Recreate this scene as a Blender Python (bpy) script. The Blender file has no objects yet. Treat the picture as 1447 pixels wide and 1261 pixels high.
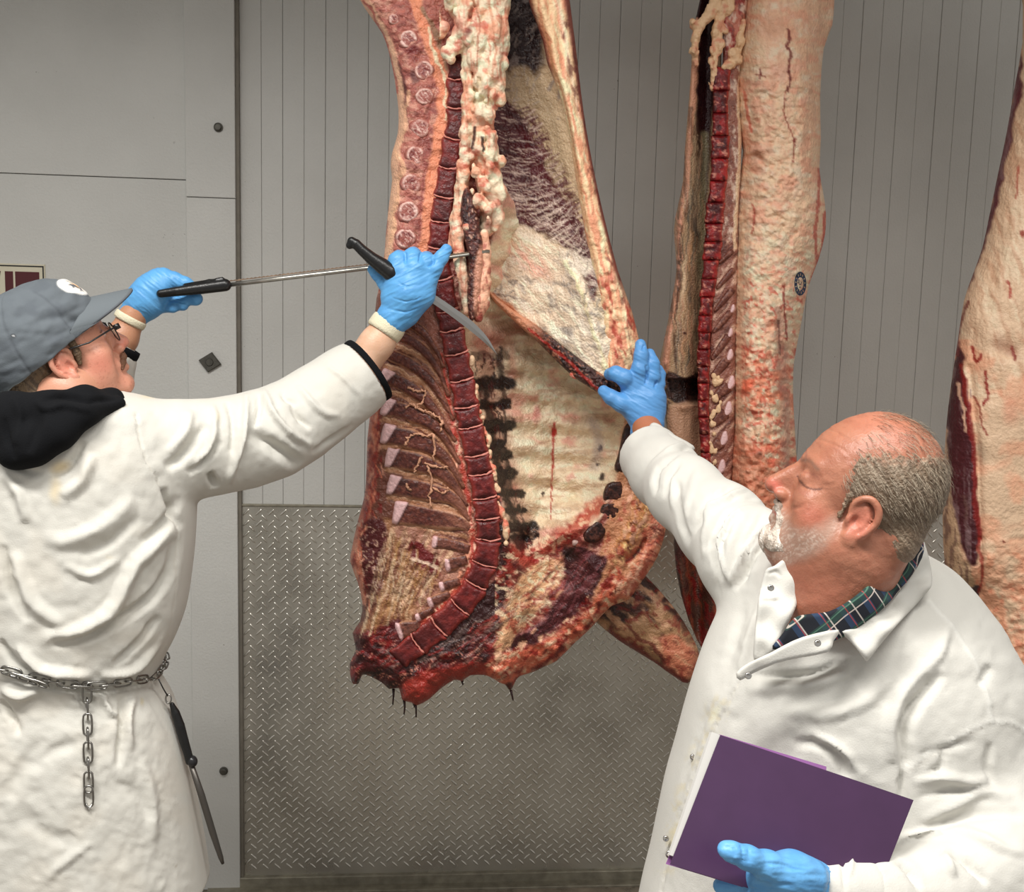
import bpy, math
import numpy as np
from mathutils import Matrix, Vector

# ------------------------------------------------------------------ camera, world, light, exposure
SC = bpy.context.scene
COL = SC.collection
W, H, FPX = 1447.0, 1261.0, 1390.0
YAW, PITCH, ROLL, CZ = 0.0838, 0.1177, 0.0264, 1.72
WALL_Y = 2.904
_fw = np.array([math.sin(YAW)*math.cos(PITCH), math.cos(YAW)*math.cos(PITCH), -math.sin(PITCH)])
_r0 = np.array([math.cos(YAW), -math.sin(YAW), 0.0])
_u0 = np.cross(_r0, _fw)
CR = _r0*math.cos(ROLL) + _u0*math.sin(ROLL)
CU = _u0*math.cos(ROLL) - _r0*math.sin(ROLL)
CF = _fw
CO = np.array([0.0, 0.0, CZ])
cam_data = bpy.data.cameras.new('camera')
cam = bpy.data.objects.new('camera', cam_data)
COL.objects.link(cam)
cam.matrix_world = Matrix(((CR[0], CU[0], -CF[0], CO[0]), (CR[1], CU[1], -CF[1], CO[1]),
                           (CR[2], CU[2], -CF[2], CO[2]), (0, 0, 0, 1)))
cam_data.sensor_fit = 'HORIZONTAL'
cam_data.sensor_width = 36.0
cam_data.lens = FPX/W*36.0
cam_data.clip_start = 0.05
SC.camera = cam

world = bpy.data.worlds.new('world')
SC.world = world
world.use_nodes = True
world.node_tree.nodes['Background'].inputs[0].default_value = (1.0, 0.97, 0.93, 1)
world.node_tree.nodes['Background'].inputs[1].default_value = 0.50


def area_light(name, loc, target, sx, sy, power, colr):
    L = bpy.data.lights.new(name, 'AREA')
    L.shape = 'RECTANGLE'; L.size = sx; L.size_y = sy; L.energy = power; L.color = colr
    o = bpy.data.objects.new(name, L); COL.objects.link(o)
    o.location = loc
    o.rotation_euler = (Vector(target)-Vector(loc)).to_track_quat('-Z', 'Y').to_euler()
    return o


for (lx, ly, pw) in ((-0.75, 0.45, 60), (0.75, 0.30, 30)):
    lamp = area_light('ceiling_lamp', (lx, ly, 3.40), (lx, ly+0.10, 0.0), 1.3, 0.3, pw, (1.0, 0.975, 0.93))
    lamp.data.spread = math.radians(140)          # spread narrowed to leave the upper wall darker
SC.view_settings.view_transform = 'Standard'
SC.view_settings.look = 'None'
SC.view_settings.gamma = 1.0
SC.view_settings.use_curve_mapping = False
SC.view_settings.exposure = 0.0
try:
    SC.cycles.max_bounces = 6
except Exception:
    pass


# ------------------------------------------------------------------ geometry of the view
def A(px, py, Y):
    """world point on the vertical plane y=Y that is seen at pixel (px,py); arrays allowed"""
    px = np.asarray(px, float); py = np.asarray(py, float)
    d = CF + ((px-W/2)/FPX)[..., None]*CR + ((H/2-py)/FPX)[..., None]*CU
    t = (np.asarray(Y, float))/d[..., 1]
    return CO + d*t[..., None]


def PR(V):
    d = np.asarray(V, float)-CO
    z = d@CF
    return W/2+FPX*(d@CR)/z, H/2-FPX*(d@CU)/z


def MPX(Y):
    return Y/FPX          # metres per pixel near depth Y


# ------------------------------------------------------------------ colour, noise
def lin(c):
    c = np.asarray(c, float)/255.0
    return np.where(c <= 0.04045, c/12.92, ((c+0.055)/1.055)**2.4)


def _hash(ix, iy, iz, seed):
    with np.errstate(over='ignore'):
        h = (ix.astype(np.uint32)*np.uint32(374761393) + iy.astype(np.uint32)*np.uint32(668265263)
             + iz.astype(np.uint32)*np.uint32(2246822519) + np.uint32((seed*3266489917) & 0xffffffff))
        h = (h ^ (h >> np.uint32(13)))*np.uint32(1274126177)
        h = (h ^ (h >> np.uint32(15)))*np.uint32(2246822519)
        h = h ^ (h >> np.uint32(16))
    return h.astype(np.float64)/4294967296.0


def vn2(x, y, seed=0):
    x = np.asarray(x, float); y = np.asarray(y, float)
    fx, fy = np.floor(x), np.floor(y)
    ix, iy = fx.astype(np.int64), fy.astype(np.int64)
    tx, ty = x-fx, y-fy
    tx = tx*tx*(3-2*tx); ty = ty*ty*(3-2*ty)
    z = np.zeros_like(ix)
    a = _hash(ix, iy, z, seed); b = _hash(ix+1, iy, z, seed)
    c = _hash(ix, iy+1, z, seed); d = _hash(ix+1, iy+1, z, seed)
    return (a*(1-tx)+b*tx)*(1-ty)+(c*(1-tx)+d*tx)*ty


def fb2(x, y, seed=0, o=4):
    s = 0; a = 0.5; t = 0
    for i in range(o):
        s = s+a*vn2(x*2**i+17.3*i, y*2**i-9.1*i, seed+i*7); t += a; a *= 0.5
    return s/t


def rid2(x, y, seed=0, o=3):
    """ridged noise, 1 on thin crests"""
    s = 0; a = 0.5; t = 0
    for i in range(o):
        s = s+a*(1-np.abs(2*vn2(x*2**i+5.7*i, y*2**i+3.3*i, seed+i*11)-1)); t += a; a *= 0.5
    return s/t


def vn3(p, seed=0):
    f = np.floor(p); i = f.astype(np.int64); t = p-f; t = t*t*(3-2*t)
    r = 0
    for dx in (0, 1):
        for dy in (0, 1):
            for dz in (0, 1):
                w = (t[..., 0] if dx else 1-t[..., 0])*(t[..., 1] if dy else 1-t[..., 1])*(t[..., 2] if dz else 1-t[..., 2])
                r = r+w*_hash(i[..., 0]+dx, i[..., 1]+dy, i[..., 2]+dz, seed)
    return r


def fb3(p, seed=0, o=3):
    s = 0; a = 0.5; t = 0
    for i in range(o):
        s = s+a*vn3(p*2**i+11.1*i, seed+i*5); t += a; a *= 0.5
    return s/t


def sstep(a, b, x):
    t = np.clip((x-a)/(b-a), 0, 1)
    return t*t*(3-2*t)


def spl(pts, n=6, closed=False):
    """Catmull-Rom through points"""
    P = np.asarray(pts, float)
    if closed:
        Q = np.vstack([P[-1], P, P[0], P[1]])
    else:
        Q = np.vstack([2*P[0]-P[1], P, 2*P[-1]-P[-2]])
    out = []
    for i in range(1, len(Q)-2):
        p0, p1, p2, p3 = Q[i-1], Q[i], Q[i+1], Q[i+2]
        for k in range(n):
            t = k/n
            out.append(0.5*((2*p1)+(-p0+p2)*t+(2*p0-5*p1+4*p2-p3)*t*t+(-p0+3*p1-3*p2+p3)*t**3))
    if not closed:
        out.append(P[-1])
    return np.array(out)


def segdist(x, y, pts, closed=False):
    """distance to polyline, nearest point and running parameter (0..1)"""
    P = np.asarray(pts, float)[:, :2]
    n = len(P) if closed else len(P)-1
    if closed:
        L = np.r_[P, P[:1]]
    else:
        L = P
    seg = np.hypot(*(L[1:]-L[:-1]).T); cum = np.r_[0, np.cumsum(seg)]; tot = max(cum[-1], 1e-9)
    best = np.full(np.shape(x), 1e18); bx = np.zeros(np.shape(x)); by = np.zeros(np.shape(x)); bt = np.zeros(np.shape(x))
    for i in range(n):
        ax, ay = L[i]; dx, dy = L[i+1]-L[i]
        l2 = dx*dx+dy*dy+1e-12
        t = np.clip(((x-ax)*dx+(y-ay)*dy)/l2, 0, 1)
        qx = ax+t*dx; qy = ay+t*dy
        d = (x-qx)**2+(y-qy)**2
        m = d < best
        best = np.where(m, d, best); bx = np.where(m, qx, bx); by = np.where(m, qy, by)
        bt = np.where(m, (cum[i]+t*seg[i])/tot, bt)
    return np.sqrt(best), bx, by, bt


def inpoly(x, y, pts):
    P = np.asarray(pts, float)[:, :2]
    c = np.zeros(np.shape(x), bool)
    j = len(P)-1
    for i in range(len(P)):
        xi, yi = P[i]; xj, yj = P[j]
        if yi != yj:
            c ^= ((yi > y) != (yj > y)) & (x < (xj-xi)*(y-yi)/(yj-yi)+xi)
        j = i
    return c


class Paint:
    """albedo and relief laid on a surface through a pair of surface coordinates"""
    def __init__(s, x, y, base, warp=0.0, seed=1, wscale=14.0):
        s.x0, s.y0 = x, y
        s.n = len(x)
        s.c = np.tile(lin(base), (s.n, 1)); s.h = np.zeros(s.n)
        s.seed = seed
        s.setwarp(warp, wscale)

    def setwarp(s, warp, wscale=14.0):
        if warp:
            s.x = s.x0+warp*2*(fb2(s.x0/wscale, s.y0/wscale, s.seed+100, 3)-0.5)
            s.y = s.y0+warp*2*(fb2(s.x0/wscale, s.y0/wscale, s.seed+200, 3)-0.5)
        else:
            s.x, s.y = s.x0, s.y0

    def put(s, m, c=None, h=0.0):
        if c is not None:
            s.c = s.c*(1-m[:, None])+lin(c)*m[:, None]
        if h:
            s.h = s.h+m*h
        return m

    def stroke(s, pts, w, c=None, a=1.0, soft=0.5, w2=None, h=0.0, curve=True, mask=None):
        P = spl(pts, 5) if curve and len(pts) > 2 else np.asarray(pts, float)
        wm = max(w, w2 or w)
        lo = P.min(0)-wm-1; hi = P.max(0)+wm+1
        k = np.where((s.x > lo[0]) & (s.x < hi[0]) & (s.y > lo[1]) & (s.y < hi[1]))[0]
        m = np.zeros(s.n)
        if len(k):
            d, _, _, t = segdist(s.x[k], s.y[k], P)
            ww = w+((w2 if w2 is not None else w)-w)*t
            m[k] = a*(1-sstep(1-soft, 1.0, d/np.maximum(ww, 1e-6)))
        if mask is not None:
            m = m*mask
        if c is None and h and len(k):
            m[k] *= np.clip(np.sin(np.pi*np.clip(t, 0.0, 1.0)), 0, 1)**0.6
        return s.put(m, c, h)

    def blob(s, cx, cy, rx, ry, c=None, a=1.0, soft=0.5, ang=0.0, h=0.0, mask=None):
        ca, sa = math.cos(ang), math.sin(ang)
        dx, dy = s.x-cx, s.y-cy
        r = np.hypot((dx*ca+dy*sa)/rx, (-dx*sa+dy*ca)/ry)
        m = a*(1-sstep(1-soft, 1.0, r))
        if mask is not None:
            m = m*mask
        return s.put(m, c, h)

    def poly(s, pts, c=None, a=1.0, soft=4.0, h=0.0, mask=None, smooth=True):
        P = spl(pts, 4, True) if smooth else np.asarray(pts, float)
        lo = P.min(0)-soft-1; hi = P.max(0)+soft+1
        k = np.where((s.x > lo[0]) & (s.x < hi[0]) & (s.y > lo[1]) & (s.y < hi[1]))[0]
        m = np.zeros(s.n)
        if len(k):
            d = segdist(s.x[k], s.y[k], P, True)[0]
            sd = np.where(inpoly(s.x[k], s.y[k], P), -d, d)
            m[k] = a*(1-sstep(-soft*0.5, soft*0.5, sd))
        if mask is not None:
            m = m*mask
        return s.put(m, c, h)

    def noise(s, c=None, sx=10., sy=None, lo=0.5, hi=0.65, a=1.0, ang=0.0, kind='f', seed=0, mask=None, h=0.0, o=3):
        sy = sy or sx
        ca, sa = math.cos(ang), math.sin(ang)
        u = (s.x*ca+s.y*sa)/sx; v = (-s.x*sa+s.y*ca)/sy
        f = (fb2 if kind == 'f' else rid2)(u, v, s.seed*13+seed, o)
        if kind == 'f':
            lo -= 0.03; hi += 0.05
        m = a*sstep(lo, hi, f)
        if mask is not None:
            m = m*mask
        return s.put(m, c, h)


# ------------------------------------------------------------------ meshes, objects
FLESH = ('body_meat', 'vertebra', 'spinal_disc', 'chine_fat', 'back_bone', 'rib_bone', 'nerve_strings', 'kidney_fat', 'hanging_tender', 'breastbone', 'cartilage', 'flank', 'skirt', 'flank_edge', 'shank',
         'fat_back', 'loin_strip', 'rib_cartilage', 'fat_knobs')


def mesh_from(name, V, F, col=None, smooth=True):
    me = bpy.data.meshes.new(name)
    V = np.asarray(V, np.float32)
    if isinstance(F, np.ndarray):
        nf, k = F.shape
        tot = np.full(nf, k, np.int32); flat = F.astype(np.int32).ravel()
    else:
        tot = np.array([len(f) for f in F], np.int32); nf = len(F)
        flat = np.array([i for f in F for i in f], np.int32)
    me.vertices.add(len(V)); me.vertices.foreach_set('co', V.ravel())
    me.loops.add(len(flat)); me.loops.foreach_set('vertex_index', flat)
    me.polygons.add(nf)
    st = np.r_[0, np.cumsum(tot)[:-1]].astype(np.int32)
    me.polygons.foreach_set('loop_start', st)
    me.polygons.foreach_set('loop_total', tot)
    me.polygons.foreach_set('use_smooth', np.full(nf, smooth, bool))
    me.update(calc_edges=True)
    me.validate()
    if col is not None:
        if name in FLESH:
            col = np.clip(1.20*np.asarray(col)**1.20, 0, 0.86)      # raw meat: deeper reds, cleaner fat
        a = me.color_attributes.new('Col', 'FLOAT_COLOR', 'POINT')
        c = np.ones((len(V), 4), np.float32); c[:, :3] = col
        a.data.foreach_set('color', c.ravel())
    return me


def mk(name, V, F, m, parent=None, col=None, smooth=True, kind=None):
    V = np.asarray(V, float)
    o = None
    if parent is not None:
        org = np.array(parent['_w'])
    else:
        org = V.mean(0); org = np.array([org[0], org[1], V[:, 2].min()])
    me = mesh_from(name, V-org, F, col, smooth)
    o = bpy.data.objects.new(name, me); COL.objects.link(o)
    if m is not None:
        me.materials.append(m)
    if parent is not None:
        o.parent = parent
        o['_w'] = [float(v) for v in org]
    else:
        o.location = org
        o['_w'] = [float(v) for v in org]
    if kind:
        o['kind'] = kind
    return o


def thing(name, label, cat, loc, group=None):
    o = bpy.data.objects.new(name, None); COL.objects.link(o)
    o.location = [float(v) for v in loc]
    o.empty_display_size = 0.05
    o['_w'] = [float(v) for v in loc]
    o['label'] = label; o['category'] = cat
    if group:
        o['group'] = group
    return o


def structure(o):
    o['kind'] = 'structure'
    return o


def mat(name, color=None, rough=0.6, metal=0.0, vc=False, bump=0.0, bscale=200.0, sss=0.0, spec=0.5,
        vary=0.0, vscale=20.0, coat=0.0, rvary=0.0, aniso=None, sheen=0.0):
    m = bpy.data.materials.new(name); m.use_nodes = True
    nt = m.node_tree; b = nt.nodes['Principled BSDF']
    b.inputs['Roughness'].default_value = rough
    b.inputs['Metallic'].default_value = metal
    b.inputs['Specular IOR Level'].default_value = spec
    if coat:
        b.inputs['Coat Weight'].default_value = coat; b.inputs['Coat Roughness'].default_value = 0.12
    if sheen:
        b.inputs['Sheen Weight'].default_value = sheen
    if sss:
        b.inputs['Subsurface Weight'].default_value = sss
        b.inputs['Subsurface Radius'].default_value = (1.0, 0.35, 0.2)
        b.inputs['Subsurface Scale'].default_value = 0.008
    tc = nt.nodes.new('ShaderNodeTexCoord')
    mp = nt.nodes.new('ShaderNodeMapping')
    nt.links.new(tc.outputs['Object'], mp.inputs[0])
    if aniso:
        mp.inputs['Scale'].default_value = aniso
    src = None
    if vc:
        at = nt.nodes.new('ShaderNodeVertexColor'); at.layer_name = 'Col'
        src = at.outputs[0]
    else:
        rgb = nt.nodes.new('ShaderNodeRGB'); rgb.outputs[0].default_value = (*lin(color), 1)
        src = rgb.outputs[0]
    if vary or rvary:
        n = nt.nodes.new('ShaderNodeTexNoise'); n.inputs['Scale'].default_value = vscale; n.inputs['Detail'].default_value = 5
        nt.links.new(mp.outputs[0], n.inputs['Vector'])
        if vary:
            mr = nt.nodes.new('ShaderNodeMapRange')
            mr.inputs['From Min'].default_value = 0.3; mr.inputs['From Max'].default_value = 0.7
            mr.inputs['To Min'].default_value = 1-vary; mr.inputs['To Max'].default_value = 1+vary
            nt.links.new(n.outputs['Fac'], mr.inputs['Value'])
            mu = nt.nodes.new('ShaderNodeVectorMath'); mu.operation = 'SCALE'
            nt.links.new(src, mu.inputs[0]); nt.links.new(mr.outputs[0], mu.inputs['Scale'])
            src = mu.outputs[0]
        if rvary:
            mr = nt.nodes.new('ShaderNodeMapRange')
            mr.inputs['From Min'].default_value = 0.35; mr.inputs['From Max'].default_value = 0.65
            mr.inputs['To Min'].default_value = max(0.02, rough-rvary); mr.inputs['To Max'].default_value = min(1, rough+rvary)
            nt.links.new(n.outputs['Fac'], mr.inputs['Value'])
            nt.links.new(mr.outputs[0], b.inputs['Roughness'])
    nt.links.new(src, b.inputs['Base Color'])
    if bump:
        n2 = nt.nodes.new('ShaderNodeTexNoise'); n2.inputs['Scale'].default_value = bscale; n2.inputs['Detail'].default_value = 4
        nt.links.new(mp.outputs[0], n2.inputs['Vector'])
        bp = nt.nodes.new('ShaderNodeBump'); bp.inputs['Strength'].default_value = bump; bp.inputs['Distance'].default_value = 0.01
        nt.links.new(n2.outputs['Fac'], bp.inputs['Height'])
        nt.links.new(bp.outputs[0], b.inputs['Normal'])
    return m


def box(x0, x1, y0, y1, z0, z1, bev=0.0):
    """box, optionally with a chamfered front (low y) edge"""
    if not bev:
        V = [(x, y, z) for x in (x0, x1) for y in (y0, y1) for z in (z0, z1)]
        F = [(0, 1, 3, 2), (4, 6, 7, 5), (0, 4, 5, 1), (2, 3, 7, 6), (0, 2, 6, 4), (1, 5, 7, 3)]
        return np.array(V, float), F
    b = bev
    V = [(x0+b, y0, z0+b), (x1-b, y0, z0+b), (x1-b, y0, z1-b), (x0+b, y0, z1-b),
         (x0, y0+b, z0), (x1, y0+b, z0), (x1, y0+b, z1), (x0, y0+b, z1),
         (x0, y1, z0), (x1, y1, z0), (x1, y1, z1), (x0, y1, z1)]
    F = [(0, 1, 2, 3), (8, 11, 10, 9)]
    for k in range(4):
        j = (k+1) % 4
        F.append((k, 4+k, 4+j, j)); F.append((4+k, 8+k, 8+j, 4+j))
    return np.array(V, float), F


def join(parts):
    Vs, Fs, o = [], [], 0
    for V, F in parts:
        Vs.append(np.asarray(V, float)); Fs += [tuple(int(i)+o for i in f) for f in F]; o += len(V)
    return np.vstack(Vs), Fs


def tube(pts, r, n=8, closed=False, cap=True):
    P = np.asarray(pts, float); N = len(P)
    r = np.broadcast_to(np.asarray(r, float), (N,))
    T = np.zeros_like(P)
    if closed:
        T = np.roll(P, -1, 0)-np.roll(P, 1, 0)
    else:
        T[1:-1] = P[2:]-P[:-2]; T[0] = P[1]-P[0]; T[-1] = P[-1]-P[-2]
    T /= np.linalg.norm(T, axis=1, keepdims=True)+1e-12
    u = np.cross(T[0], [0.3, 0.2, 1.0])
    if np.linalg.norm(u) < 1e-3:
        u = np.cross(T[0], [1, 0, 0])
    V = []
    for i in range(N):
        u = u-T[i]*(u@T[i]); u /= np.linalg.norm(u)+1e-12
        w = np.cross(T[i], u)
        for k in range(n):
            a = 2*math.pi*k/n
            V.append(P[i]+r[i]*(math.cos(a)*u+math.sin(a)*w))
    F = []
    for i in range(N if closed else N-1):
        j = (i+1) % N
        for k in range(n):
            l = (k+1) % n
            F.append((i*n+k, i*n+l, j*n+l, j*n+k))
    if cap and not closed:
        F.append(tuple(range(n-1, -1, -1))); F.append(tuple((N-1)*n+k for k in range(n)))
    return np.array(V), F


def relief(poly, s, fn, smooth=3):
    """closed relief body over an outline: fn(px,py,d) -> (Yfront, Yback, colour or None); d = px from the rim"""
    P = spl(poly, smooth, True) if smooth else np.asarray(poly, float)
    lo = P.min(0)-s; hi = P.max(0)+s
    xs = np.arange(lo[0], hi[0]+s, s); ys = np.arange(lo[1], hi[1]+s, s)
    gx, gy = np.meshgrid(xs, ys)
    ins = inpoly(gx, gy, P)
    c = ins[:-1, :-1].astype(int)+ins[1:, :-1]+ins[:-1, 1:]+ins[1:, 1:]
    cell = c > 0
    used = np.zeros_like(ins)
    used[:-1, :-1] |= cell; used[1:, :-1] |= cell; used[:-1, 1:] |= cell; used[1:, 1:] |= cell
    idx = -np.ones(ins.shape, int)
    idx[used] = np.arange(used.sum())
    x = gx[used]; y = gy[used]; inn = ins[used]
    d, bx, by, _ = segdist(x, y, P, True)
    x = np.where(inn, x, bx); y = np.where(inn, y, by); d = np.where(inn, d, 0.0)
    yf, yb, col = fn(x, y, d)
    yf = np.broadcast_to(yf, x.shape); yb = np.broadcast_to(yb, x.shape)
    yfr = np.where(inn, yf, 0.5*(yf+yb))
    VF = A(x, y, yfr)
    bk = np.where(inn)[0]
    VB = A(x[bk], y[bk], yb[bk])
    bmap = np.arange(len(x)); bmap[bk] = len(x)+np.arange(len(bk))
    iy, ix = np.where(cell)
    q = np.stack([idx[iy, ix], idx[iy+1, ix], idx[iy+1, ix+1], idx[iy, ix+1]], 1)
    F = np.vstack([q, bmap[q][:, ::-1]])
    V = np.vstack([VF, VB])
    if col is not None:
        col = np.vstack([col, col[bk]])
    return V, F, col


# ------------------------------------------------------------------ signed distance modelling
def smin(a, b, k):
    if k <= 0:
        return np.minimum(a, b)
    h = np.clip(0.5+0.5*(b-a)/k, 0, 1)
    return b*(1-h)+a*h-k*h*(1-h)


class SDF:
    def __init__(s, lo, hi, h):
        s.lo = np.asarray(lo, float); s.h = h
        s.n = np.ceil((np.asarray(hi, float)-s.lo)/h).astype(int)+1
        s.ax = [s.lo[i]+h*np.arange(s.n[i]) for i in range(3)]
        s.F = np.full(tuple(s.n), 1.0, np.float32)

    def _sub(s, lo, hi):
        sl = []
        for i in range(3):
            a = int(np.clip(math.floor((lo[i]-s.lo[i])/s.h), 0, s.n[i]))
            b = int(np.clip(math.ceil((hi[i]-s.lo[i])/s.h)+1, 0, s.n[i]))
            if b <= a:
                return None
            sl.append(slice(a, b))
        g = np.meshgrid(s.ax[0][sl[0]], s.ax[1][sl[1]], s.ax[2][sl[2]], indexing='ij')
        return tuple(sl), np.stack(g, -1)

    def _put(s, sl, d, k, op):
        f = s.F[sl]
        if op == 'u':
            s.F[sl] = smin(f, d, k)
        elif op == 's':
            s.F[sl] = -smin(-f, d, k)
        else:
            s.F[sl] = -smin(-f, -d, k)

    def ell(s, c, r, R=None, k=0.0, op='u'):
        c = np.asarray(c, float); r = np.broadcast_to(np.asarray(r, float), (3,))
        m = r.max()+k+3*s.h
        q = s._sub(c-m, c+m)
        if q is None:
            return
        sl, P = q; p = P-c
        if R is not None:
            p = p@np.asarray(R)          # columns of R = local axes
        k0 = np.linalg.norm(p/r, axis=-1); k1 = np.linalg.norm(p/(r*r), axis=-1)
        s._put(sl, k0*(k0-1)/np.maximum(k1, 1e-9), k, op)

    def rc(s, a, b, ra, rb, k=0.0, op='u'):
        """tapered capsule"""
        a = np.asarray(a, float); b = np.asarray(b, float)
        m = max(ra, rb)+k+3*s.h
        q = s._sub(np.minimum(a, b)-m, np.maximum(a, b)+m)
        if q is None:
            return
        sl, P = q; d = b-a; l2 = d@d+1e-12
        t = np.clip(((P-a)@d)/l2, 0, 1)
        s._put(sl, np.linalg.norm(P-a-t[..., None]*d, axis=-1)-(ra+(rb-ra)*t), k, op)

    def chain(s, pts, rs, k=0.0, op='u'):
        for i in range(len(pts)-1):
            s.rc(pts[i], pts[i+1], rs[i], rs[i+1], k, op)

    def rowloft(s, rows, k=0.0, op='u', pw=2.0, cap=0.0):
        """rows (z, cx, cy, rx, ry) from top to bottom"""
        Rw = np.asarray(sorted(rows), float)
        z = Rw[:, 0]
        m = k+3*s.h
        lo = [(Rw[:, 1]-Rw[:, 3]).min()-m, (Rw[:, 2]-Rw[:, 4]).min()-m, z[0]-m]
        hi = [(Rw[:, 1]+Rw[:, 3]).max()+m, (Rw[:, 2]+Rw[:, 4]).max()+m, z[-1]+m]
        q = s._sub(lo, hi)
        if q is None:
            return
        sl, P = q
        zz = np.clip(s.ax[2][sl[2]], z[0], z[-1])
        S = spl(Rw, 8)
        f = [np.interp(zz, S[:, 0], S[:, i])[None, None, :] for i in (1, 2, 3, 4)]
        u = np.abs(P[..., 0]-f[0])/f[2]; v = np.abs(P[..., 1]-f[1])/f[3]
        d = ((u**pw+v**pw)**(1/pw)-1)*np.minimum(f[2], f[3])
        e = np.maximum(P[..., 2]-z[-1], z[0]-P[..., 2])
        if cap:
            dd = np.maximum(d+cap, 0); ee = np.maximum(e+cap, 0)
            d = np.minimum(np.maximum(d, e), -cap*0.0)+0 if False else np.where((dd > 0) & (ee > 0), np.hypot(dd, ee)-cap, np.maximum(d, e))
        else:
            d = np.maximum(d, e)
        s._put(sl, d, k, op)

    def plane(s, p, n, k=0.0):
        """keep the side opposite to the normal n"""
        p = np.asarray(p, float); n = np.asarray(n, float); n = n/np.linalg.norm(n)
        g = np.meshgrid(*s.ax, indexing='ij')
        d = (g[0]-p[0])*n[0]+(g[1]-p[1])*n[1]+(g[2]-p[2])*n[2]
        s.F = -smin(-s.F, -d, k)

    def mesh(s):
        F = s.F
        S = F < 0
        nx, ny, nz = F.shape
        cnt = np.zeros((nx-1, ny-1, nz-1), np.int8)
        for i in (0, 1):
            for j in (0, 1):
                for k in (0, 1):
                    cnt += S[i:nx-1+i, j:ny-1+j, k:nz-1+k]
        act = (cnt > 0) & (cnt < 8)
        I = np.argwhere(act)
        idx = -np.ones(act.shape, np.int64); idx[act] = np.arange(len(I))
        corners = [(i, j, k) for i in (0, 1) for j in (0, 1) for k in (0, 1)]
        acc = np.zeros((len(I), 3)); n = np.zeros(len(I))
        for a in range(8):
            for b in range(a+1, 8):
                ca, cb = np.array(corners[a]), np.array(corners[b])
                if np.abs(ca-cb).sum() != 1:
                    continue
                fa = F[I[:, 0]+ca[0], I[:, 1]+ca[1], I[:, 2]+ca[2]].astype(float)
                fb = F[I[:, 0]+cb[0], I[:, 1]+cb[1], I[:, 2]+cb[2]].astype(float)
                m = (fa < 0) != (fb < 0)
                t = np.where(m, fa/np.where(m, fa-fb, 1), 0)
                acc += np.where(m[:, None], ca+t[:, None]*(cb-ca), 0); n += m
        V = s.lo+s.h*(I+acc/n[:, None])
        Q = []
        for ax in range(3):
            sa = [slice(None)]*3; sb = [slice(None)]*3
            sa[ax] = slice(0, -1); sb[ax] = slice(1, None)
            e = S[tuple(sa)] != S[tuple(sb)]
            E = np.argwhere(e)
            o1, o2 = [(1, 2), (2, 0), (0, 1)][ax]
            ok = (E[:, o1] > 0) & (E[:, o2] > 0) & (E[:, o1] < s.n[o1]-1) & (E[:, o2] < s.n[o2]-1)
            E = E[ok]
            if not len(E):
                continue
            def cell(d1, d2):
                C = E.copy(); C[:, o1] -= d1; C[:, o2] -= d2
                return idx[C[:, 0], C[:, 1], C[:, 2]]
            q = np.stack([cell(1, 1), cell(0, 1), cell(0, 0), cell(1, 0)], 1)
            fl = ~S[E[:, 0], E[:, 1], E[:, 2]]
            q[fl] = q[fl][:, ::-1]
            Q.append(q)
        return V, np.vstack(Q)


def normals(V, F):
    n = np.zeros_like(V)
    a, b, c, d = V[F[:, 0]], V[F[:, 1]], V[F[:, 2]], V[F[:, 3]]
    fn = np.cross(c-a, d-b)
    for k in range(4):
        for ax in range(3):
            n[:, ax] += np.bincount(F[:, k], fn[:, ax], len(V))
    return n/(np.linalg.norm(n, axis=1, keepdims=True)+1e-12)


def smooth_mesh(V, F, it=2, lam=0.5):
    E = np.vstack([F[:, [0, 1]], F[:, [1, 2]], F[:, [2, 3]], F[:, [3, 0]]])
    deg = np.bincount(E[:, 0], minlength=len(V))+np.bincount(E[:, 1], minlength=len(V))
    for _ in range(it):
        s = np.zeros_like(V)
        for ax in range(3):
            s[:, ax] = np.bincount(E[:, 0], V[E[:, 1], ax], len(V))+np.bincount(E[:, 1], V[E[:, 0], ax], len(V))
        V = V+lam*(s/np.maximum(deg, 1)[:, None]-V)
    return V
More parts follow.
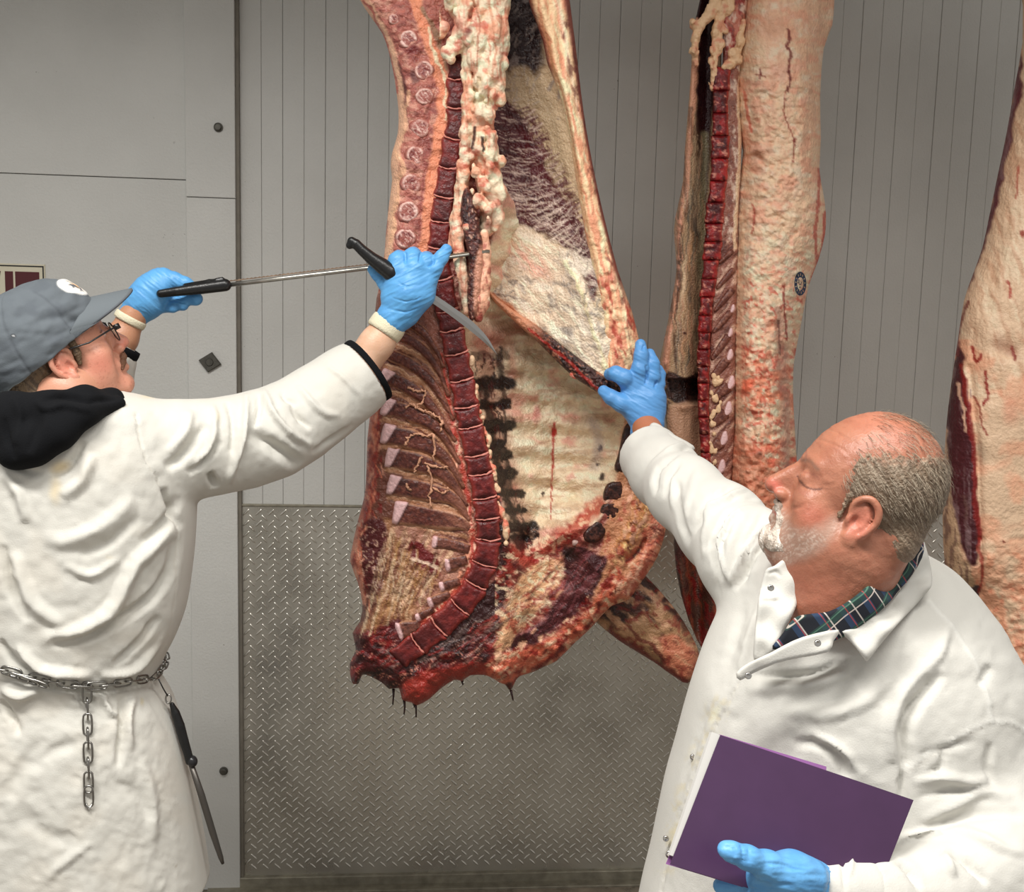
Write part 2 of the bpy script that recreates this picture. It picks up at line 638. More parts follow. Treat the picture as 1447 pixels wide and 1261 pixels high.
# ------------------------------------------------------------------ the room
def wall_mat():
    m = bpy.data.materials.new('painted_cooler_panel'); m.use_nodes = True
    nt = m.node_tree; b = nt.nodes['Principled BSDF']; b.inputs['Roughness'].default_value = 0.55
    tc = nt.nodes.new('ShaderNodeTexCoord')
    n = nt.nodes.new('ShaderNodeTexNoise'); n.inputs['Scale'].default_value = 3; n.inputs['Detail'].default_value = 6
    nt.links.new(tc.outputs['Object'], n.inputs['Vector'])
    r = nt.nodes.new('ShaderNodeValToRGB')
    r.color_ramp.elements[0].position = 0.35; r.color_ramp.elements[0].color = (*lin((200, 200, 196)), 1)
    r.color_ramp.elements[1].position = 0.65; r.color_ramp.elements[1].color = (*lin((209, 209, 205)), 1)
    nt.links.new(n.outputs['Fac'], r.inputs[0])
    # small dark scuffs and specks
    v = nt.nodes.new('ShaderNodeTexNoise'); v.inputs['Scale'].default_value = 90; v.inputs['Detail'].default_value = 2
    v2 = nt.nodes.new('ShaderNodeTexNoise'); v2.inputs['Scale'].default_value = 4.5; v2.inputs['Detail'].default_value = 3
    nt.links.new(tc.outputs['Object'], v.inputs['Vector']); nt.links.new(tc.outputs['Object'], v2.inputs['Vector'])
    a = nt.nodes.new('ShaderNodeMapRange'); a.inputs['From Min'].default_value = 0.72; a.inputs['From Max'].default_value = 0.76
    c = nt.nodes.new('ShaderNodeMapRange'); c.inputs['From Min'].default_value = 0.55; c.inputs['From Max'].default_value = 0.68
    nt.links.new(v.outputs['Fac'], a.inputs['Value']); nt.links.new(v2.outputs['Fac'], c.inputs['Value'])
    mu = nt.nodes.new('ShaderNodeMath'); mu.operation = 'MULTIPLY'
    nt.links.new(a.outputs[0], mu.inputs[0]); nt.links.new(c.outputs[0], mu.inputs[1])
    mx = nt.nodes.new('ShaderNodeMix'); mx.data_type = 'RGBA'
    nt.links.new(mu.outputs[0], mx.inputs[0]); nt.links.new(r.outputs[0], mx.inputs[6])
    mx.inputs[7].default_value = (*lin((95, 88, 80)), 1)
    nt.links.new(mx.outputs[2], b.inputs['Base Color'])
    n2 = nt.nodes.new('ShaderNodeTexNoise'); n2.inputs['Scale'].default_value = 160; n2.inputs['Detail'].default_value = 3
    nt.links.new(tc.outputs['Object'], n2.inputs['Vector'])
    bp = nt.nodes.new('ShaderNodeBump'); bp.inputs['Strength'].default_value = 0.22; bp.inputs['Distance'].default_value = 0.006
    nt.links.new(n2.outputs['Fac'], bp.inputs['Height']); nt.links.new(bp.outputs[0], b.inputs['Normal'])
    return m


M_WALL = wall_mat()
M_GAP = mat('joint_backing', (118, 114, 106), 0.9)  # mid-grey backing that shows in the joints between panels and boards
M_STEEL = mat('tread_plate_steel', (206, 203, 194), 0.30, 0.80, vary=0.06, vscale=7, rvary=0.08, bump=0.05, bscale=300)
M_ANGLE = mat('worn_metal_angle', (150, 145, 130), 0.5, 0.4, vary=0.25, vscale=30, bump=0.2, bscale=80)
M_BOLT = mat('dull_bolt_metal', (92, 90, 84), 0.45, 0.7, vary=0.2, vscale=90)
M_FLOOR = mat('wet_dark_concrete', (128, 118, 104), 0.35, 0.0, vary=0.45, vscale=14, rvary=0.2, bump=0.4, bscale=40)
WT = 3.45
XL = -0.551


def wx(px, py=600):
    return float(A(px, py, WALL_Y)[0])


def wz(px, py):
    return float(A(px, py, WALL_Y)[2])


V, F = box(-3.2, 3.4, -1.5, 3.2, -0.10, 0.0)
floor = structure(mk('floor', V, F, M_FLOOR, smooth=False))
V, F = box(-3.2, 3.4, -1.5, 3.2, 3.45, 3.55)
ceiling = structure(mk('ceiling', V, F, mat('white_ceiling_panel', (200, 200, 196), 0.6), smooth=False))
# ribbed cooler wall: a backing with separate vertical panels
V, F = box(XL-0.02, 3.4, WALL_Y+0.012, WALL_Y+0.10, 0.0, WT)
wall_back = structure(mk('wall_back', V, F, M_GAP, smooth=False))
pitch = 0.0595
x = XL+0.004
i = 0
pv = None
while x < 3.3:
    g = 0.0010 if i % 2 else 0.0006
    V, F = box(x, x+pitch-g, WALL_Y+(0.0008 if i % 4 == 1 else 0.0), WALL_Y+0.012, 0.0, WT-0.02, 0.0012)
    mk('wall_panel', V, F, M_WALL, wall_back, smooth=False)
    x += pitch; i += 1
# flat wall at the left of the post, two boards with a level joint
xt0, xt1 = wx(266, 300), wx(335, 300)
V, F = box(-3.2, xt0+0.01, WALL_Y+0.002, WALL_Y+0.10, 0.0, WT)
wall_left = structure(mk('wall_left', V, F, M_GAP, smooth=False))
zs = wz(130, 250)
for z0, z1 in ((0.0, zs-0.0012), (zs+0.0012, WT)):
    V, F = box(-3.2, xt0-0.0008, WALL_Y-0.010, WALL_Y+0.002, z0, z1, 0.001)
    mk('wall_board', V, F, M_WALL, wall_left, smooth=False)
# vertical post board, two lengths
V, F = box(xt0, xt1, WALL_Y-0.004, WALL_Y+0.09, 0.0, WT)
trim_1 = structure(mk('trim_1', V, F, M_GAP, smooth=False))
zt = wz(300, 281)
for z0, z1 in ((0.0, zt-0.001), (zt+0.001, WT)):
    V, F = box(xt0, xt1, WALL_Y-0.024, WALL_Y-0.004, z0, z1, 0.0015)
    mk('post_board', V, F, M_WALL, trim_1, smooth=False)
V, F = box(xt1+0.0005, xt1+0.010, WALL_Y-0.016, WALL_Y+0.01, 0.0, WT)
mk('edge_strip', V, F, mat('grey_brown_sealant', (118, 112, 102), 0.7, vary=0.15, vscale=20), trim_1, smooth=False)


def bolt(px, py, r):
    c = A(px, py, WALL_Y-0.026)
    parts = []
    for rr, y0, y1 in ((r*1.35, 0.002, -0.002), (r, -0.002, -0.009)):
        n = 18
        a = np.arange(n)*2*math.pi/n
        V = []
        for s_, yy in ((1.0, y0), (1.0, y1+0.001), (0.8, y1)):
            V += [(c[0]+rr*s_*math.cos(t), c[1]+yy, c[2]+rr*s_*math.sin(t)) for t in a]
        F = [(k, (k+1) % n, n+(k+1) % n, n+k) for k in range(n)]+[(n+k, n+(k+1) % n, 2*n+(k+1) % n, 2*n+k) for k in range(n)]
        F.append(tuple(2*n+k for k in range(n)))
        parts.append((np.array(V), F))
    V, F = join(parts)
    return mk('bolt', V, F, M_BOLT, trim_1, smooth=False)


bolt(308.5, 180, 0.0095)
bolt(316, 1090, 0.0095)
# square plate turned on its corner
c = A(297, 512, WALL_Y-0.026)
hw = 0.0265
a = np.radians([2, 92, 182, 272])+np.radians(-12)
V = []
for s_, yy in ((1.0, 0.003), (1.0, -0.006), (0.9, -0.009)):
    V += [(c[0]+1.2*hw*s_*math.cos(t), c[1]+yy, c[2]+1.1*hw*s_*math.sin(t)) for t in a]
F = [(k, (k+1) % 4, 4+(k+1) % 4, 4+k) for k in range(4)]+[(4+k, 4+(k+1) % 4, 8+(k+1) % 4, 8+k) for k in range(4)]+[(8, 9, 10, 11)]
sq = mk('square_washer', np.array(V), F, M_BOLT, trim_1, smooth=False)
n = 16
a = np.arange(n)*2*math.pi/n
V = [(c[0]+0.012*s_*math.cos(t), c[1]+yy, c[2]+0.012*s_*math.sin(t)) for s_, yy in ((1, -0.008), (0.8, -0.012)) for t in a]
mk('bolt_head', np.array(V), [(k, (k+1) % n, n+(k+1) % n, n+k) for k in range(n)]+[tuple(n+k for k in range(n))], M_BOLT, sq, smooth=False)

# tread plate over the lower wall
PH = 1.185
PY = WALL_Y-0.006
plate = thing('tread_plate', 'grey steel tread plate with raised diamond pattern covering the lower part of the wall', 'metal plate',
              (1.2, PY, 0.03))
V, F = box(XL+0.004, 3.3, PY, WALL_Y-0.001, 0.03, PH, 0.001)
mk('sheet', V, F, M_STEEL, plate, smooth=False)


def tread():
    V, F = [], []
    L, w, hgt = 0.0140, 0.0036, 0.0026
    dx, dz = 0.0358, 0.0330
    prof = []
    nx = int((3.25-XL)/dx); nz = int((PH-0.05)/dz)
    base = []
    # one lug: lens shaped dome
    n = 10
    a = np.arange(n)*2*math.pi/n
    r1 = np.stack([L*np.cos(a), 0*a, w*np.sin(a)], 1)
    r2 = np.stack([L*0.72*np.cos(a), 0*a-hgt*0.8, w*0.6*np.sin(a)], 1)
    top = np.array([[0, -hgt, 0.0]])
    lug = np.vstack([r1, r2, top])
    LF = [(k, (k+1) % n, n+(k+1) % n, n+k) for k in range(n)]+[(n+k, n+(k+1) % n, 2*n) for k in range(n)]
    for rot_, ox, oz in ((math.radians(45), 0, 0), (math.radians(-45), 0.5, 0.5)):
        ca, sa = math.cos(rot_), math.sin(rot_)
        R = np.stack([lug[:, 0]*ca-lug[:, 2]*sa, lug[:, 1], lug[:, 0]*sa+lug[:, 2]*ca], 1)
        for i in range(nx):
            for j in range(nz):
                p = np.array([XL+0.016+(i+ox)*dx, PY+0.0003, PH-0.018-(j+oz)*dz])
                if p[2] < 0.06:
                    continue
                o = len(V)*len(lug)
                V.append(R+p)
                F += [tuple(k+o for k in f) for f in LF]
    return np.vstack(V), F


V, F = tread()
mk('raised_tread', V, F, M_STEEL, plate, smooth=True, kind='stuff')
V, F = box(XL+0.002, 3.3, WALL_Y-0.009, WALL_Y, PH, PH+0.007, 0.0015)
trim_2 = structure(mk('trim_2', V, F, M_ANGLE, smooth=False))
# angle at the foot of the wall
parts = [box(XL-0.1, 3.3, WALL_Y-0.022, WALL_Y, 0.004, 0.034, 0.002), box(XL-0.1, 3.3, WALL_Y-0.055, WALL_Y-0.02, -0.001, 0.006, 0.001)]
V, F = join(parts)
baseboard = structure(mk('baseboard_back', V, F, M_ANGLE, smooth=False))

# red and cream sign at the left edge
sgn = thing('wall_sign', 'cream wall sign with thick dark red lettering and black border above the grey cap', 'sign', A(10, 420, WALL_Y-0.012))
p1 = A(63, 374, WALL_Y-0.014)
p0 = A(-120, 470, WALL_Y-0.014)
ys = WALL_Y-0.010
M_CREAM = mat('sign_cream', (214, 208, 186), 0.4, vary=0.05, vscale=8)
M_SBLACK = mat('sign_black', (22, 20, 18), 0.4)
M_SRED = mat('sign_dark_red', (82, 22, 28), 0.4)
V, F = box(p0[0], p1[0], ys-0.004, ys+0.001, p0[2], p1[2], 0.001)
mk('panel', V, F, M_CREAM, sgn, smooth=False)


def zpx(py):
    return float(A(30, py, ys-0.005)[2])


def xpx(px, py=395):
    return float(A(px, py, ys-0.005)[0])


parts = [box(p0[0]+0.006, xpx(60.5), ys-0.0048, ys-0.003, zpx(377.0), zpx(375.2)),
         box(xpx(60.2), xpx(62.0), ys-0.0048, ys-0.003, p0[2]+0.006, zpx(375.2))]
V, F = join(parts)
mk('border', V, F, M_SBLACK, sgn, smooth=False)
parts = [box(xpx(21.5), xpx(55.5), ys-0.0048, ys-0.003, zpx(408), zpx(384)),
         box(xpx(7), xpx(18.5), ys-0.0048, ys-0.003, zpx(440), zpx(384)),
         (np.array([(xpx(-14), ys-0.0048, zpx(384)), (xpx(1.3), ys-0.0048, zpx(384)), (xpx(-6), ys-0.0048, zpx(420)), (xpx(-14), ys-0.0048, zpx(420))]), [(0, 3, 2, 1)])]
V, F = join(parts)
mk('lettering', V, F, M_SRED, sgn, smooth=False)
# ------------------------------------------------------------------ the hanging beef: shared materials
M_MEAT = mat('raw_beef_surface', vc=True, rough=0.36, bump=0.5, bscale=210, spec=0.55, rvary=0.16, vscale=45)
M_FAT = mat('beef_fat_surface', vc=True, rough=0.48, bump=0.45, bscale=120, spec=0.45, rvary=0.12, vscale=40)
M_BONE = mat('sawn_bone_surface', vc=True, rough=0.36, bump=0.3, bscale=260, spec=0.5, rvary=0.1, vscale=60)
M_WET = mat('wet_blood_surface', vc=True, rough=0.2, bump=0.3, bscale=200, spec=0.6)
rng = np.random.default_rng(7)


def bulge(d, R):
    t = 1-np.clip(d/R, 0, 1)
    return np.sqrt(np.clip(1-t*t, 0, 1))


def slab(name, poly, Y, th, paintfn, m, parent, s=2.0, R=10.0, bul=0.01, smooth=3, label=None, back=None):
    """a rounded slice lying at depth Y (number or function), th metres thick"""
    def fn(x, y, d):
        P = paintfn(x, y)
        y0 = Y(x, y) if callable(Y) else Y
        b = bulge(d, R)
        yf = y0-bul*b-P.h*np.clip(d/3, 0, 1)
        yb = y0+th*bulge(d, R*1.5)
        return yf, yb, P.c
    V, F, C = relief(poly, s, fn, smooth)
    o = mk(name, V, F, m, parent, C)
    if label:
        o['label'] = label
    return o


# ================================================================== first carcass
YC = 2.0
beef = thing('beef_side', 'opened beef side with sawn red backbone and pale rib cavity hanging between the two men', 'beef carcass', A(720, 960, 2.1), 'hanging beef sides')

LEFT = [(498, -70), (505, -20), (509, 0), (524, 24), (540, 47), (549, 72), (556, 103), (559, 122), (563, 155), (562, 189), (554, 216), (552, 236), (554, 255),
        (549, 294), (545, 333), (544, 350), (538, 398), (532, 422), (528, 470), (526, 530), (523, 584), (519, 622), (518, 658), (516, 693), (511, 718),
        (506, 735), (502, 752), (497, 776), (495, 794), (505, 822), (512, 852), (509, 878), (498, 895), (503, 918), (494, 939), (497, 964), (502, 967), (507, 966),
        (512, 954), (523, 956), (541, 966), (550, 974), (564, 973), (568, 989), (581, 993), (590, 997), (607, 988), (622, 974), (642, 961), (653, 963),
        (664, 955), (688, 955), (706, 965), (714, 968), (721, 977), (727, 966), (734, 956), (754, 950), (770, 942), (787, 934), (812, 909), (832, 891), (847, 874), (865, 856),
        (888, 848), (901, 830), (916, 809), (929, 787), (939, 757), (941, 736), (938, 705), (938, 640), (938, 590), (932, 555), (915, 515), (880, 450), (830, 360), (770, 300), (722, 280),
        (700, 220), (690, 170), (704, 120), (710, 70), (714, 0), (715, -70)]
CAV = [(652, 440), (676, 400), (700, 330), (722, 262), (780, 285), (820, 340), (868, 460), (897, 545), (888, 620), (876, 665), (860, 702), (842, 738), (800, 752), (770, 772), (742, 782), (724, 770),
       (716, 735), (704, 690), (690, 640), (676, 590), (664, 540), (655, 490)]


def cavdepth(x, y):
    P = spl(CAV, 4, True)
    d = segdist(x, y, P, True)[0]
    d = np.where(inpoly(x, y, P), d, 0)
    dep = 0.15*(1-np.exp(-d/38.0))
    rip = 0.0080*np.sin(2*np.pi*(y-0.10*(x-700))/39.0+1.0)*sstep(4, 30, d)
    return dep-rip


SPINE = spl([(648, 60), (646, 94), (646, 130), (644, 175), (637, 216), (631, 258), (625, 297), (622, 330), (620, 372), (628, 418), (637, 460), (645, 500), (654, 545), (662, 590),
             (671, 630), (679, 670), (686, 710), (690, 745), (688, 780), (677, 815), (658, 848), (630, 878), (600, 902), (570, 925), (548, 948)], 6)


SP_OUT = spl([(930, 700), (926, 750), (908, 792), (884, 826), (858, 850), (832, 872), (806, 895), (776, 922), (744, 942), (714, 956), (690, 946)], 8)


def paint_body(x, y):
    P = Paint(x, y, (150, 84, 74), warp=5, seed=3, wscale=16)
    n1 = fb2(x/6, y/6, 5, 3)
    # ---- upper loin: lean strip with the sawn back bones
    P.poly([(500, -70), (640, -70), (640, 60), (628, 130), (616, 230), (604, 300), (600, 420), (560, 440), (540, 400), (553, 230), (560, 120), (540, 40)], (176, 112, 100), soft=8)
    P.noise((205, 158, 140), 9, 5, 0.5, 0.62, 0.7, seed=1)
    P.noise((128, 62, 58), 12, 8, 0.55, 0.68, 0.7, seed=2)
    P.stroke([(562, 90), (572, 130), (573, 160), (566, 200)], 6, (92, 44, 46), 0.8, 0.7)
    P.blob(585, 72, 12, 9, (120, 38, 42), 0.8)
    P.blob(586, 108, 8, 14, (80, 42, 46), 0.7)
    # left rim fat
    P.stroke([(503, -60), (516, 6), (534, 34), (549, 60), (556, 92), (562, 122), (566, 155), (566, 189), (560, 216), (558, 250), (554, 294), (550, 340), (545, 400)], 9, (226, 184, 156), 0.95, 0.5)
    P.stroke([(513, 0), (540, 45), (556, 100), (560, 130)], 2.5, (176, 76, 70), 0.8, 0.7)
    P.stroke([(578, 130), (573, 165), (569, 200)], 3.5, (224, 180, 150), 0.8)
    P.stroke([(560, 215), (570, 232), (564, 262), (558, 300), (552, 340)], 4, (226, 182, 150), 0.8)
    # pale ligament and the canal strip
    P.stroke([(575, -60), (590, 15), (610, 66), (622, 100), (627, 140), (622, 190), (612, 240), (606, 290), (601, 345), (603, 420)], 11, (222, 150, 118), 0.95, 0.5)
    P.stroke([(606, 40), (618, 90), (630, 120), (630, 170)], 2.5, (240, 216, 186), 0.9)
    P.stroke([(598, 10), (622, 62), (630, 98)], 4, (150, 128, 100), 0.7)
    P.stroke([(608, 160), (602, 210), (596, 270), (590, 345)], 2.0, (150, 74, 66), 0.6)
    # ---- region below the hand: slanting rib muscles, brown and stringy
    lo = sstep(440, 470, y)
    P.poly([(520, 430), (600, 420), (632, 470), (652, 560), (664, 640), (672, 720), (668, 790), (640, 850), (600, 890), (520, 930), (500, 880), (508, 760), (520, 640)], (126, 80, 66), soft=6)
    P.noise((176, 132, 106), 26, 5, 0.5, 0.6, 0.75, ang=0.5, seed=4, mask=lo*sstep(560, 540, y)*(x < 640))
    P.noise((96, 50, 44), 30, 6, 0.52, 0.62, 0.8, ang=0.5, seed=5, mask=lo*sstep(620, 560, y)*(x < 640))
    for k_, pts in enumerate(([(552, 486), (590, 504), (618, 534), (640, 580)], [(545, 516), (580, 533), (612, 560), (642, 608)], [(541, 552), (580, 566), (615, 590), (647, 640)], [(540, 592), (588, 604), (622, 626), (652, 674)],
                 [(542, 630), (592, 640), (630, 660), (657, 702)], [(546, 665), (598, 675), (638, 691), (661, 727)], [(552, 704), (606, 713), (646, 722), (664, 744)], [(560, 742), (610, 750), (650, 756), (666, 764)])):
        P.stroke(pts, 7.5, (178, 134, 104), 0.9, 0.7, w2=3)
        P.stroke([(p[0]+2, p[1]-3) for p in pts], 1.8, (218, 184, 154), 0.75, 0.9, w2=1)
        P.stroke([(p[0], p[1]+4) for p in pts], 1.6, (92, 46, 40), 0.7, 0.9)
    # rim of the lower back: red meat and pink fat
    P.stroke([(528, 560), (524, 620), (520, 680), (514, 725), (504, 760), (499, 792), (510, 822)], 13, (206, 122, 98), 0.95, 0.5)
    P.stroke([(534, 600), (528, 650), (524, 700), (516, 740)], 5, (150, 44, 40), 0.75, 0.8)
    P.noise((140, 36, 34), 9, 7, 0.52, 0.62, 0.8, seed=7, mask=(x < 540)*sstep(570, 600, y)*(y < 770))
    # yellow ligament fan
    P.poly([(540, 738), (560, 742), (586, 790), (596, 840), (580, 872), (545, 884), (505, 915), (512, 890), (535, 850), (542, 800)], (168, 124, 92), soft=9)
    P.poly([(552, 742), (600, 748), (640, 770), (650, 820), (620, 852), (590, 860), (584, 800)], (170, 124, 106), soft=10)
    P.noise((222, 190, 158), 4, 40, 0.53, 0.66, 0.7, ang=0.40, seed=8, mask=sstep(730, 760, y)*(x > 525)*(x < 640)*(y < 900))
    P.noise((110, 54, 42), 4, 40, 0.55, 0.66, 0.7, ang=0.40, seed=9, mask=sstep(740, 770, y)*(x > 535)*(x < 620)*(y < 900))
    P.poly([(575, 765), (600, 772), (618, 790), (622, 815), (606, 812), (586, 796)], (118, 34, 36), soft=4)
    P.stroke([(584, 792), (604, 794), (622, 806)], 3, (222, 196, 176), 0.9)
    # dark shoulder muscle with a net of fat
    P.poly([(515, 740), (542, 736), (544, 772), (541, 815), (532, 838), (514, 832), (510, 790)], (96, 30, 32), soft=5)
    P.noise((214, 178, 158), 9, 7, 0.78, 0.86, 0.8, kind='r', seed=10, mask=(x < 548)*(y > 735)*(y < 850)*1.0)
    P.stroke([(503, 755), (500, 790), (506, 820), (511, 850)], 8, (222, 150, 124), 0.9)
    # bottom: deep red cut neck
    P.poly([(498, 905), (540, 884), (562, 872), (572, 896), (600, 905), (660, 900), (720, 880), (716, 980), (480, 1000)], (92, 24, 28), soft=8)
    P.noise((150, 40, 38), 16, 9, 0.5, 0.62, 0.8, ang=-0.5, seed=11, mask=sstep(870, 900, y)*(x < 700))
    P.noise((44, 14, 16), 14, 8, 0.55, 0.66, 0.8, ang=-0.5, seed=12, mask=sstep(880, 910, y)*(x < 740))
    P.noise((212, 148, 130), 16, 4, 0.80, 0.88, 0.8, ang=-0.6, kind='r', seed=13, mask=sstep(890, 920, y)*(x < 760))
    P.poly([(570, 965), (620, 945), (700, 938), (716, 975), (570, 1000)], (170, 66, 54), 0.8, soft=8)
    P.poly([(700, 740), (722, 760), (724, 800), (706, 860), (660, 900), (600, 940), (596, 925), (650, 880), (688, 830), (706, 790)], (64, 26, 28), soft=6)
    P.noise((150, 132, 124), 30, 4, 0.66, 0.78, 0.7, ang=-0.75, seed=14, mask=(x > 600)*sstep(845, 860, y)*(x < 760)*1.0)
    # canal strip along the lower spine
    P.stroke([(604, 430), (614, 480), (625, 530), (635, 580), (646, 640), (657, 690), (663, 735), (668, 765), (665, 795), (654, 825), (632, 856), (600, 884), (575, 912)], 9, (150, 98, 82), 0.9, 0.6)
    P.noise((236, 168, 140), 5, 9, 0.56, 0.66, 0.9, seed=15, mask=(np.abs(segdist(x, y, [(646, 640), (663, 735), (668, 765), (654, 825), (600, 884)])[0]) < 9)*1.0)
    P.stroke([(622, 500), (634, 560), (646, 625), (658, 690), (666, 745), (668, 785), (654, 822), (622, 858), (588, 888)], 5.5, (182, 70, 56), 0.85, 0.8)
    P.noise((244, 196, 172), 5, 6, 0.57, 0.68, 0.9, seed=45, mask=sstep(8, 3, segdist(x, y, [(640, 600), (652, 665), (664, 735), (668, 785), (654, 822), (622, 858), (588, 888)])[0]))
    # ---- cavity wall
    cav = P.poly(CAV, (226, 206, 178), soft=6)
    cavm = cav
    P.noise((236, 220, 196), 22, 12, 0.45, 0.65, 0.8, seed=16, mask=cavm)
    P.noise((214, 158, 142), 26, 16, 0.55, 0.72, 0.8, seed=17, mask=cavm)
    P.noise((186, 156, 128), 40, 6, 0.55, 0.68, 0.6, ang=-0.08, seed=18, mask=cavm)
    P.blob(757, 585, 9, 20, (206, 128, 124), 0.7, 0.7)
    P.blob(700, 478, 40, 34, (176, 120, 104), 0.8, 0.9, mask=cavm)
    P.blob(745, 445, 40, 14, (206, 160, 142), 0.8, 0.9, mask=cavm)
    P.blob(724, 520, 8, 60, (200, 140, 120), 0.5, 0.9, mask=cavm)
    P.setwarp(7, 9)
    P.stroke([(676, 470), (690, 540), (704, 620), (722, 700), (742, 760)], 26, (176, 112, 96), 0.55, 0.9)
    for (cy, x0, x1, w_) in ((504, 672, 716, 8), (543, 676, 719, 13), (572, 682, 718, 9), (602, 686, 719, 11), (628, 690, 706, 11), (642, 696, 719, 9), (672, 694, 722, 12), (698, 702, 738, 8), (722, 708, 744, 6), (746, 716, 752, 10), (760, 726, 756, 7)):
        a_ = 0.55 if cy < 520 else 0.97
        P.stroke([(x0, cy+1), ((x0+x1)/2, cy), (x1, cy-1)], w_, (24, 8, 10), a_, 0.45)
        for q in range(7):
            xx = rng.uniform(x0+2, x1-2); ln = rng.uniform(8, 24)
            P.stroke([(xx, cy), (xx+1, cy+w_*0.6+ln)], rng.uniform(1.0, 2.2), (84, 16, 16) if q % 2 else (34, 8, 10), 0.8, 0.8, curve=False)
    P.stroke([(706, 494), (708, 540), (712, 600), (714, 660), (722, 705)], 5, (30, 8, 10), 0.8, 0.8)
    P.stroke([(682, 536), (692, 596), (703, 656), (720, 720), (738, 758)], 7, (34, 8, 10), 0.9, 0.7)
    P.setwarp(3, 6)
    P.stroke([(784, 598), (782, 620), (781, 660), (779, 700), (778, 735)], 3.4, (170, 52, 40), 0.9, 0.7, w2=1.2)
    P.blob(783, 612, 5, 9, (184, 40, 32), 0.9)
    for (cx, cy, rx, ry) in ((848, 634, 3, 8), (845, 655, 4.5, 3), (851, 674, 6, 7), (768, 698, 2.5, 4)):
        P.blob(cx, cy, rx, ry, (38, 18, 24), 0.95, 0.5)
    P.stroke([(838, 598), (846, 625), (840, 660)], 12, (160, 146, 144), 0.5, 0.9)
    # wet bloody line under the cavity
    P.setwarp(6, 9)
    P.stroke([(728, 778), (745, 792), (770, 776), (800, 756), (825, 735), (846, 712)], 15, (186, 84, 68), 0.85, 0.7)
    P.noise((150, 24, 24), 7, 5, 0.48, 0.6, 0.9, ang=-0.5, seed=20, mask=sstep(22, 4, segdist(x, y, [(728, 780), (760, 784), (820, 742)])[0]))
    P.noise((250, 206, 176), 6, 5, 0.6, 0.7, 0.8, seed=21, mask=sstep(20, 4, segdist(x, y, [(728, 780), (800, 756), (846, 712)])[0]))
    P.stroke([(728, 800), (738, 830), (722, 870), (716, 900)], 10, (96, 26, 26), 0.85, 0.7)
    P.blob(735, 770, 10, 10, (70, 10, 12), 0.9)
    # brisket side
    P.setwarp(5, 12)
    bris = inpoly(x, y, [(842, 738), (880, 660), (895, 560), (960, 540), (960, 780), (880, 880), (720, 1000), (700, 960), (735, 860)])*1.0
    P.poly([(868, 690), (880, 620), (892, 560), (960, 540), (960, 760), (925, 830), (860, 870), (838, 850), (850, 770)], (204, 150, 116), soft=8)
    P.poly([(893, 600), (905, 596), (908, 640), (896, 690), (888, 690), (886, 640)], (92, 46, 38), soft=5)
    P.stroke([(902, 610), (896, 660), (886, 700)], 2, (200, 150, 120), 0.8)
    P.stroke([(912, 690), (905, 720), (895, 745), (880, 775)], 17, (196, 140, 92), 0.9, 0.6)
    P.noise((112, 58, 38), 4, 6, 0.52, 0.6, 0.85, seed=22, mask=sstep(18, 6, segdist(x, y, [(912, 690), (900, 740), (878, 785)])[0]))
    P.noise((244, 206, 150), 4, 5, 0.62, 0.7, 0.8, seed=23, mask=sstep(20, 6, segdist(x, y, [(912, 690), (900, 740), (878, 785)])[0]))
    P.stroke([(936, 560), (937, 640), (934, 710), (928, 750), (912, 790), (886, 830), (862, 850)], 14, (214, 138, 112), 0.95, 0.6)
    P.noise((236, 186, 160), 5, 16, 0.52, 0.62, 0.7, ang=0.5, seed=24, mask=(x > 880)*(y > 690)*1.0)
    P.stroke([(912, 762), (900, 782), (886, 792)], 3.2, (64, 20, 20), 0.9, 0.7)
    P.noise((168, 66, 52), 8, 12, 0.57, 0.68, 0.7, ang=0.5, seed=25, mask=(x > 850)*(y > 700)*1.0)
    # cream fat and the dark purple muscle
    P.poly([(735, 820), (752, 800), (790, 790), (792, 815), (770, 850), (745, 880), (722, 910), (700, 920), (712, 870)], (224, 180, 142), soft=8)
    P.noise((170, 60, 46), 9, 6, 0.54, 0.64, 0.7, seed=26, mask=(x > 700)*(x < 800)*(y > 780)*(y < 900))
    P.noise((246, 222, 190), 10, 5, 0.58, 0.68, 0.7, ang=0.4, seed=27, mask=(x > 700)*(x < 800)*(y > 780)*(y < 900))
    P.poly([(794, 780), (818, 772), (842, 784), (858, 790), (840, 838), (812, 868), (770, 898), (735, 916), (722, 908), (760, 880), (788, 848), (800, 815)], (78, 30, 36), soft=5)
    P.noise((134, 76, 80), 40, 4, 0.52, 0.64, 0.75, ang=-0.85, seed=28, mask=inpoly(x, y, [(790, 770), (860, 785), (815, 880), (720, 920)])*1.0)
    P.blob(806, 783, 15, 14, (50, 26, 24), 0.9, 0.6)
    P.stroke([(726, 912), (745, 918), (760, 910)], 8, (66, 30, 34), 0.8)
    # frill at the foot
    P.poly([(690, 935), (730, 918), (780, 900), (830, 862), (872, 800), (880, 840), (840, 895), (780, 945), (720, 990), (690, 960)], (208, 116, 90), soft=8)
    P.noise((138, 30, 28), 8, 6, 0.50, 0.62, 0.85, ang=-0.7, seed=29, mask=inpoly(x, y, [(680, 935), (780, 895), (872, 800), (900, 850), (720, 1000)])*1.0)
    P.noise((246, 200, 168), 9, 6, 0.58, 0.68, 0.8, ang=-0.7, seed=30, mask=inpoly(x, y, [(680, 930), (790, 885), (872, 800), (900, 850), (720, 1000)])*1.0)
    P.stroke([(800, 905), (780, 930), (755, 946)], 5, (120, 18, 20), 0.8)
    P.blob(720, 972, 9, 10, (70, 16, 18), 0.9)
    # drawn strands: ligament fan, neck, brisket muscle, frill
    r_ = np.random.default_rng(5)
    P.setwarp(2, 9)
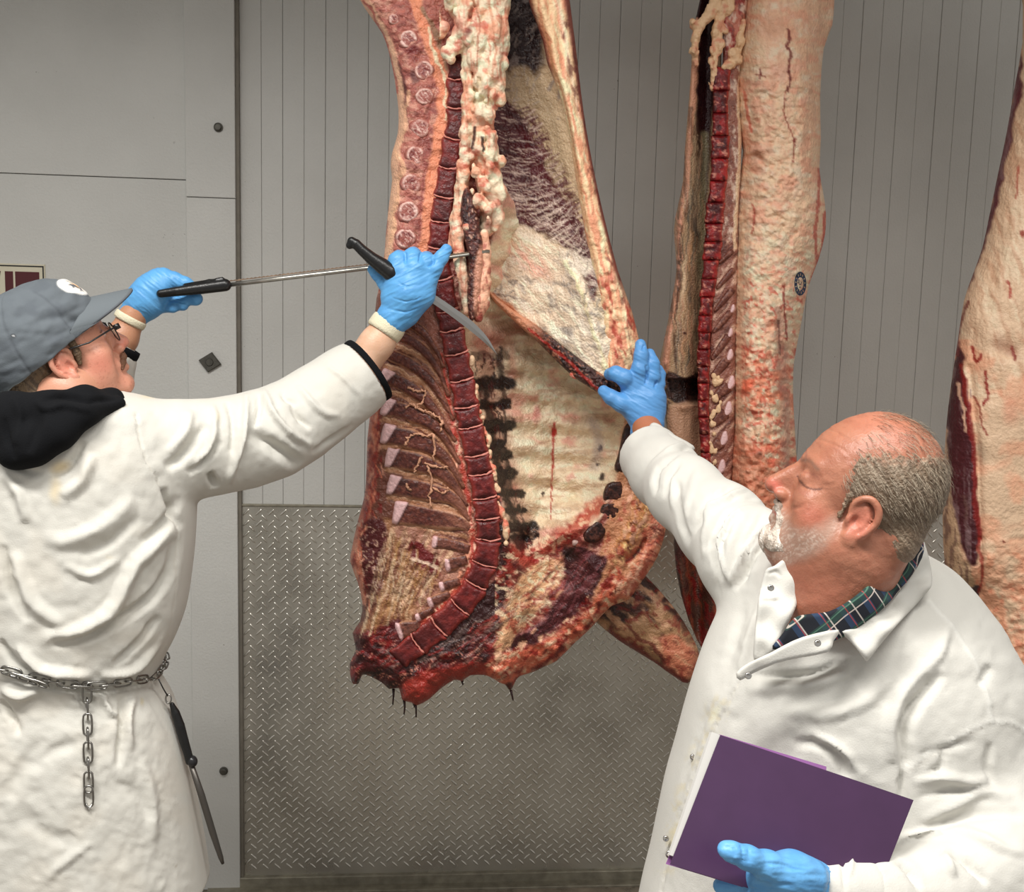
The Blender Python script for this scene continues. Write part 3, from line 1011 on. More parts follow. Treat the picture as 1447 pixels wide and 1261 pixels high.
    for q in range(120):
        t = r_.random(); t2 = np.clip(t+r_.normal(0, 0.08), 0, 1)
        a = np.array([546+t*84, 742+t*56+r_.normal(0, 8)]); b = np.array([506+t2*92, 908-t2*50])
        l0 = r_.uniform(0, 0.7); l1 = min(1, l0+r_.uniform(0.15, 0.4))
        pa, pb = a+(b-a)*l0, a+(b-a)*l1
        P.stroke([tuple(pa), tuple((pa+pb)/2+r_.normal(0, 2, 2)), tuple(pb)], r_.uniform(1.1, 2.6), ((214, 190, 162), (186, 146, 98), (112, 66, 52))[q % 3], r_.uniform(0.35, 0.8), 0.9, h=0.0)
    for q in range(150):
        c_ = np.array([r_.uniform(520, 745), 0.0]); c_[1] = np.interp(c_[0], [520, 600, 680, 745], [930, 935, 900, 850])+r_.normal(0, 18)
        an = -0.62+r_.normal(0, 0.22); ln = r_.uniform(8, 24)
        P.stroke([tuple(c_), tuple(c_+ln*np.array([math.cos(an), math.sin(an)]))], r_.uniform(1.0, 2.4), ((160, 52, 46), (40, 12, 14), (150, 126, 118), (26, 10, 12))[q % 4], r_.uniform(0.4, 0.8), 0.9, curve=False)
    for q in range(110):
        t = r_.random(); c_ = np.array([842-t*112, 792+t*112])+r_.normal(0, 13, 2)*np.array([0.8, 0.8])
        if not inpoly(c_[:1], c_[1:], [(794, 780), (842, 784), (858, 790), (840, 838), (812, 868), (770, 898), (735, 916), (722, 908), (760, 880), (788, 848)])[0]:
            continue
        an = -0.86+r_.normal(0, 0.12); ln = r_.uniform(10, 26)
        P.stroke([tuple(c_), tuple(c_+ln*np.array([math.cos(an), math.sin(an)]))], r_.uniform(0.9, 2.0), ((136, 70, 74), (48, 16, 22), (170, 116, 112))[q % 3], r_.uniform(0.35, 0.75), 0.9, curve=False)
    for q in range(130):
        t = r_.random(); c_ = np.array(SP_OUT[int(t*(len(SP_OUT)-1))])+r_.normal(0, 7, 2)
        an = (0.45 if c_[0] > 880 else -0.75)+r_.normal(0, 0.3); ln = r_.uniform(5, 15)
        P.stroke([tuple(c_), tuple(c_+ln*np.array([math.cos(an), math.sin(an)]))], r_.uniform(1.2, 3.0), ((240, 200, 172), (146, 40, 36), (206, 130, 104), (104, 24, 24))[q % 4], r_.uniform(0.4, 0.85), 0.8, curve=False)
    for q in range(70):
        c_ = np.array([r_.uniform(715, 792), 0.0]); c_[1] = 870-(c_[0]-715)*0.75+r_.normal(0, 22)
        an = -0.9+r_.normal(0, 0.35); ln = r_.uniform(6, 16)
        P.stroke([tuple(c_), tuple(c_+ln*np.array([math.cos(an), math.sin(an)]))], r_.uniform(1.2, 3.0), ((244, 220, 190), (150, 50, 42), (226, 176, 146))[q % 3], r_.uniform(0.35, 0.75), 0.8, curve=False)
    for q in range(60):
        t = r_.random(); yy = 570+t*280; xx = float(np.interp(yy, [570, 680, 760, 800, 850], [530, 524, 506, 502, 512]))+r_.uniform(-4, 12)
        P.stroke([(xx, yy), (xx+r_.normal(0, 4), yy+r_.uniform(6, 18))], r_.uniform(1.2, 3.0), ((238, 176, 148), (140, 40, 38), (222, 140, 110))[q % 3], r_.uniform(0.4, 0.8), 0.8, curve=False)
    # overall fine variation
    v = 0.86+0.28*fb2(x/5.0, y/5.0, 77, 3)
    P.c *= v[:, None]
    # relief
    P.h += 0.012*(fb2(x/13, y/13, 50, 3)-0.5)+0.005*(fb2(x/5, y/5, 51, 2)-0.5)
    lowr = sstep(880, 920, y)
    P.h += lowr*0.02*(fb2(x/18, y/14, 52, 3)-0.5)
    P.h += bris*0.02*(fb2(x/20, y/20, 53, 3)-0.5)
    P.h += 0.010*np.exp(-(segdist(x, y, [(912, 690), (900, 740), (878, 785)])[0]/14)**2)
    P.h -= 0.012*np.exp(-(segdist(x, y, [(912, 762), (900, 782), (886, 792)])[0]/4)**2)
    return P


def fn_body(x, y, d):
    P = paint_body(x, y)
    b = bulge(d, 26)
    dep = cavdepth(x, y)
    # the front of the neck turns away to the right of the lower backbone; the brisket comes forward
    turn = 0.05*sstep(0, 60, (x-700)+0.0*(y))*sstep(730, 790, y)*sstep(860, 780, x)
    yf = YC+0.055*(1-b)+dep+turn-P.h*np.clip(d/4, 0, 1)
    yb = YC+0.055+(0.19+0.0*x)*bulge(d, 50)
    yb = np.maximum(yb, yf+0.01*np.clip(d/4, 0, 1))
    return yf, yb, P.c


V, F, C = relief(LEFT, 1.9, fn_body, 2)
mk('body_meat', V, F, M_MEAT, beef, C)


# ---- vertebrae and discs down the sawn backbone
def spine_at(t):
    seg = np.hypot(*(SPINE[1:]-SPINE[:-1]).T); cum = np.r_[0, np.cumsum(seg)]
    q = np.array([np.interp(t, cum, SPINE[:, 0]), np.interp(t, cum, SPINE[:, 1])])
    q2 = np.array([np.interp(t+2, cum, SPINE[:, 0]), np.interp(t+2, cum, SPINE[:, 1])])
    q1 = np.array([np.interp(t-2, cum, SPINE[:, 0]), np.interp(t-2, cum, SPINE[:, 1])])
    T = (q2-q1)/np.linalg.norm(q2-q1)
    return q, T, np.array([-T[1], T[0]])      # N points to the left of travel (image right is -N)


seg = np.hypot(*(SPINE[1:]-SPINE[:-1]).T); cum = np.r_[0, np.cumsum(seg)]


def t_of(px, py):
    d = np.hypot(SPINE[:, 0]-px, SPINE[:, 1]-py)
    return cum[d.argmin()]


cuts = [t_of(*p) for p in ((647, 78), (646, 112), (645, 155), (640, 197), (634, 238), (628, 278), (623, 315), (621, 350), (623, 395), (632, 440), (639, 470), (646, 502), (653, 538),
                           (660, 572), (667, 606), (674, 640), (681, 671), (686, 702), (690, 733), (690, 762), (684, 796), (672, 826), (648, 860), (619, 888), (590, 910), (562, 936))]
for i in range(len(cuts)-1):
    t0, t1 = cuts[i]+1.2, cuts[i+1]-1.2
    py = spine_at((t0+t1)/2)[0][1]
    w = np.interp(py, [60, 250, 400, 520, 900, 940], [14, 15, 17, 17.5, 18.5, 15])
    pts = []
    ks = (0, 0.25, 0.5, 0.75, 1.0)
    for s_, kk in ((1, ks), (-1, ks[::-1])):
        for k in kk:
            q, T, N = spine_at(t0+(t1-t0)*k)
            ww = w*(1.0-0.10*math.sin(math.pi*k))
            bow = 1.8*(1 if k in (0, 1.0) else 0)
            pts.append(q+N*ww*s_*(1.0)+rng.normal(0, 0.9, 2))
    # slight bow of the end faces
    qa, Ta, Na = spine_at(t0); qb, Tb, Nb = spine_at(t1)
    pts.insert(5, qb+Tb*2.2); pts.append(qa+Ta*2.2)
    sd = i
    def pv(x, y, sd=sd, t0=t0, t1=t1):
        kk = 0.85+0.3*((sd*0.618) % 1)
        P = Paint(x, y, (104*kk, 36*kk, 37*kk), warp=3, seed=40+sd)
        P.noise((140, 60, 56), 6, 5, 0.5, 0.62, 0.6, seed=1)
        P.noise((84, 22, 26), 9, 7, 0.52, 0.64, 0.7, seed=2)
        q, T, N = spine_at(t1)
        u = (x-q[0])*T[0]+(y-q[1])*T[1]
        P.put(0.75*sstep(-11, 0, u), (70, 20, 24))
        q0, T0, N0 = spine_at((t0+t1)/2)
        v_ = (x-q0[0])*N0[0]+(y-q0[1])*N0[1]
        P.put(0.5*sstep(9, 17, np.abs(v_)), (180, 84, 74))
        P.c *= (0.88+0.24*vn2(x/1.8, y/1.8, 9))[:, None]
        P.h = 0.003*(fb2(x/4, y/4, sd, 2)-0.5)
        return P
    slab('vertebra', pts, YC-0.001, 0.03, pv, M_BONE, beef, s=1.9, R=6, bul=0.009, smooth=2)
for i in range(1, len(cuts)-1):
    q, T, N = spine_at(cuts[i])
    w = np.interp(q[1], [60, 250, 400, 520, 900, 940], [14, 15, 17, 17.5, 18.5, 15])
    pts3 = []
    for k in np.linspace(-1, 1, 9):
        bow = 2.6*(1-k*k)
        p2 = q+N*w*0.98*k+T*(bow-1.0)
        p2 = p2+rng.normal(0, 0.5, 2)
        pts3.append(A(p2[0], p2[1], YC-0.0052+rng.normal(0, 0.0006)))
    rr = 0.0024*np.array([0.7, 1.2, 1.0, 0.8, 0.7, 0.7, 0.6, 0.8, 0.5])*rng.uniform(0.75, 1.25, 9)
    V, F = tube(pts3, rr, 6)
    mk('spinal_disc', V, F, M_BONE, beef, np.tile(lin((206, 140, 128)), (len(V), 1)))

# spinal cord channel rim, right of the lower vertebrae: beaded fat
S = SDF(A(640, 770, YC-0.03)-[0.02, 0.0, 0.02], A(735, 495, YC+0.04)+[0.05, 0.04, 0.02], 0.0024)
edge = spl([(664, 508), (671, 548), (680, 590), (690, 630), (699, 670), (706, 710), (713, 742), (716, 768)], 10)
for p in edge[::2]:
    j = rng.normal(0, 1.3, 2)
    r = rng.uniform(2.6, 5.0)*MPX(YC)*1.05
    S.ell(A(p[0]+j[0], p[1]+j[1], YC+0.004), (r, r*1.3, r*rng.uniform(0.9, 1.9)), k=0.004)
V, F = S.mesh()
x, y = PR(V)
P = Paint(x, y, (234, 196, 166), warp=2, seed=8)
P.noise((206, 92, 74), 7, 9, 0.5, 0.62, 0.7)
mk('chine_fat', V, F, M_FAT, beef, P.c)

# ---- sawn back bones: round ones in the loin
for k, (cx, cy, rx, ry) in enumerate(((557, 27, 8, 9), (577, 55, 13, 14), (599, 99, 14, 14), (600, 136, 14, 12), (594, 181, 14, 13), (587, 219, 13, 14), (581, 259, 14, 15), (577, 299, 15, 16), (573, 337, 15, 15))):
    a = np.linspace(0, 2*np.pi, 14, endpoint=False)
    pts = np.stack([cx+1.1*rx*np.cos(a)*(1+0.13*np.sin(3*a+k)+rng.normal(0, 0.05, 14)), cy+1.1*ry*np.sin(a)*(1+0.13*np.cos(2*a+k))], 1)
    def pb(x, y, cx=cx, cy=cy, rx=rx, ry=ry, k=k):
        P = Paint(x, y, (158, 96, 86), warp=2, seed=60+k)
        r = np.hypot((x-cx)/rx, (y-cy)/ry)
        th_ = np.arctan2(y-cy, x-cx)
        arc = sstep(0.30, 0.62, vn2(th_*1.1+k*3.7, r*1.5+k, 31))
        P.put((0.25+0.6*arc)*np.exp(-((r-0.80)/0.15)**2), (222, 190, 180))
        P.noise((226, 200, 190), 6, 2.4, 0.70, 0.86, 0.7, kind='r', ang=0.9, mask=(r < 0.85)*1.0)
        P.noise((116, 40, 40), 4, 4, 0.56, 0.66, 0.8, seed=3, mask=(r < 0.7)*1.0)
        P.h = 0.0022*arc*np.exp(-((r-0.82)/0.16)**2)+0.002*(fb2(x/4, y/4, k, 2)-0.5)
        return P
    slab('back_bone', pts, YC+0.006, 0.02, pb, M_BONE, beef, s=1.4, R=9, bul=0.008, smooth=3)

# ---- slanting sawn rib bones with pale cartilage caps
RIBS = [([(568, 450), (596, 468), (616, 494), (627, 520)], (7, 7, 5, 3), 0), ([(556, 470), (590, 488), (617, 518), (634, 560)], (8, 8, 6, 3), 0), ([(549, 500), (585, 518), (615, 547), (641, 594)], (9, 9, 6.5, 3), 0),
        ([(540, 530), (575, 546), (610, 574), (644, 624)], (11, 11, 7, 3), 1), ([(541, 574), (585, 586), (620, 608), (650, 656)], (12.5, 12.5, 8, 3), 1), ([(541, 612), (590, 624), (628, 646), (656, 690)], (15, 14.5, 8.5, 3), 1),
        ([(546, 646), (595, 655), (634, 676), (660, 716)], (15, 14.5, 9, 3.5), 1), ([(549, 684), (600, 694), (642, 706), (664, 738)], (15, 15, 10, 4), 1), ([(557, 724), (610, 732), (650, 739), (665, 750)], (16, 16, 12, 6), 1),
        ([(612, 766), (632, 769), (650, 773), (664, 777)], (9, 9.5, 9, 7), 2), ([(630, 799), (642, 796), (652, 793), (661, 791)], (10, 10, 9, 7), 2), ([(622, 830), (632, 827), (642, 824), (650, 821)], (8, 8, 7, 6), 2),
        ([(606, 853), (618, 848), (628, 843), (636, 839)], (8, 8, 7, 5), 2), ([(588, 874), (598, 869), (606, 864), (613, 860)], (7, 7, 6, 5), 2), ([(562, 893), (574, 889), (584, 886), (594, 882)], (13, 12, 10, 7), 2)]
for k, (cl, wd, kind_) in enumerate(RIBS):
    cl = spl(cl, 5)
    ww = np.interp(np.linspace(0, 3, len(cl)), range(4), wd)
    T = np.gradient(cl, axis=0); T /= np.linalg.norm(T, axis=1, keepdims=True); N = np.stack([-T[:, 1], T[:, 0]], 1)
    jit = 1+rng.normal(0, 0.04, len(cl))
    up = cl+N*(ww*jit)[:, None]; dn = cl-N*(ww*jit)[:, None]
    pts = np.vstack([up[:1]*0.6+cl[:1]*0.4-T[:1]*2.0, up, dn[::-1], dn[:1]*0.6+cl[:1]*0.4-T[:1]*2.0])
    LL = np.hypot(*(cl[1:]-cl[:-1]).T).sum()
    def pr(x, y, cl=cl, ww=ww, k=k, LL=LL, kind_=kind_, n0=N[0], t0=T[0]):
        P = Paint(x, y, (100, 52, 44) if kind_ < 2 else (118, 76, 66), warp=2, seed=80+k)
        d, qx, qy, t = segdist(x, y, cl)
        u = t*LL
        w_ = np.interp(t, np.linspace(0, 1, len(ww)), ww)
        side_ = ((x-cl[0, 0])*n0[0]+(y-cl[0, 1])*n0[1])/max(wd[0], 1)
        P.noise((140, 88, 72), 3, 3, 0.5, 0.66, 0.6, seed=1)
        P.noise((62, 28, 26), 5, 4, 0.53, 0.66, 0.7, seed=2)
        P.put(0.75*sstep(0.45, 0.85, t)*(kind_ < 2), (150, 104, 86))
        P.noise((92, 50, 44), 18, 2.5, 0.52, 0.66, 0.8, ang=0.7, seed=3, mask=sstep(0.4, 0.7, t)*(kind_ < 2))
        P.put(0.8*sstep(0.66, 0.98, d/w_), (192, 150, 122))
        cw = (0, 12, 5)[kind_]
        lim = cw*(1.0-0.45*side_) if kind_ == 1 else cw
        P.put((kind_ > 0)*sstep(lim+1.5, lim-1.0, u), (216, 182, 182))
        P.put(0.7*np.exp(-((u-lim-1)/1.5)**2)*(kind_ == 1), (64, 26, 26))
        P.c *= (0.82+0.36*vn2(x/1.6, y/1.6, 4))[:, None]
        P.h = 0.0024*(fb2(x/3, y/3, k, 2)-0.5)
        return P
    slab('rib_bone', pts, YC+0.004, 0.02, pr, M_BONE, beef, s=1.6, R=6, bul=0.011, smooth=2)

# ---- pale nerve strings hanging on the rib muscles
parts = []
for pts in (([576, 548], [590, 553], [600, 552], [597, 566], [590, 576], [604, 582], [616, 588], [624, 598], [622, 610]),
            ([573, 576], [582, 571], [588, 577]), ([573, 630], [578, 618], [590, 613], [602, 617], [612, 615], [614, 632], [613, 652]),
            ([596, 645], [590, 658], [584, 668]), ([604, 658], [610, 680], [607, 700], [611, 718]), ([574, 684], [580, 694]), ([612, 690], [626, 697], [634, 690]),
            ([600, 655], [618, 660], [634, 660])):
    P3 = [A(p[0]+rng.normal(0, 0.9), p[1]+rng.normal(0, 0.9), YC-0.0085+rng.normal(0, 0.0012)) for p in spl(pts, 6)]
    n = len(P3)
    parts.append(tube(P3, 0.0026*(0.45+0.9*rng.random(n)), 6))
V, F = join(parts)
mk('nerve_strings', V, F, M_FAT, beef, np.tile(lin((196, 152, 126)), (len(V), 1)), kind='stuff')

# ---- kidney fat: a lumpy mass right of the loin backbone
S = SDF(A(628, 470, 1.90)-[0.02, 0.0, 0.02], A(724, -60, 2.06)+[0.02, 0.02, 0.02], 0.0030)
core = [(682, -60, 30), (690, 0, 27), (694, 60, 22), (690, 120, 20), (676, 170, 18), (684, 215, 17), (692, 260, 16), (694, 300, 13), (688, 325, 10)]
S.chain([A(a, b, 1.985) for a, b, c in core], [c*MPX(1.985) for a, b, c in core], k=0.02)
core = [(640, -60, 24), (650, 0, 20), (660, 40, 14), (664, 90, 10), (664, 150, 9), (660, 210, 8), (652, 265, 8), (644, 310, 7), (638, 350, 6)]
S.chain([A(a, b, 1.985) for a, b, c in core], [c*MPX(1.985) for a, b, c in core], k=0.012)
for q in range(330):
    py = rng.uniform(-60, 335)
    xl = np.interp(py, [-60, 0, 40, 80, 140, 220, 300, 340], [615, 622, 640, 655, 655, 652, 646, 640])
    xr = np.interp(py, [-60, 0, 70, 140, 170, 220, 278, 311, 335], [717, 715, 714, 711, 700, 708, 712, 708, 694])
    if 100 < py < 330 and rng.random() < 0.35:
        px = xl+rng.uniform(0, 8)
    else:
        px = xl+(xr-xl)*rng.random()**0.7
    edge_ = min(px-xl, xr-px)
    r = rng.uniform(2.5, 7.5)*MPX(2.0)
    yy = 1.985-min(0.034, 0.0016*max(edge_, 0)+0.008)+rng.normal(0, 0.004)
    if py < 100 and px > 690:
        r *= 1.3
    st = rng.uniform(1.0, 2.6) if py < 150 else rng.uniform(0.8, 1.5)
    S.ell(A(px, py, yy), (r, r, r*st), k=0.004)
for (px, py, r) in ((617, 28, 9), (628, 38, 8), (640, 60, 8), (632, 74, 9), (622, 48, 7), (637, 84, 6), (646, 70, 7), (612, 12, 9), (600, 0, 9), (706, 228, 9), (708, 270, 9), (698, 292, 9), (704, 310, 8), (700, 255, 7)):
    S.ell(A(px, py, 1.972), r*MPX(2.0), k=0.006)
# the strips beside the hanging tender
S.chain([A(a, b, 1.965) for a, b in ((648, 290), (646, 330), (650, 370), (656, 410), (660, 442))], [0.009, 0.012, 0.012, 0.010, 0.007], k=0.006)
S.chain([A(a, b, 1.960) for a, b in ((684, 330), (684, 360), (682, 400), (679, 428), (676, 450))], [0.008, 0.013, 0.016, 0.017, 0.009], k=0.006)
V, F = S.mesh()
x, y = PR(V)
V = V+normals(V, F)*(0.006*(fb3(V*90, 3, 3)-0.5))[:, None]
P = Paint(x, y, (236, 208, 184), warp=3, seed=21)
P.noise((222, 158, 128), 22, 14, 0.48, 0.62, 0.7, seed=1)
P.noise((250, 232, 206), 9, 9, 0.55, 0.68, 0.7, seed=2)
P.noise((186, 84, 68), 14, 9, 0.60, 0.70, 0.7, seed=3)
P.noise((196, 120, 96), 4, 34, 0.62, 0.72, 0.6, seed=4)
P.blob(640, 35, 22, 20, (176, 52, 46), 0.55, 0.9)
P.blob(661, 45, 8, 14, (96, 26, 26), 0.7, 0.8)
P.stroke([(672, 180), (668, 210)], 3, (60, 24, 24), 0.9)
P.stroke([(682, 195), (684, 212)], 3, (50, 20, 22), 0.9)
P.stroke([(675, 0), (677, 50), (670, 110)], 2, (170, 110, 84), 0.7)
P.stroke([(690, 0), (700, 60), (696, 110)], 2, (190, 130, 100), 0.6)
P.poly([(668, 340), (692, 335), (694, 390), (688, 440), (676, 462), (668, 440)], (226, 176, 150), 0.8, soft=5)
P.noise((150, 60, 56), 4, 12, 0.55, 0.66, 0.7, seed=6, mask=(y > 330)*(x > 664)*1.0)
P.blob(678, 452, 10, 12, (140, 40, 36), 0.7, 0.8)
P.blob(690, 318, 8, 12, (150, 50, 46), 0.6, 0.8)
mk('kidney_fat', V, F, M_FAT, beef, P.c)

# ---- hanging tender: a dark coarse strip
def pt(x, y):
    P = Paint(x, y, (84, 40, 36), warp=3, seed=23)
    P.noise((140, 86, 74), 3, 3, 0.52, 0.64, 0.7)
    P.noise((44, 16, 18), 4, 6, 0.55, 0.66, 0.8, seed=2)
    P.noise((206, 168, 150), 3, 4, 0.70, 0.78, 0.9, seed=3)
    P.stroke([(648, 360), (668, 364), (690, 352)], 3, (52, 30, 28), 0.9)
    P.poly([(670, 370), (700, 340), (700, 460), (676, 465)], (214, 160, 136), 0.8, soft=6)
    P.h = 0.006*(fb2(x/4, y/4, 5, 2)-0.5)
    return P


slab('hanging_tender', [(655, 270), (662, 266), (670, 282), (676, 310), (682, 340), (684, 370), (680, 420), (672, 448), (664, 452), (660, 420), (662, 370), (655, 330), (650, 300)], 1.955, 0.04, pt, M_MEAT, beef, s=1.6, R=8, bul=0.016)

# ---- breastbone segments on the brisket edge
for k, pts in enumerate(([(882, 604), (892, 602), (890, 650), (884, 668), (868, 664), (874, 640)],
                         [(858, 684), (876, 680), (880, 690), (880, 706), (856, 708), (852, 700)],
                         [(853, 712), (868, 708), (876, 716), (874, 730), (862, 738), (850, 732), (848, 722)],
                         [(832, 744), (846, 735), (856, 742), (856, 756), (840, 768), (826, 764), (824, 754)])):
    def ps(x, y, k=k):
        P = Paint(x, y, (66, 36, 32), warp=2, seed=90+k)
        P.noise((112, 70, 58), 3, 3, 0.52, 0.66, 0.7)
        P.noise((34, 14, 14), 4, 4, 0.56, 0.66, 0.8, seed=2)
        return P
    slab('breastbone', pts, 2.012, 0.03, ps, M_BONE, beef, s=1.5, R=5, bul=0.014, smooth=3)
def pc(x, y):
    P = Paint(x, y, (206, 178, 172), warp=2, seed=97)
    P.noise((160, 130, 130), 8, 6, 0.5, 0.66, 0.6)
    return P
slab('cartilage', [(808, 762), (818, 755), (828, 752), (836, 764), (832, 770), (820, 770), (810, 772)], 2.03, 0.02, pc, M_BONE, beef, s=1.4, R=4, bul=0.012, smooth=3)

# ---- flank: thin muscle wall with its silver skin, pulled to the right by the right man
FL = [(700, -70), (702, 0), (700, 60), (692, 140), (684, 180), (694, 260), (692, 330), (688, 408), (704, 424), (725, 443), (748, 458), (770, 474), (792, 492), (815, 511), (838, 530), (858, 545), (880, 556),
      (884, 530), (872, 460), (850, 370), (826, 250), (806, 130), (792, 30), (780, -70)]


def yflank(x, y):
    u = np.clip((x-690)/170.0, 0, 1)
    return 2.085-0.135*sstep(0, 1, u)+0.03*np.sin(np.pi*u)*sstep(480, 250, y)


def paint_flank(x, y):
    P = Paint(x, y, (206, 184, 154), warp=6, seed=31, wscale=18)
    # upper dark thin part
    P.poly([(710, -70), (760, -70), (768, 40), (768, 90), (744, 130), (716, 130), (714, 40)], (52, 34, 36), soft=14)
    P.noise((150, 138, 132), 9, 20, 0.6, 0.72, 0.7, ang=0.6, seed=1, mask=(y < 170)*1.0)
    P.poly([(716, 100), (748, 96), (774, 130), (792, 190), (806, 260), (792, 290), (766, 240), (742, 190), (716, 150)], (184, 164, 136), soft=12)
    # red muscle band running down to the right
    P.poly([(700, 130), (716, 134), (740, 172), (760, 206), (784, 258), (812, 300), (832, 345), (846, 420), (832, 420), (806, 360), (770, 330), (720, 312), (694, 280), (694, 200)], (92, 34, 42), soft=7)
    band = inpoly(x, y, [(690, 120), (720, 125), (790, 250), (850, 400), (830, 420), (770, 340), (690, 320)])*1.0
    P.noise((60, 20, 26), 24, 8, 0.5, 0.64, 0.6, ang=0.15, seed=3, mask=band)
    P.noise((200, 180, 170), 26, 3.4, 0.76, 0.95, 0.8, ang=0.28, kind='r', seed=2, mask=band)
    P.noise((214, 196, 180), 12, 2.6, 0.70, 0.92, 0.7, ang=0.75, kind='r', seed=4, mask=band*sstep(220, 300, y))
    # fibres at the band's edges
    P.noise((98, 40, 46), 4, 16, 0.52, 0.62, 0.8, ang=-0.5, seed=5, mask=sstep(26, 6, segdist(x, y, [(744, 172), (790, 262), (836, 350)])[0]))
    r_ = np.random.default_rng(11)
    P.setwarp(1.5, 10)
    for q in range(170):
        t = r_.random()
        cx = 706+t*132+r_.normal(0, 10); cy = 215+t*150+r_.normal(0, 34)
        if not inpoly(np.array([cx]), np.array([cy]), [(700, 150), (738, 180), (790, 262), (836, 350), (846, 418), (806, 365), (760, 326), (700, 305)])[0] or (cy < 210 and r_.random() < 0.6):
            continue
        an = 0.22-1.25*np.clip((cx-720)/110, 0, 1)+r_.normal(0, 0.12); ln = r_.uniform(6, 15)
        P.stroke([(cx-ln*math.cos(an), cy-ln*math.sin(an)), (cx, cy+r_.normal(0, 1.2)), (cx+ln*math.cos(an), cy+ln*math.sin(an))], r_.uniform(1.0, 1.9), (212, 194, 182), r_.uniform(0.3, 0.8), 0.9)
    edge_ = spl([(738, 160), (758, 196), (784, 250), (806, 288), (830, 338)], 8)
    for q in range(120):
        e0 = edge_[r_.integers(len(edge_))]+r_.normal(0, 3, 2)
        an = -0.45+r_.normal(0, 0.2); ln = r_.uniform(7, 17)
        P.stroke([tuple(e0), (e0[0]+ln*math.cos(an), e0[1]+ln*math.sin(an))], r_.uniform(1.2, 2.4), (96, 44, 52) if q % 3 else (206, 186, 172), r_.uniform(0.4, 0.8), 0.9, curve=False)
    for q in range(70):
        cx, cy = r_.uniform(716, 764), r_.uniform(10, 150)
        ln = r_.uniform(6, 14); an = r_.normal(-0.9, 0.4)
        P.stroke([(cx, cy), (cx+ln*math.cos(an), cy+ln*math.sin(an))], r_.uniform(1.0, 2.0), (168, 156, 148), r_.uniform(0.25, 0.6), 0.9, curve=False)
    P.setwarp(6, 18)
    # lower sheet of silver skin
    P.poly([(692, 318), (722, 316), (770, 336), (812, 372), (838, 420), (852, 480), (866, 545), (830, 526), (770, 476), (700, 424), (688, 410)], (218, 198, 176), soft=10)
    lowm = sstep(300, 330, y-0.25*(x-700))
    P.noise((230, 217, 200), 24, 12, 0.48, 0.62, 0.8, ang=0.6, seed=6, mask=lowm)
    P.blob(752, 372, 46, 22, (224, 160, 140), 0.75, 0.9, ang=0.7)
    P.blob(716, 345, 24, 30, (214, 168, 136), 0.6, 0.9)
    P.noise((132, 126, 124), 16, 10, 0.54, 0.76, 0.7, ang=0.5, o=5, seed=7, mask=lowm*sstep(370, 410, y))
    P.noise((120, 110, 106), 7, 5, 0.52, 0.70, 0.7, o=5, seed=8, mask=sstep(60, 20, np.hypot(x-705, y-402)))
    P.noise((242, 230, 206), 5, 30, 0.56, 0.68, 0.6, ang=-0.75, seed=9, mask=lowm)
    P.stroke([(800, 372), (826, 420), (846, 490), (862, 540)], 4, (236, 220, 180), 0.7)
    P.noise((150, 140, 130), 4, 7, 0.58, 0.68, 0.7, ang=0.4, seed=10, mask=sstep(30, 8, segdist(x, y, [(812, 365), (836, 420), (846, 470)])[0]))
    for q in range(150):
        cx, cy = r_.uniform(700, 850), r_.uniform(345, 520)
        if not inpoly(np.array([cx]), np.array([cy]), [(700, 380), (780, 345), (838, 420), (860, 540), (800, 500), (710, 425)])[0]:
            continue
        ln = r_.uniform(8, 20); an = 0.95+r_.normal(0, 0.25)
        P.stroke([(cx, cy), (cx+ln*math.cos(an), cy+ln*math.sin(an))], r_.uniform(1.2, 3.0), (240, 228, 204) if q % 3 else (150, 142, 138), r_.uniform(0.2, 0.5), 0.9, curve=False)
    P.stroke([(690, 412), (725, 440), (760, 465)], 5, (206, 150, 118), 0.85, 0.7)
    P.c *= (0.90+0.2*fb2(x/4, y/4, 17, 3))[:, None]
    P.h = 0.010*(fb2(x/22, y/22, 61, 3)-0.5)+0.004*(fb2(x/7, y/7, 62, 2)-0.5)
    P.h += 0.006*np.exp(-(segdist(x, y, [(800, 372), (826, 420), (846, 490), (862, 540)])[0]/6)**2)
    return P


def fn_fl(x, y, d):
    P = paint_flank(x, y)
    y0 = yflank(x, y)
    b = bulge(d, 8)
    return y0-0.008*b-P.h*np.clip(d/4, 0, 1), y0+0.014*b, P.c


V, F, C = relief(FL, 1.5, fn_fl, 3)
fl = mk('flank', V, F, M_MEAT, beef, C)
fl['label'] = 'flank wall with dark muscle under silver skin'

# skirt: coarse dark rim along the lower edge of the flank
def psk(x, y):
    P = Paint(x, y, (206, 150, 120), warp=3, seed=33)
    t = (x-690)/190
    P.put(sstep(0.22, 0.5, t), (70, 34, 30))
    P.noise((34, 12, 12), 5, 3, 0.52, 0.62, 0.9, ang=0.6, seed=1, mask=sstep(0.3, 0.5, t))
    P.noise((176, 120, 96), 4, 3, 0.60, 0.70, 0.8, ang=0.6, seed=2, mask=sstep(0.3, 0.5, t))
    P.stroke([(748, 466), (790, 500), (828, 536), (856, 562)], 2.6, (170, 54, 46), 0.8)
    P.h = 0.008*(fb2(x/4, y/3, 5, 2)-0.5)
    return P


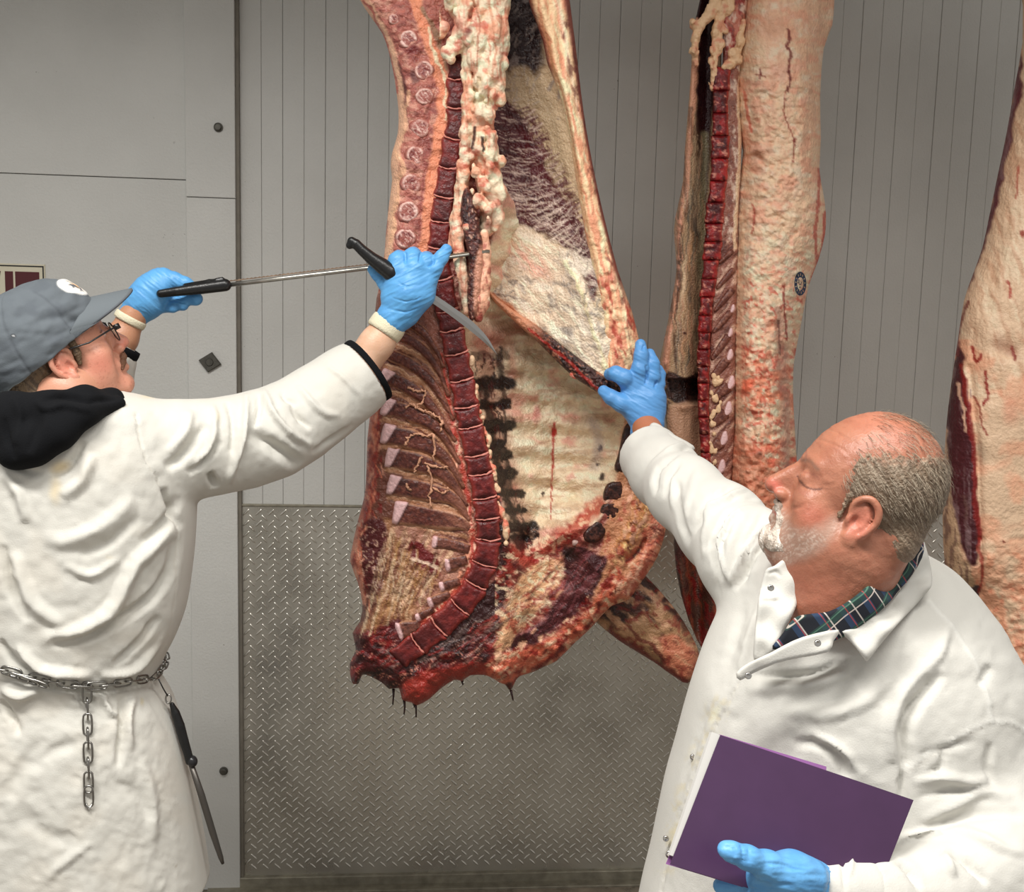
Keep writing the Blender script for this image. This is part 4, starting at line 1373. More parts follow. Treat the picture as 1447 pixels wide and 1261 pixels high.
slab('skirt', [(688, 408), (704, 422), (726, 439), (750, 455), (772, 470), (794, 488), (818, 506), (840, 522), (862, 536), (878, 545), (882, 556), (874, 566), (858, 563), (838, 551), (812, 534), (788, 512), (764, 488), (742, 468), (718, 446), (698, 426)],
     lambda x, y: yflank(x, y)-0.012, 0.035, psk, M_MEAT, beef, s=1.6, R=7, bul=0.014, smooth=3)
def pfl(x, y):
    P = Paint(x, y, (226, 110, 92), warp=2, seed=34)
    P.noise((250, 190, 170), 5, 4, 0.5, 0.65, 0.7)
    return P
slab('loose_flap', [(808, 520), (816, 518), (824, 526), (820, 534), (812, 536), (805, 531)], 1.965, 0.012, pfl, M_WET, beef, s=1.2, R=4, bul=0.008)

# outer edge of the flank: rope of fat with a red margin
FE = [(738, -70), (747, 0), (757, 30), (768, 62), (774, 92), (790, 130), (800, 170), (808, 215), (815, 260), (822, 300), (830, 345), (840, 392), (848, 440), (852, 490), (852, 525), (862, 545), (880, 552),
      (906, 548), (909, 520), (905, 490), (893, 440), (873, 382), (852, 300), (838, 235), (828, 180), (821, 130), (814, 70), (805, 0), (796, -70)]


def pfe(x, y):
    L = np.interp(y, [p[1] for p in FE[:16]], [p[0] for p in FE[:16]])
    R_ = np.interp(y, [p[1] for p in FE[:17:-1]], [p[0] for p in FE[:17:-1]])
    u = (x-L)/(R_-L+1e-6)
    P = Paint(x, y, (232, 196, 160), warp=3, seed=35)
    P.noise((248, 224, 190), 6, 30, 0.52, 0.64, 0.7, ang=-0.2, seed=1)
    P.noise((214, 148, 120), 5, 40, 0.52, 0.64, 0.8, ang=-0.2, seed=2)
    P.put(0.8*np.exp(-((u-0.16)/0.05)**2)*sstep(20, 60, y)*sstep(420, 300, y), (178, 132, 96))
    P.put(0.9*sstep(0.80, 0.93, u)*sstep(470, 380, y), (112, 40, 42))
    P.put(0.6*np.exp(-((u-0.72)/0.06)**2)*sstep(240, 150, y), (250, 214, 190))
    P.put(0.85*sstep(0.16, 0.0, u)*sstep(130, 90, y), (104, 34, 40))
    P.noise((170, 60, 48), 6, 18, 0.56, 0.66, 0.8, ang=-0.25, seed=3, mask=sstep(330, 420, y)*sstep(0.95, 0.6, np.abs(u-0.4)))
    P.noise((96, 30, 30), 5, 16, 0.62, 0.70, 0.7, ang=-0.2, seed=5, mask=sstep(0.5, 0.7, u))
    P.c *= (0.9+0.2*fb2(x/4, y/4, 18, 3))[:, None]
    P.h = 0.012*(fb2(x/8, y/26, 63, 3)-0.5)+0.007*(fb2(x/6, y/6, 64, 2)-0.5)*sstep(280, 340, y)
    P.h += 0.008*np.exp(-((u-0.3)/0.14)**2)*sstep(330, 200, y)
    return P


slab('flank_edge', FE, lambda x, y: 1.985-0.02*sstep(0, 400, y), 0.05, pfe, M_FAT, beef, s=1.9, R=16, bul=0.030, smooth=2)

# ---- foreleg shank sticking out below
def psh(x, y):
    P = Paint(x, y, (176, 140, 106), warp=6, seed=37)
    P.poly([(845, 870), (880, 830), (920, 810), (950, 850), (985, 905), (960, 880), (925, 850), (900, 862), (880, 880)], (60, 38, 34), soft=8)
    P.blob(905, 862, 20, 12, (66, 34, 40), 0.9, 0.6, ang=0.6)
    P.noise((96, 62, 50), 12, 8, 0.54, 0.66, 0.7, seed=2)
    P.poly([(930, 905), (955, 895), (985, 925), (986, 945), (970, 962), (945, 945)], (206, 136, 108), soft=8)
    P.noise((226, 182, 148), 14, 7, 0.54, 0.66, 0.6, ang=0.6, seed=3)
    P.stroke([(862, 894), (890, 912), (925, 936), (955, 955), (972, 965)], 8, (128, 32, 30), 0.9, 0.7)
    P.stroke([(890, 885), (905, 905), (925, 915), (940, 935)], 3, (112, 26, 26), 0.7)
    P.noise((140, 40, 36), 9, 7, 0.58, 0.68, 0.7, seed=4)
    P.h = 0.012*(fb2(x/16, y/12, 65, 3)-0.5)
    return P


slab('shank', [(838, 868), (870, 820), (900, 805), (916, 818), (934, 837), (959, 868), (978, 900), (988, 925), (986, 945), (972, 966), (949, 954), (924, 936), (891, 916), (865, 898)],
     lambda x, y: 2.16+0.0*x, 0.06, psh, M_MEAT, beef, s=2.0, R=26, bul=0.05, smooth=3)

# ---- blood drips
for pts in (((556, 974), (556, 985), (555, 996)), ((571, 990), (572, 1000), (571, 1010)), ((587, 995), (588, 1003), (588, 1014)), ((584, 992), (586, 1000)), ((653, 962), (654, 968)), ((722, 976), (724, 985), (725, 990))):
    P3 = [A(p[0], p[1], 2.06) for p in pts]
    r = np.linspace(0.0032, 0.0010, len(P3)); r[-1] = 0.0016
    V, F = tube(P3, r, 6)
    mk('blood_drip', V, F, M_WET, beef, np.tile(lin((48, 12, 14)), (len(V), 1)))
# ================================================================== second carcass, turned to show its fat back
Y2 = 2.28
beef2 = thing('beef_side', 'beef side showing its pale fat back, red backbone edge and small blue round stamp', 'beef carcass', A(1040, 900, 2.36), 'hanging beef sides')
BACK = [(1050, -70), (1052, 0), (1044, 60), (1040, 120), (1042, 180), (1050, 215), (1042, 270), (1038, 330), (1036, 400), (1034, 470), (1034, 540), (1036, 600), (1030, 650), (1030, 720), (1010, 790), (1000, 860), (1010, 930),
        (1060, 950), (1110, 900), (1128, 800), (1128, 700), (1124, 617), (1121, 568), (1121, 526), (1124, 500), (1134, 448), (1143, 403), (1156, 369), (1166, 331), (1167, 301), (1163, 270), (1158, 241), (1160, 196), (1159, 136), (1164, 69), (1176, 36), (1179, 0), (1180, -70)]


def paint_back(x, y):
    P = Paint(x, y, (234, 196, 168), warp=5, seed=41, wscale=14)
    P.poly([(1052, -70), (1180, -70), (1178, 40), (1162, 80), (1160, 200), (1130, 180), (1120, 60), (1080, 20)], (228, 190, 162), soft=12)
    P.noise((240, 210, 190), 12, 8, 0.5, 0.68, 0.6, seed=1)
    P.noise((222, 164, 140), 16, 12, 0.52, 0.66, 0.6, seed=2)
    P.noise((206, 172, 148), 5, 40, 0.55, 0.68, 0.5, seed=3, mask=(y < 220)*(x > 1080)*1.0)
    P.blob(1092, 40, 34, 34, (206, 158, 130), 0.7, 0.9)
    P.blob(1100, 100, 30, 26, (216, 166, 146), 0.6, 0.9)
    # the lower part is redder and ragged
    low = sstep(440, 520, y)
    P.noise((220, 136, 106), 22, 16, 0.46, 0.62, 0.75, seed=4, mask=low)
    P.noise((196, 90, 70), 8, 9, 0.56, 0.68, 0.65, seed=5, mask=low)
    P.noise((250, 222, 196), 7, 6, 0.58, 0.68, 0.8, seed=6, mask=sstep(280, 380, y))
    P.noise((196, 76, 60), 6, 6, 0.64, 0.72, 0.7, seed=7, mask=sstep(330, 420, y))
    P.blob(1058, 545, 14, 16, (228, 122, 92), 0.8, 0.8)
    P.stroke([(1098, 440), (1104, 480), (1106, 520), (1112, 600), (1110, 680)], 9, (176, 138, 124), 0.6, 0.9)
    P.blob(1072, 645, 9, 7, (92, 70, 62), 0.85, 0.7)
    P.poly([(1040, 620), (1080, 650), (1112, 690), (1128, 760), (1090, 800), (1020, 800), (1028, 700)], (196, 130, 102), 0.7, soft=16)
    # veins
    P.setwarp(2, 5)
    P.stroke([(1114, 42), (1116, 55), (1112, 66), (1117, 75), (1113, 100)], 3.0, (120, 40, 38), 0.85, 0.7)
    P.stroke([(1114, 100), (1117, 112), (1112, 128)], 2.8, (110, 34, 34), 0.85, 0.7)
    P.stroke([(1110, 130), (1108, 160), (1116, 182), (1122, 200), (1120, 230)], 1.6, (150, 74, 62), 0.8, 0.7)
    P.blob(1123, 199, 4, 4, (130, 40, 38), 0.8)
    P.stroke([(1074, 98), (1074, 112)], 2.4, (120, 50, 46), 0.8)
    P.stroke([(1068, 104), (1082, 108)], 1.5, (140, 70, 60), 0.7)
    P.stroke([(1064, 288), (1066, 310), (1062, 330)], 2, (170, 66, 54), 0.7)
    P.stroke([(1108, 404), (1108, 430), (1110, 450), (1112, 480)], 2.2, (140, 34, 32), 0.85, 0.7)
    P.stroke([(1100, 455), (1102, 500)], 2.2, (110, 70, 64), 0.7)
    P.stroke([(1052, 130), (1056, 160), (1062, 185)], 2.6, (206, 110, 90), 0.7)
    P.stroke([(1158, 240), (1156, 290), (1152, 330), (1154, 372)], 3, (176, 62, 52), 0.7)
    P.stroke([(1166, 300), (1164, 340), (1158, 366), (1146, 400)], 3.5, (190, 80, 66), 0.8)
    P.blob(1072, 218, 16, 9, (176, 136, 108), 0.6, 0.8, ang=0.4)
    P.stroke([(1048, 330), (1046, 420), (1044, 520), (1044, 620)], 6, (240, 190, 160), 0.8, 0.7)
    P.c *= (0.9+0.2*fb2(x/4, y/4, 12, 3))[:, None]
    mid = sstep(60, 140, y)*sstep(1168, 1130, x)
    P.h = mid*(0.016*(fb2(x/14, y/11, 42, 4)-0.5)+0.012*(fb2(x/4.5, y/4.5, 43, 3)-0.5))
    P.h += low*0.016*(fb2(x/9, y/9, 44, 3)-0.5)
    P.h += 0.010*np.exp(-(segdist(x, y, [(1052, 216), (1070, 212), (1086, 226)])[0]/5)**2)
    P.h -= 0.012*np.exp(-(np.hypot((x-1076)/10, (y-226)/7))**2)
    P.h -= 0.008*np.exp(-(segdist(x, y, [(1100, 455), (1102, 500), (1106, 560)])[0]/4)**2)
    return P


def fn_b2(x, y, d):
    P = paint_back(x, y)
    xl = np.interp(y, [-70, 60, 215, 400, 650, 800, 950], [1050, 1044, 1048, 1036, 1030, 1008, 1010])
    w = np.interp(y, [-70, 0, 136, 300, 500, 700, 950], [130, 126, 118, 128, 88, 96, 80])
    u = np.clip((x-xl)/w, 0, 1)
    prof = np.sin(np.pi*np.clip(0.12+0.80*u, 0, 1))**0.8
    yf = Y2+0.09-0.11*prof*bulge(d, 30)-P.h*np.clip(d/5, 0, 1)
    return yf, Y2+0.10+0.14*bulge(d, 50), P.c


V, F, C = relief(BACK, 1.9, fn_b2, 2)
mk('fat_back', V, F, M_FAT, beef2, C)

# flank and cavity side at the left, brown membrane
FL2 = [(985, -70), (989, 0), (979, 39), (977, 90), (974, 135), (970, 181), (967, 220), (965, 256), (957, 295), (952, 325), (956, 377), (950, 420), (941, 468), (934, 500), (932, 517), (936, 540), (938, 554), (941, 597), (948, 640), (956, 700), (952, 770), (962, 840), (985, 905), (1010, 930),
       (1030, 860), (1030, 700), (1010, 600), (1010, 400), (1016, 200), (1020, 60), (1020, -70)]


def paint_fl2(x, y):
    P = Paint(x, y, (184, 156, 126), warp=3, seed=45)
    P.poly([(980, -70), (1012, -70), (1012, 90), (1004, 200), (1000, 280), (996, 300), (990, 250), (984, 180), (984, 60)], (56, 20, 24), soft=6)
    P.stroke([(984, 30), (980, 120), (974, 200), (968, 280), (960, 330), (958, 400), (946, 480), (940, 520)], 7, (206, 154, 128), 0.9, 0.6)
    P.noise((110, 80, 62), 4, 60, 0.52, 0.64, 0.7, ang=-0.03, seed=1, mask=(y > 150)*(y < 530)*1.0)
    P.stroke([(996, 190), (994, 260), (992, 330), (990, 400), (992, 470)], 8, (150, 140, 112), 0.8, 0.8)
    P.stroke([(986, 250), (982, 290), (984, 330)], 6, (84, 78, 72), 0.7, 0.8)
    P.stroke([(978, 330), (972, 420), (966, 500)], 6, (196, 154, 116), 0.7, 0.8)
    P.stroke([(962, 330), (957, 420), (954, 520)], 2, (92, 66, 54), 0.8)
    P.noise((226, 170, 146), 5, 8, 0.52, 0.64, 0.8, seed=2, mask=(x < np.interp(y, [290, 330, 400, 470, 530], [966, 962, 960, 950, 945]))*(y > 280)*(y < 560)*1.0)
    P.poly([(940, 528), (968, 532), (994, 526), (994, 570), (972, 574), (946, 564)], (52, 30, 28), soft=4)
    P.noise((96, 66, 56), 5, 3, 0.55, 0.66, 0.8, seed=3, mask=(y > 525)*(y < 590)*1.0)
    P.poly([(944, 580), (965, 570), (994, 572), (994, 640), (975, 640), (950, 620)], (196, 158, 132), soft=6)
    P.stroke([(940, 550), (940, 600), (945, 630)], 3, (50, 26, 26), 0.9)
    P.noise((120, 52, 46), 5, 14, 0.5, 0.64, 0.8, seed=4, mask=(y > 700)*1.0)
    P.poly([(945, 720), (985, 700), (1030, 740), (1030, 930), (990, 930), (955, 840)], (70, 26, 26), 0.85, soft=10)
    P.noise((150, 80, 56), 5, 26, 0.54, 0.64, 0.8, ang=-0.15, seed=5, mask=(y > 780)*1.0)
    P.noise((140, 26, 28), 6, 20, 0.60, 0.68, 0.8, ang=-0.15, seed=6, mask=(y > 780)*1.0)
    r_ = np.random.default_rng(21)
    for q in range(130):
        yy = r_.uniform(190, 520); xx = np.interp(yy, [190, 330, 520], [984, 975, 972])+r_.normal(0, 11)
        ln = r_.uniform(20, 70)
        P.stroke([(xx, yy), (xx-ln*0.06+r_.normal(0, 1), min(yy+ln, 528))], r_.uniform(1.0, 2.6), ((222, 196, 164), (120, 100, 82), (104, 104, 96), (206, 160, 132))[q % 4], r_.uniform(0.3, 0.7), 0.9, curve=False)
    P.blob(967, 472, 3, 3, (70, 20, 24), 0.9)
    P.h = 0.006*(fb2(x/5, y/40, 46, 2)-0.5)
    P.h += 0.014*np.exp(-(segdist(x, y, [(962, 300), (956, 400), (943, 490), (938, 530)])[0]/5)**2)
    P.h -= 0.035*inpoly(x, y, [(944, 536), (994, 536), (994, 572), (950, 572)])
    P.h += 0.012*(np.exp(-np.hypot((x-978)/9, (y-572)/8)**2)+np.exp(-np.hypot((x-988)/7, (y-584)/8)**2)+np.exp(-np.hypot((x-966)/6, (y-576)/6)**2))
    return P


def fn_fl2(x, y, d):
    P = paint_fl2(x, y)
    hol = 0.05*np.exp(-((x-1000+0.02*(y-100))/16)**2)
    b = bulge(d, 14)
    return Y2+0.075-0.03*b+hol*b-P.h*np.clip(d/4, 0, 1), Y2+0.09+0.06*bulge(d, 20), P.c


V, F, C = relief(FL2, 1.8, fn_fl2, 2)
mk('flank', V, F, M_MEAT, beef2, C)

# strip of loin bone and rib ends between backbone and fat
ST = [(1020, -70), (1018, 0), (1022, 60), (1020, 110), (1018, 200), (1014, 300), (1008, 380), (1004, 460), (1000, 540), (998, 640), (996, 690), (1030, 700), (1038, 600), (1040, 500), (1042, 400), (1044, 300), (1048, 200), (1044, 120), (1052, 40), (1056, 0), (1056, -70)]


def paint_st(x, y):
    P = Paint(x, y, (156, 108, 94), warp=3, seed=47)
    P.poly([(1018, -70), (1060, -70), (1058, 60), (1046, 80), (1024, 80)], (196, 130, 112), soft=6)
    P.noise((150, 40, 42), 8, 16, 0.5, 0.62, 0.8, seed=1, mask=(y < 110)*1.0)
    P.noise((226, 206, 190), 6, 12, 0.52, 0.64, 0.8, seed=2, mask=(y < 340)*1.0)
    P.noise((128, 84, 74), 5, 9, 0.54, 0.64, 0.8, seed=3, mask=(y < 340)*1.0)
    P.noise((222, 190, 170), 22, 4, 0.55, 0.66, 0.8, ang=-0.95, seed=4, mask=(y > 340)*1.0)
    P.noise((92, 48, 42), 22, 5, 0.55, 0.66, 0.8, ang=-0.95, seed=5, mask=(y > 340)*1.0)
    P.stroke([(1050, 60), (1044, 140), (1046, 200), (1040, 300), (1038, 350)], 3.5, (240, 206, 176), 0.9)
    P.h = 0.006*(fb2(x/6, y/6, 48, 2)-0.5)
    return P


slab('loin_strip', ST, Y2+0.055, 0.06, paint_st, M_MEAT, beef2, s=1.7, R=8, bul=0.014, smooth=2)
# slanting rib bones in that strip
for k, (a, b, w) in enumerate((((1036, 354), (1016, 372), 4.5), ((1037, 380), (1013, 408), 5), ((1036, 408), (1010, 440), 5.5), ((1033, 440), (1008, 470), 5.5), ((1030, 474), (1006, 508), 6),
                               ((1029, 506), (1006, 534), 7.5), ((1030, 545), (1010, 562), 8.5), ((1026, 582), (1008, 600), 9), ((1020, 624), (1006, 636), 9), ((1016, 664), (1004, 672), 9))):
    a = np.array(a, float); b = np.array(b, float)
    T = (b-a)/np.linalg.norm(b-a); N = np.array([-T[1], T[0]])
    pts = [a+(b-a)*t+N*w*q for t, q in ((0, 0.8), (0.2, 1), (0.6, 0.9), (1, 0.5))]+[a+(b-a)*t-N*w*q for t, q in ((1, 0.5), (0.6, 0.9), (0.2, 1), (0, 0.8))]
    def pr2(x, y, k=k, a=a, T=T, N=N):
        P = Paint(x, y, (122, 76, 64), warp=2, seed=50+k)
        P.noise((88, 48, 42), 4, 4, 0.52, 0.66, 0.7)
        P.noise((170, 126, 110), 3, 3, 0.56, 0.66, 0.6, seed=1)
        return P
    slab('rib_bone', pts, Y2+0.046, 0.03, pr2, M_BONE, beef2, s=1.4, R=4, bul=0.012, smooth=3)
    if k >= 3:
        c = a+N*w*0.2-T*3
        pts = [c+np.array(q)*w*0.75 for q in ((0.9, -1.6), (1.2, 0.2), (0.2, 1.5), (-0.7, 1.2), (-0.3, -0.6), (0.2, -1.6))]
        def pcp(x, y):
            P = Paint(x, y, (226, 196, 196), warp=1, seed=3)
            return P
        slab('rib_cartilage', pts, Y2+0.044, 0.02, pcp, M_BONE, beef2, s=1.3, R=3, bul=0.010, smooth=3)
# knobs of pale fat along those ribs
S = SDF(A(1000, 700, Y2-0.02)-[0.02, 0, 0.02], A(1040, 500, Y2+0.1)+[0.02, 0, 0.02], 0.0026)
for q in range(46):
    py = rng.uniform(528, 690)
    px = np.interp(py, [528, 690], [1006, 1004])+abs(rng.normal(0, 6))+3*math.sin(py/6)
    r = rng.uniform(2.0, 4.2)*MPX(Y2)
    S.ell(A(px, py, Y2+0.036), (r, r, r*rng.uniform(0.8, 1.8)), k=0.003)
V, F = S.mesh()
mk('fat_knobs', V, F, M_FAT, beef2, np.tile(lin((226, 196, 162)), (len(V), 1)))

# backbone edge, seen side on: one block per vertebra
sp2 = spl([(1020, 95), (1018, 150), (1018, 200), (1016, 250), (1010, 300), (1008, 340), (1004, 380), (999, 420), (996, 460), (994, 500), (994, 540), (994, 580), (996, 620), (998, 660), (1000, 700)], 8)
ys_ = [95, 128, 160, 192, 224, 256, 286, 316, 342, 368, 394, 420, 446, 470, 494, 518, 542, 566, 590, 614, 640, 668, 700]
for k in range(len(ys_)-1):
    y0, y1 = ys_[k]+0.3, ys_[k+1]-0.3
    w = np.interp(y0, [95, 320, 420, 520, 600, 700], [11, 12, 8.5, 8, 6.5, 6])
    cx = lambda yy: float(np.interp(yy, sp2[:, 1], sp2[:, 0]))
    w *= rng.uniform(1.0, 1.22)
    pts = [(cx(y0)-w, y0), (cx(y0), y0-0.5), (cx(y0)+w, y0), (cx((y0+y1)/2)+w*0.9, (y0+y1)/2), (cx(y1)+w, y1), (cx(y1), y1+0.5), (cx(y1)-w, y1), (cx((y0+y1)/2)-w*0.88, (y0+y1)/2)]
    def pv2(x, y, k=k, w=w, y1=y1):
        P = Paint(x, y, (120, 28, 34), warp=3, seed=70+k)
        P.noise((176, 50, 50), 6, 9, 0.5, 0.62, 0.7)
        P.noise((66, 10, 16), 7, 9, 0.54, 0.64, 0.8, seed=2)
        u = (x-np.interp(y, sp2[:, 1], sp2[:, 0]))/w
        P.put(0.6*sstep(0.6, 0.95, u), (206, 96, 84))
        P.noise((226, 160, 140), 5, 3, 0.66, 0.74, 0.7, seed=4)
        P.h = 0.004*(fb2(x/4, y/4, k, 2)-0.5)
        return P
    slab('vertebra', pts, Y2+0.042, 0.05, pv2, M_BONE, beef2, s=1.6, R=6, bul=0.011, smooth=2)
# fat at the head of the backbone
S = SDF(A(970, 130, Y2-0.03)-[0.02, 0, 0.02], A(1050, -70, Y2+0.1)+[0.02, 0, 0.02], 0.0028)
for (px, py, r) in ((986, 38, 6), (984, 50, 6), (982, 62, 6), (981, 74, 5), (980, 30, 6), (992, 26, 6), (1000, 20, 6), (1008, 8, 6), (1010, 22, 5), (1018, 14, 7), (1024, 6, 7), (1030, 12, 6), (1012, 34, 6), (1010, 46, 6), (1012, 58, 6), (1016, 66, 6), (1010, 72, 5), (1008, 86, 5), (1007, 98, 4), (1022, 40, 5), (1036, 76, 7), (1042, 84, 6), (1008, 110, 3.5), (1007, 122, 3), (1028, 92, 5), (1046, 58, 6), (1002, 262, 6), (998, 272, 5), (1006, 250, 4)):
    for q in range(5):
        j = rng.normal(0, 3.0, 2)
        rr_ = r*MPX(Y2)*rng.uniform(0.35, 0.75)
        S.ell(A(px+j[0], py+j[1], Y2+0.036+rng.normal(0, 0.004)), (rr_, rr_, rr_*rng.uniform(1, 1.8)), k=0.006)
for core in ([(984, 92), (981, 74), (983, 56), (988, 40), (1000, 24), (1010, 6), (1016, -30)], [(1036, -30), (1030, 5), (1020, 20), (1013, 38), (1011, 62), (1009, 92), (1007, 126)], [(1050, 30), (1046, 58), (1040, 80), (1032, 92)]):
    S.chain([A(a, b, Y2+0.042) for a, b in core], [MPX(Y2)*q_ for q_ in np.linspace(7.5, 3.5, len(core))[::1 if core[0][1] < 0 else -1]], k=0.006)
V, F = S.mesh()
x, y = PR(V)
V = V+normals(V, F)*(0.007*(fb3(V*120, 3, 3)-0.5))[:, None]
P = Paint(x, y, (222, 190, 156), warp=2, seed=9)
P.noise((206, 132, 110), 8, 8, 0.54, 0.66, 0.6)
mk('kidney_fat', V, F, M_FAT, beef2, P.c)


# blue ink stamp on the fat: two rings, a ring of letter-like strokes and a centre mark
def on_back(px, py, lift=0.0012):
    x = np.atleast_1d(np.asarray(px, float)); y = np.atleast_1d(np.asarray(py, float))
    d, _, _, _ = segdist(x, y, spl(BACK, 2, True), True)
    yf = fn_b2(x, y, d)[0]
    return A(x, y, yf-lift)


sc_, sr = np.array([1131.0, 401.0]), (8.4, 17.0)
parts = []


def ring(r0, r1, n=40, a0=0, a1=2*math.pi):
    a = np.linspace(a0, a1, n)
    i = on_back(sc_[0]+sr[0]*r0*np.cos(a), sc_[1]+sr[1]*r0*np.sin(a)); o = on_back(sc_[0]+sr[0]*r1*np.cos(a), sc_[1]+sr[1]*r1*np.sin(a))
    return np.vstack([i, o]), [(k, k+1, n+k+1, n+k) for k in range(n-1)]


parts = [ring(0.86, 1.0), ring(0.54, 0.66)]
for k in range(13):
    a = k*2*math.pi/13
    parts.append(ring(0.66, 0.90, 4, a, a+0.34))
for (dx, dy, w_, h_) in ((-0.25, -0.2, 0.12, 0.36), (0.2, -0.2, 0.12, 0.36), (0.0, 0.05, 0.35, 0.07), (-0.05, 0.3, 0.3, 0.07)):
    xs = sc_[0]+sr[0]*np.array([dx-w_/2, dx+w_/2, dx+w_/2, dx-w_/2]); ys2 = sc_[1]+sr[1]*np.array([dy-h_/2, dy-h_/2, dy+h_/2, dy+h_/2])
    parts.append((on_back(xs, ys2), [(0, 1, 2, 3)]))
V, F = join(parts)
o = mk('ink_stamp', V, F, mat('blue_stamp_ink', (44, 60, 88), 0.6, vary=0.3, vscale=200), beef2, smooth=False)
o['label'] = 'small round blue ink stamp'

# ================================================================== third carcass at the right edge
Y3 = 2.05
beef3 = thing('beef_side', 'pale tan beef side behind the bald man, cut off by the right picture edge', 'beef carcass', A(1500, 1020, 2.15), 'hanging beef sides')
OUT3 = [(1462, -70), (1445, 60), (1433, 127), (1422, 190), (1410, 247), (1398, 305), (1388, 351), (1374, 390), (1362, 426), (1354, 478), (1347, 523), (1340, 575), (1336, 620), (1333, 680), (1332, 732), (1335, 799), (1346, 830), (1362, 843), (1376, 866), (1384, 900), (1400, 980), (1430, 1060),
        (1520, 1090), (1620, 1040), (1680, 900), (1700, 700), (1690, 450), (1660, 200), (1620, 0), (1600, -70)]


def paint_3(x, y):
    P = Paint(x, y, (220, 193, 166), warp=6, seed=55, wscale=18)
    P.noise((232, 208, 182), 10, 60, 0.5, 0.64, 0.7, ang=-0.35, seed=1, mask=(y < 560)*1.0)
    P.noise((198, 158, 130), 8, 60, 0.54, 0.66, 0.6, ang=-0.35, seed=2, mask=(y < 560)*1.0)
    P.noise((236, 176, 146), 40, 30, 0.5, 0.66, 0.7, seed=3, mask=(y > 480)*1.0)
    P.noise((226, 156, 124), 20, 24, 0.55, 0.66, 0.6, seed=4, mask=(y > 780)*1.0)
    P.noise((206, 130, 104), 8, 6, 0.6, 0.7, 0.5, seed=5, mask=(y > 820)*1.0)
    P.blob(1424, 490, 34, 18, (166, 120, 98), 0.65, 0.9, ang=0.7)
    P.blob(1430, 580, 20, 30, (226, 166, 140), 0.6, 0.9)
    P.blob(1385, 640, 14, 30, (168, 150, 130), 0.5, 0.9)
    # dark lean along the left rim
    P.poly([(1440, 80), (1446, 120), (1436, 160), (1420, 240), (1400, 320), (1380, 380), (1366, 412), (1386, 345), (1408, 245), (1430, 130)], (112, 52, 62), soft=4)
    P.stroke([(1438, 100), (1428, 170), (1414, 250)], 4, (150, 120, 124), 0.7, 0.8)
    P.poly([(1352, 490), (1360, 500), (1364, 540), (1372, 600), (1382, 680), (1384, 760), (1378, 800), (1366, 790), (1350, 740), (1340, 660), (1338, 600), (1346, 540)], (86, 38, 46), soft=4)
    P.noise((140, 116, 118), 3, 40, 0.54, 0.66, 0.7, ang=-0.06, seed=6, mask=(x < 1372)*(y > 520)*(y < 830)*1.0)
    P.stroke([(1360, 520), (1368, 580), (1376, 640), (1380, 700), (1384, 760)], 5, (140, 34, 30), 0.85, 0.6)
    P.stroke([(1356, 540), (1362, 580), (1366, 610)], 2.2, (226, 190, 166), 0.9)
    P.poly([(1334, 720), (1342, 690), (1352, 740), (1362, 790), (1370, 800), (1376, 840), (1362, 843), (1338, 810)], (196, 170, 142), soft=5)
    P.noise((120, 90, 84), 3, 30, 0.56, 0.66, 0.7, seed=7, mask=(x < 1368)*(y > 700)*(y < 850)*1.0)
    P.poly([(1364, 842), (1378, 830), (1386, 838), (1386, 870), (1376, 866)], (84, 70, 72), soft=3)
    P.stroke([(1384, 760), (1386, 800), (1384, 840)], 3.5, (158, 50, 44), 0.8)
    P.stroke([(1366, 428), (1358, 470), (1352, 500)], 3, (130, 40, 40), 0.8)
    # blood marks
    P.setwarp(2, 5)
    P.stroke([(1374, 490), (1378, 510), (1384, 508), (1386, 500)], 3.2, (150, 34, 28), 0.9, 0.6)
    P.stroke([(1392, 526), (1394, 545), (1396, 560), (1390, 572)], 3, (150, 30, 26), 0.9, 0.6)
    P.stroke([(1376, 560), (1384, 575), (1388, 600), (1396, 615)], 2, (150, 60, 46), 0.8)
    P.stroke([(1430, 490), (1434, 508)], 2.6, (140, 40, 36), 0.8)
    P.stroke([(1424, 398), (1428, 410), (1426, 420)], 2.4, (170, 60, 46), 0.8)
    P.blob(1445, 330, 5, 6, (160, 40, 34), 0.8)
    P.stroke([(1440, 235), (1436, 280)], 2, (170, 70, 56), 0.7)
    P.blob(1418, 766, 3, 3, (140, 60, 50), 0.8)
    P.c *= (0.92+0.16*fb2(x/4, y/4, 13, 3))[:, None]
    P.h = 0.016*(fb2(x/60, y/50, 56, 3)-0.5)+0.010*(fb2(x/9, y/40+x/60, 57, 3)-0.5)*sstep(600, 480, y)
    P.h += 0.012*(fb2(x/10, y/7, 58, 3)-0.5)*sstep(700, 820, y)
    P.h -= 0.012*np.exp(-(np.hypot((x-1424)/26, (y-494)/14))**2)
    P.h -= 0.008*np.exp(-(segdist(x, y, [(1370, 520), (1382, 640), (1386, 760), (1386, 840)])[0]/5)**2)
    return P


def fn_3(x, y, d):
    P = paint_3(x, y)
    yf = Y3+0.14-0.16*bulge(d, 120)-P.h*np.clip(d/8, 0, 1)
    return yf, Y3+0.14+0.16*bulge(d, 110), P.c


V, F, C = relief(OUT3, 2.2, fn_3, 2)
mk('body_meat', V, F, M_FAT, beef3, C)
# ---- what the sides hang from, above the picture: hind legs, hooks, overhead rail
M_RAIL = mat('galvanised_rail', (150, 150, 148), 0.45, 0.8, vary=0.1, vscale=20)
M_HOOK = mat('steel_hook', (170, 168, 164), 0.3, 1.0)


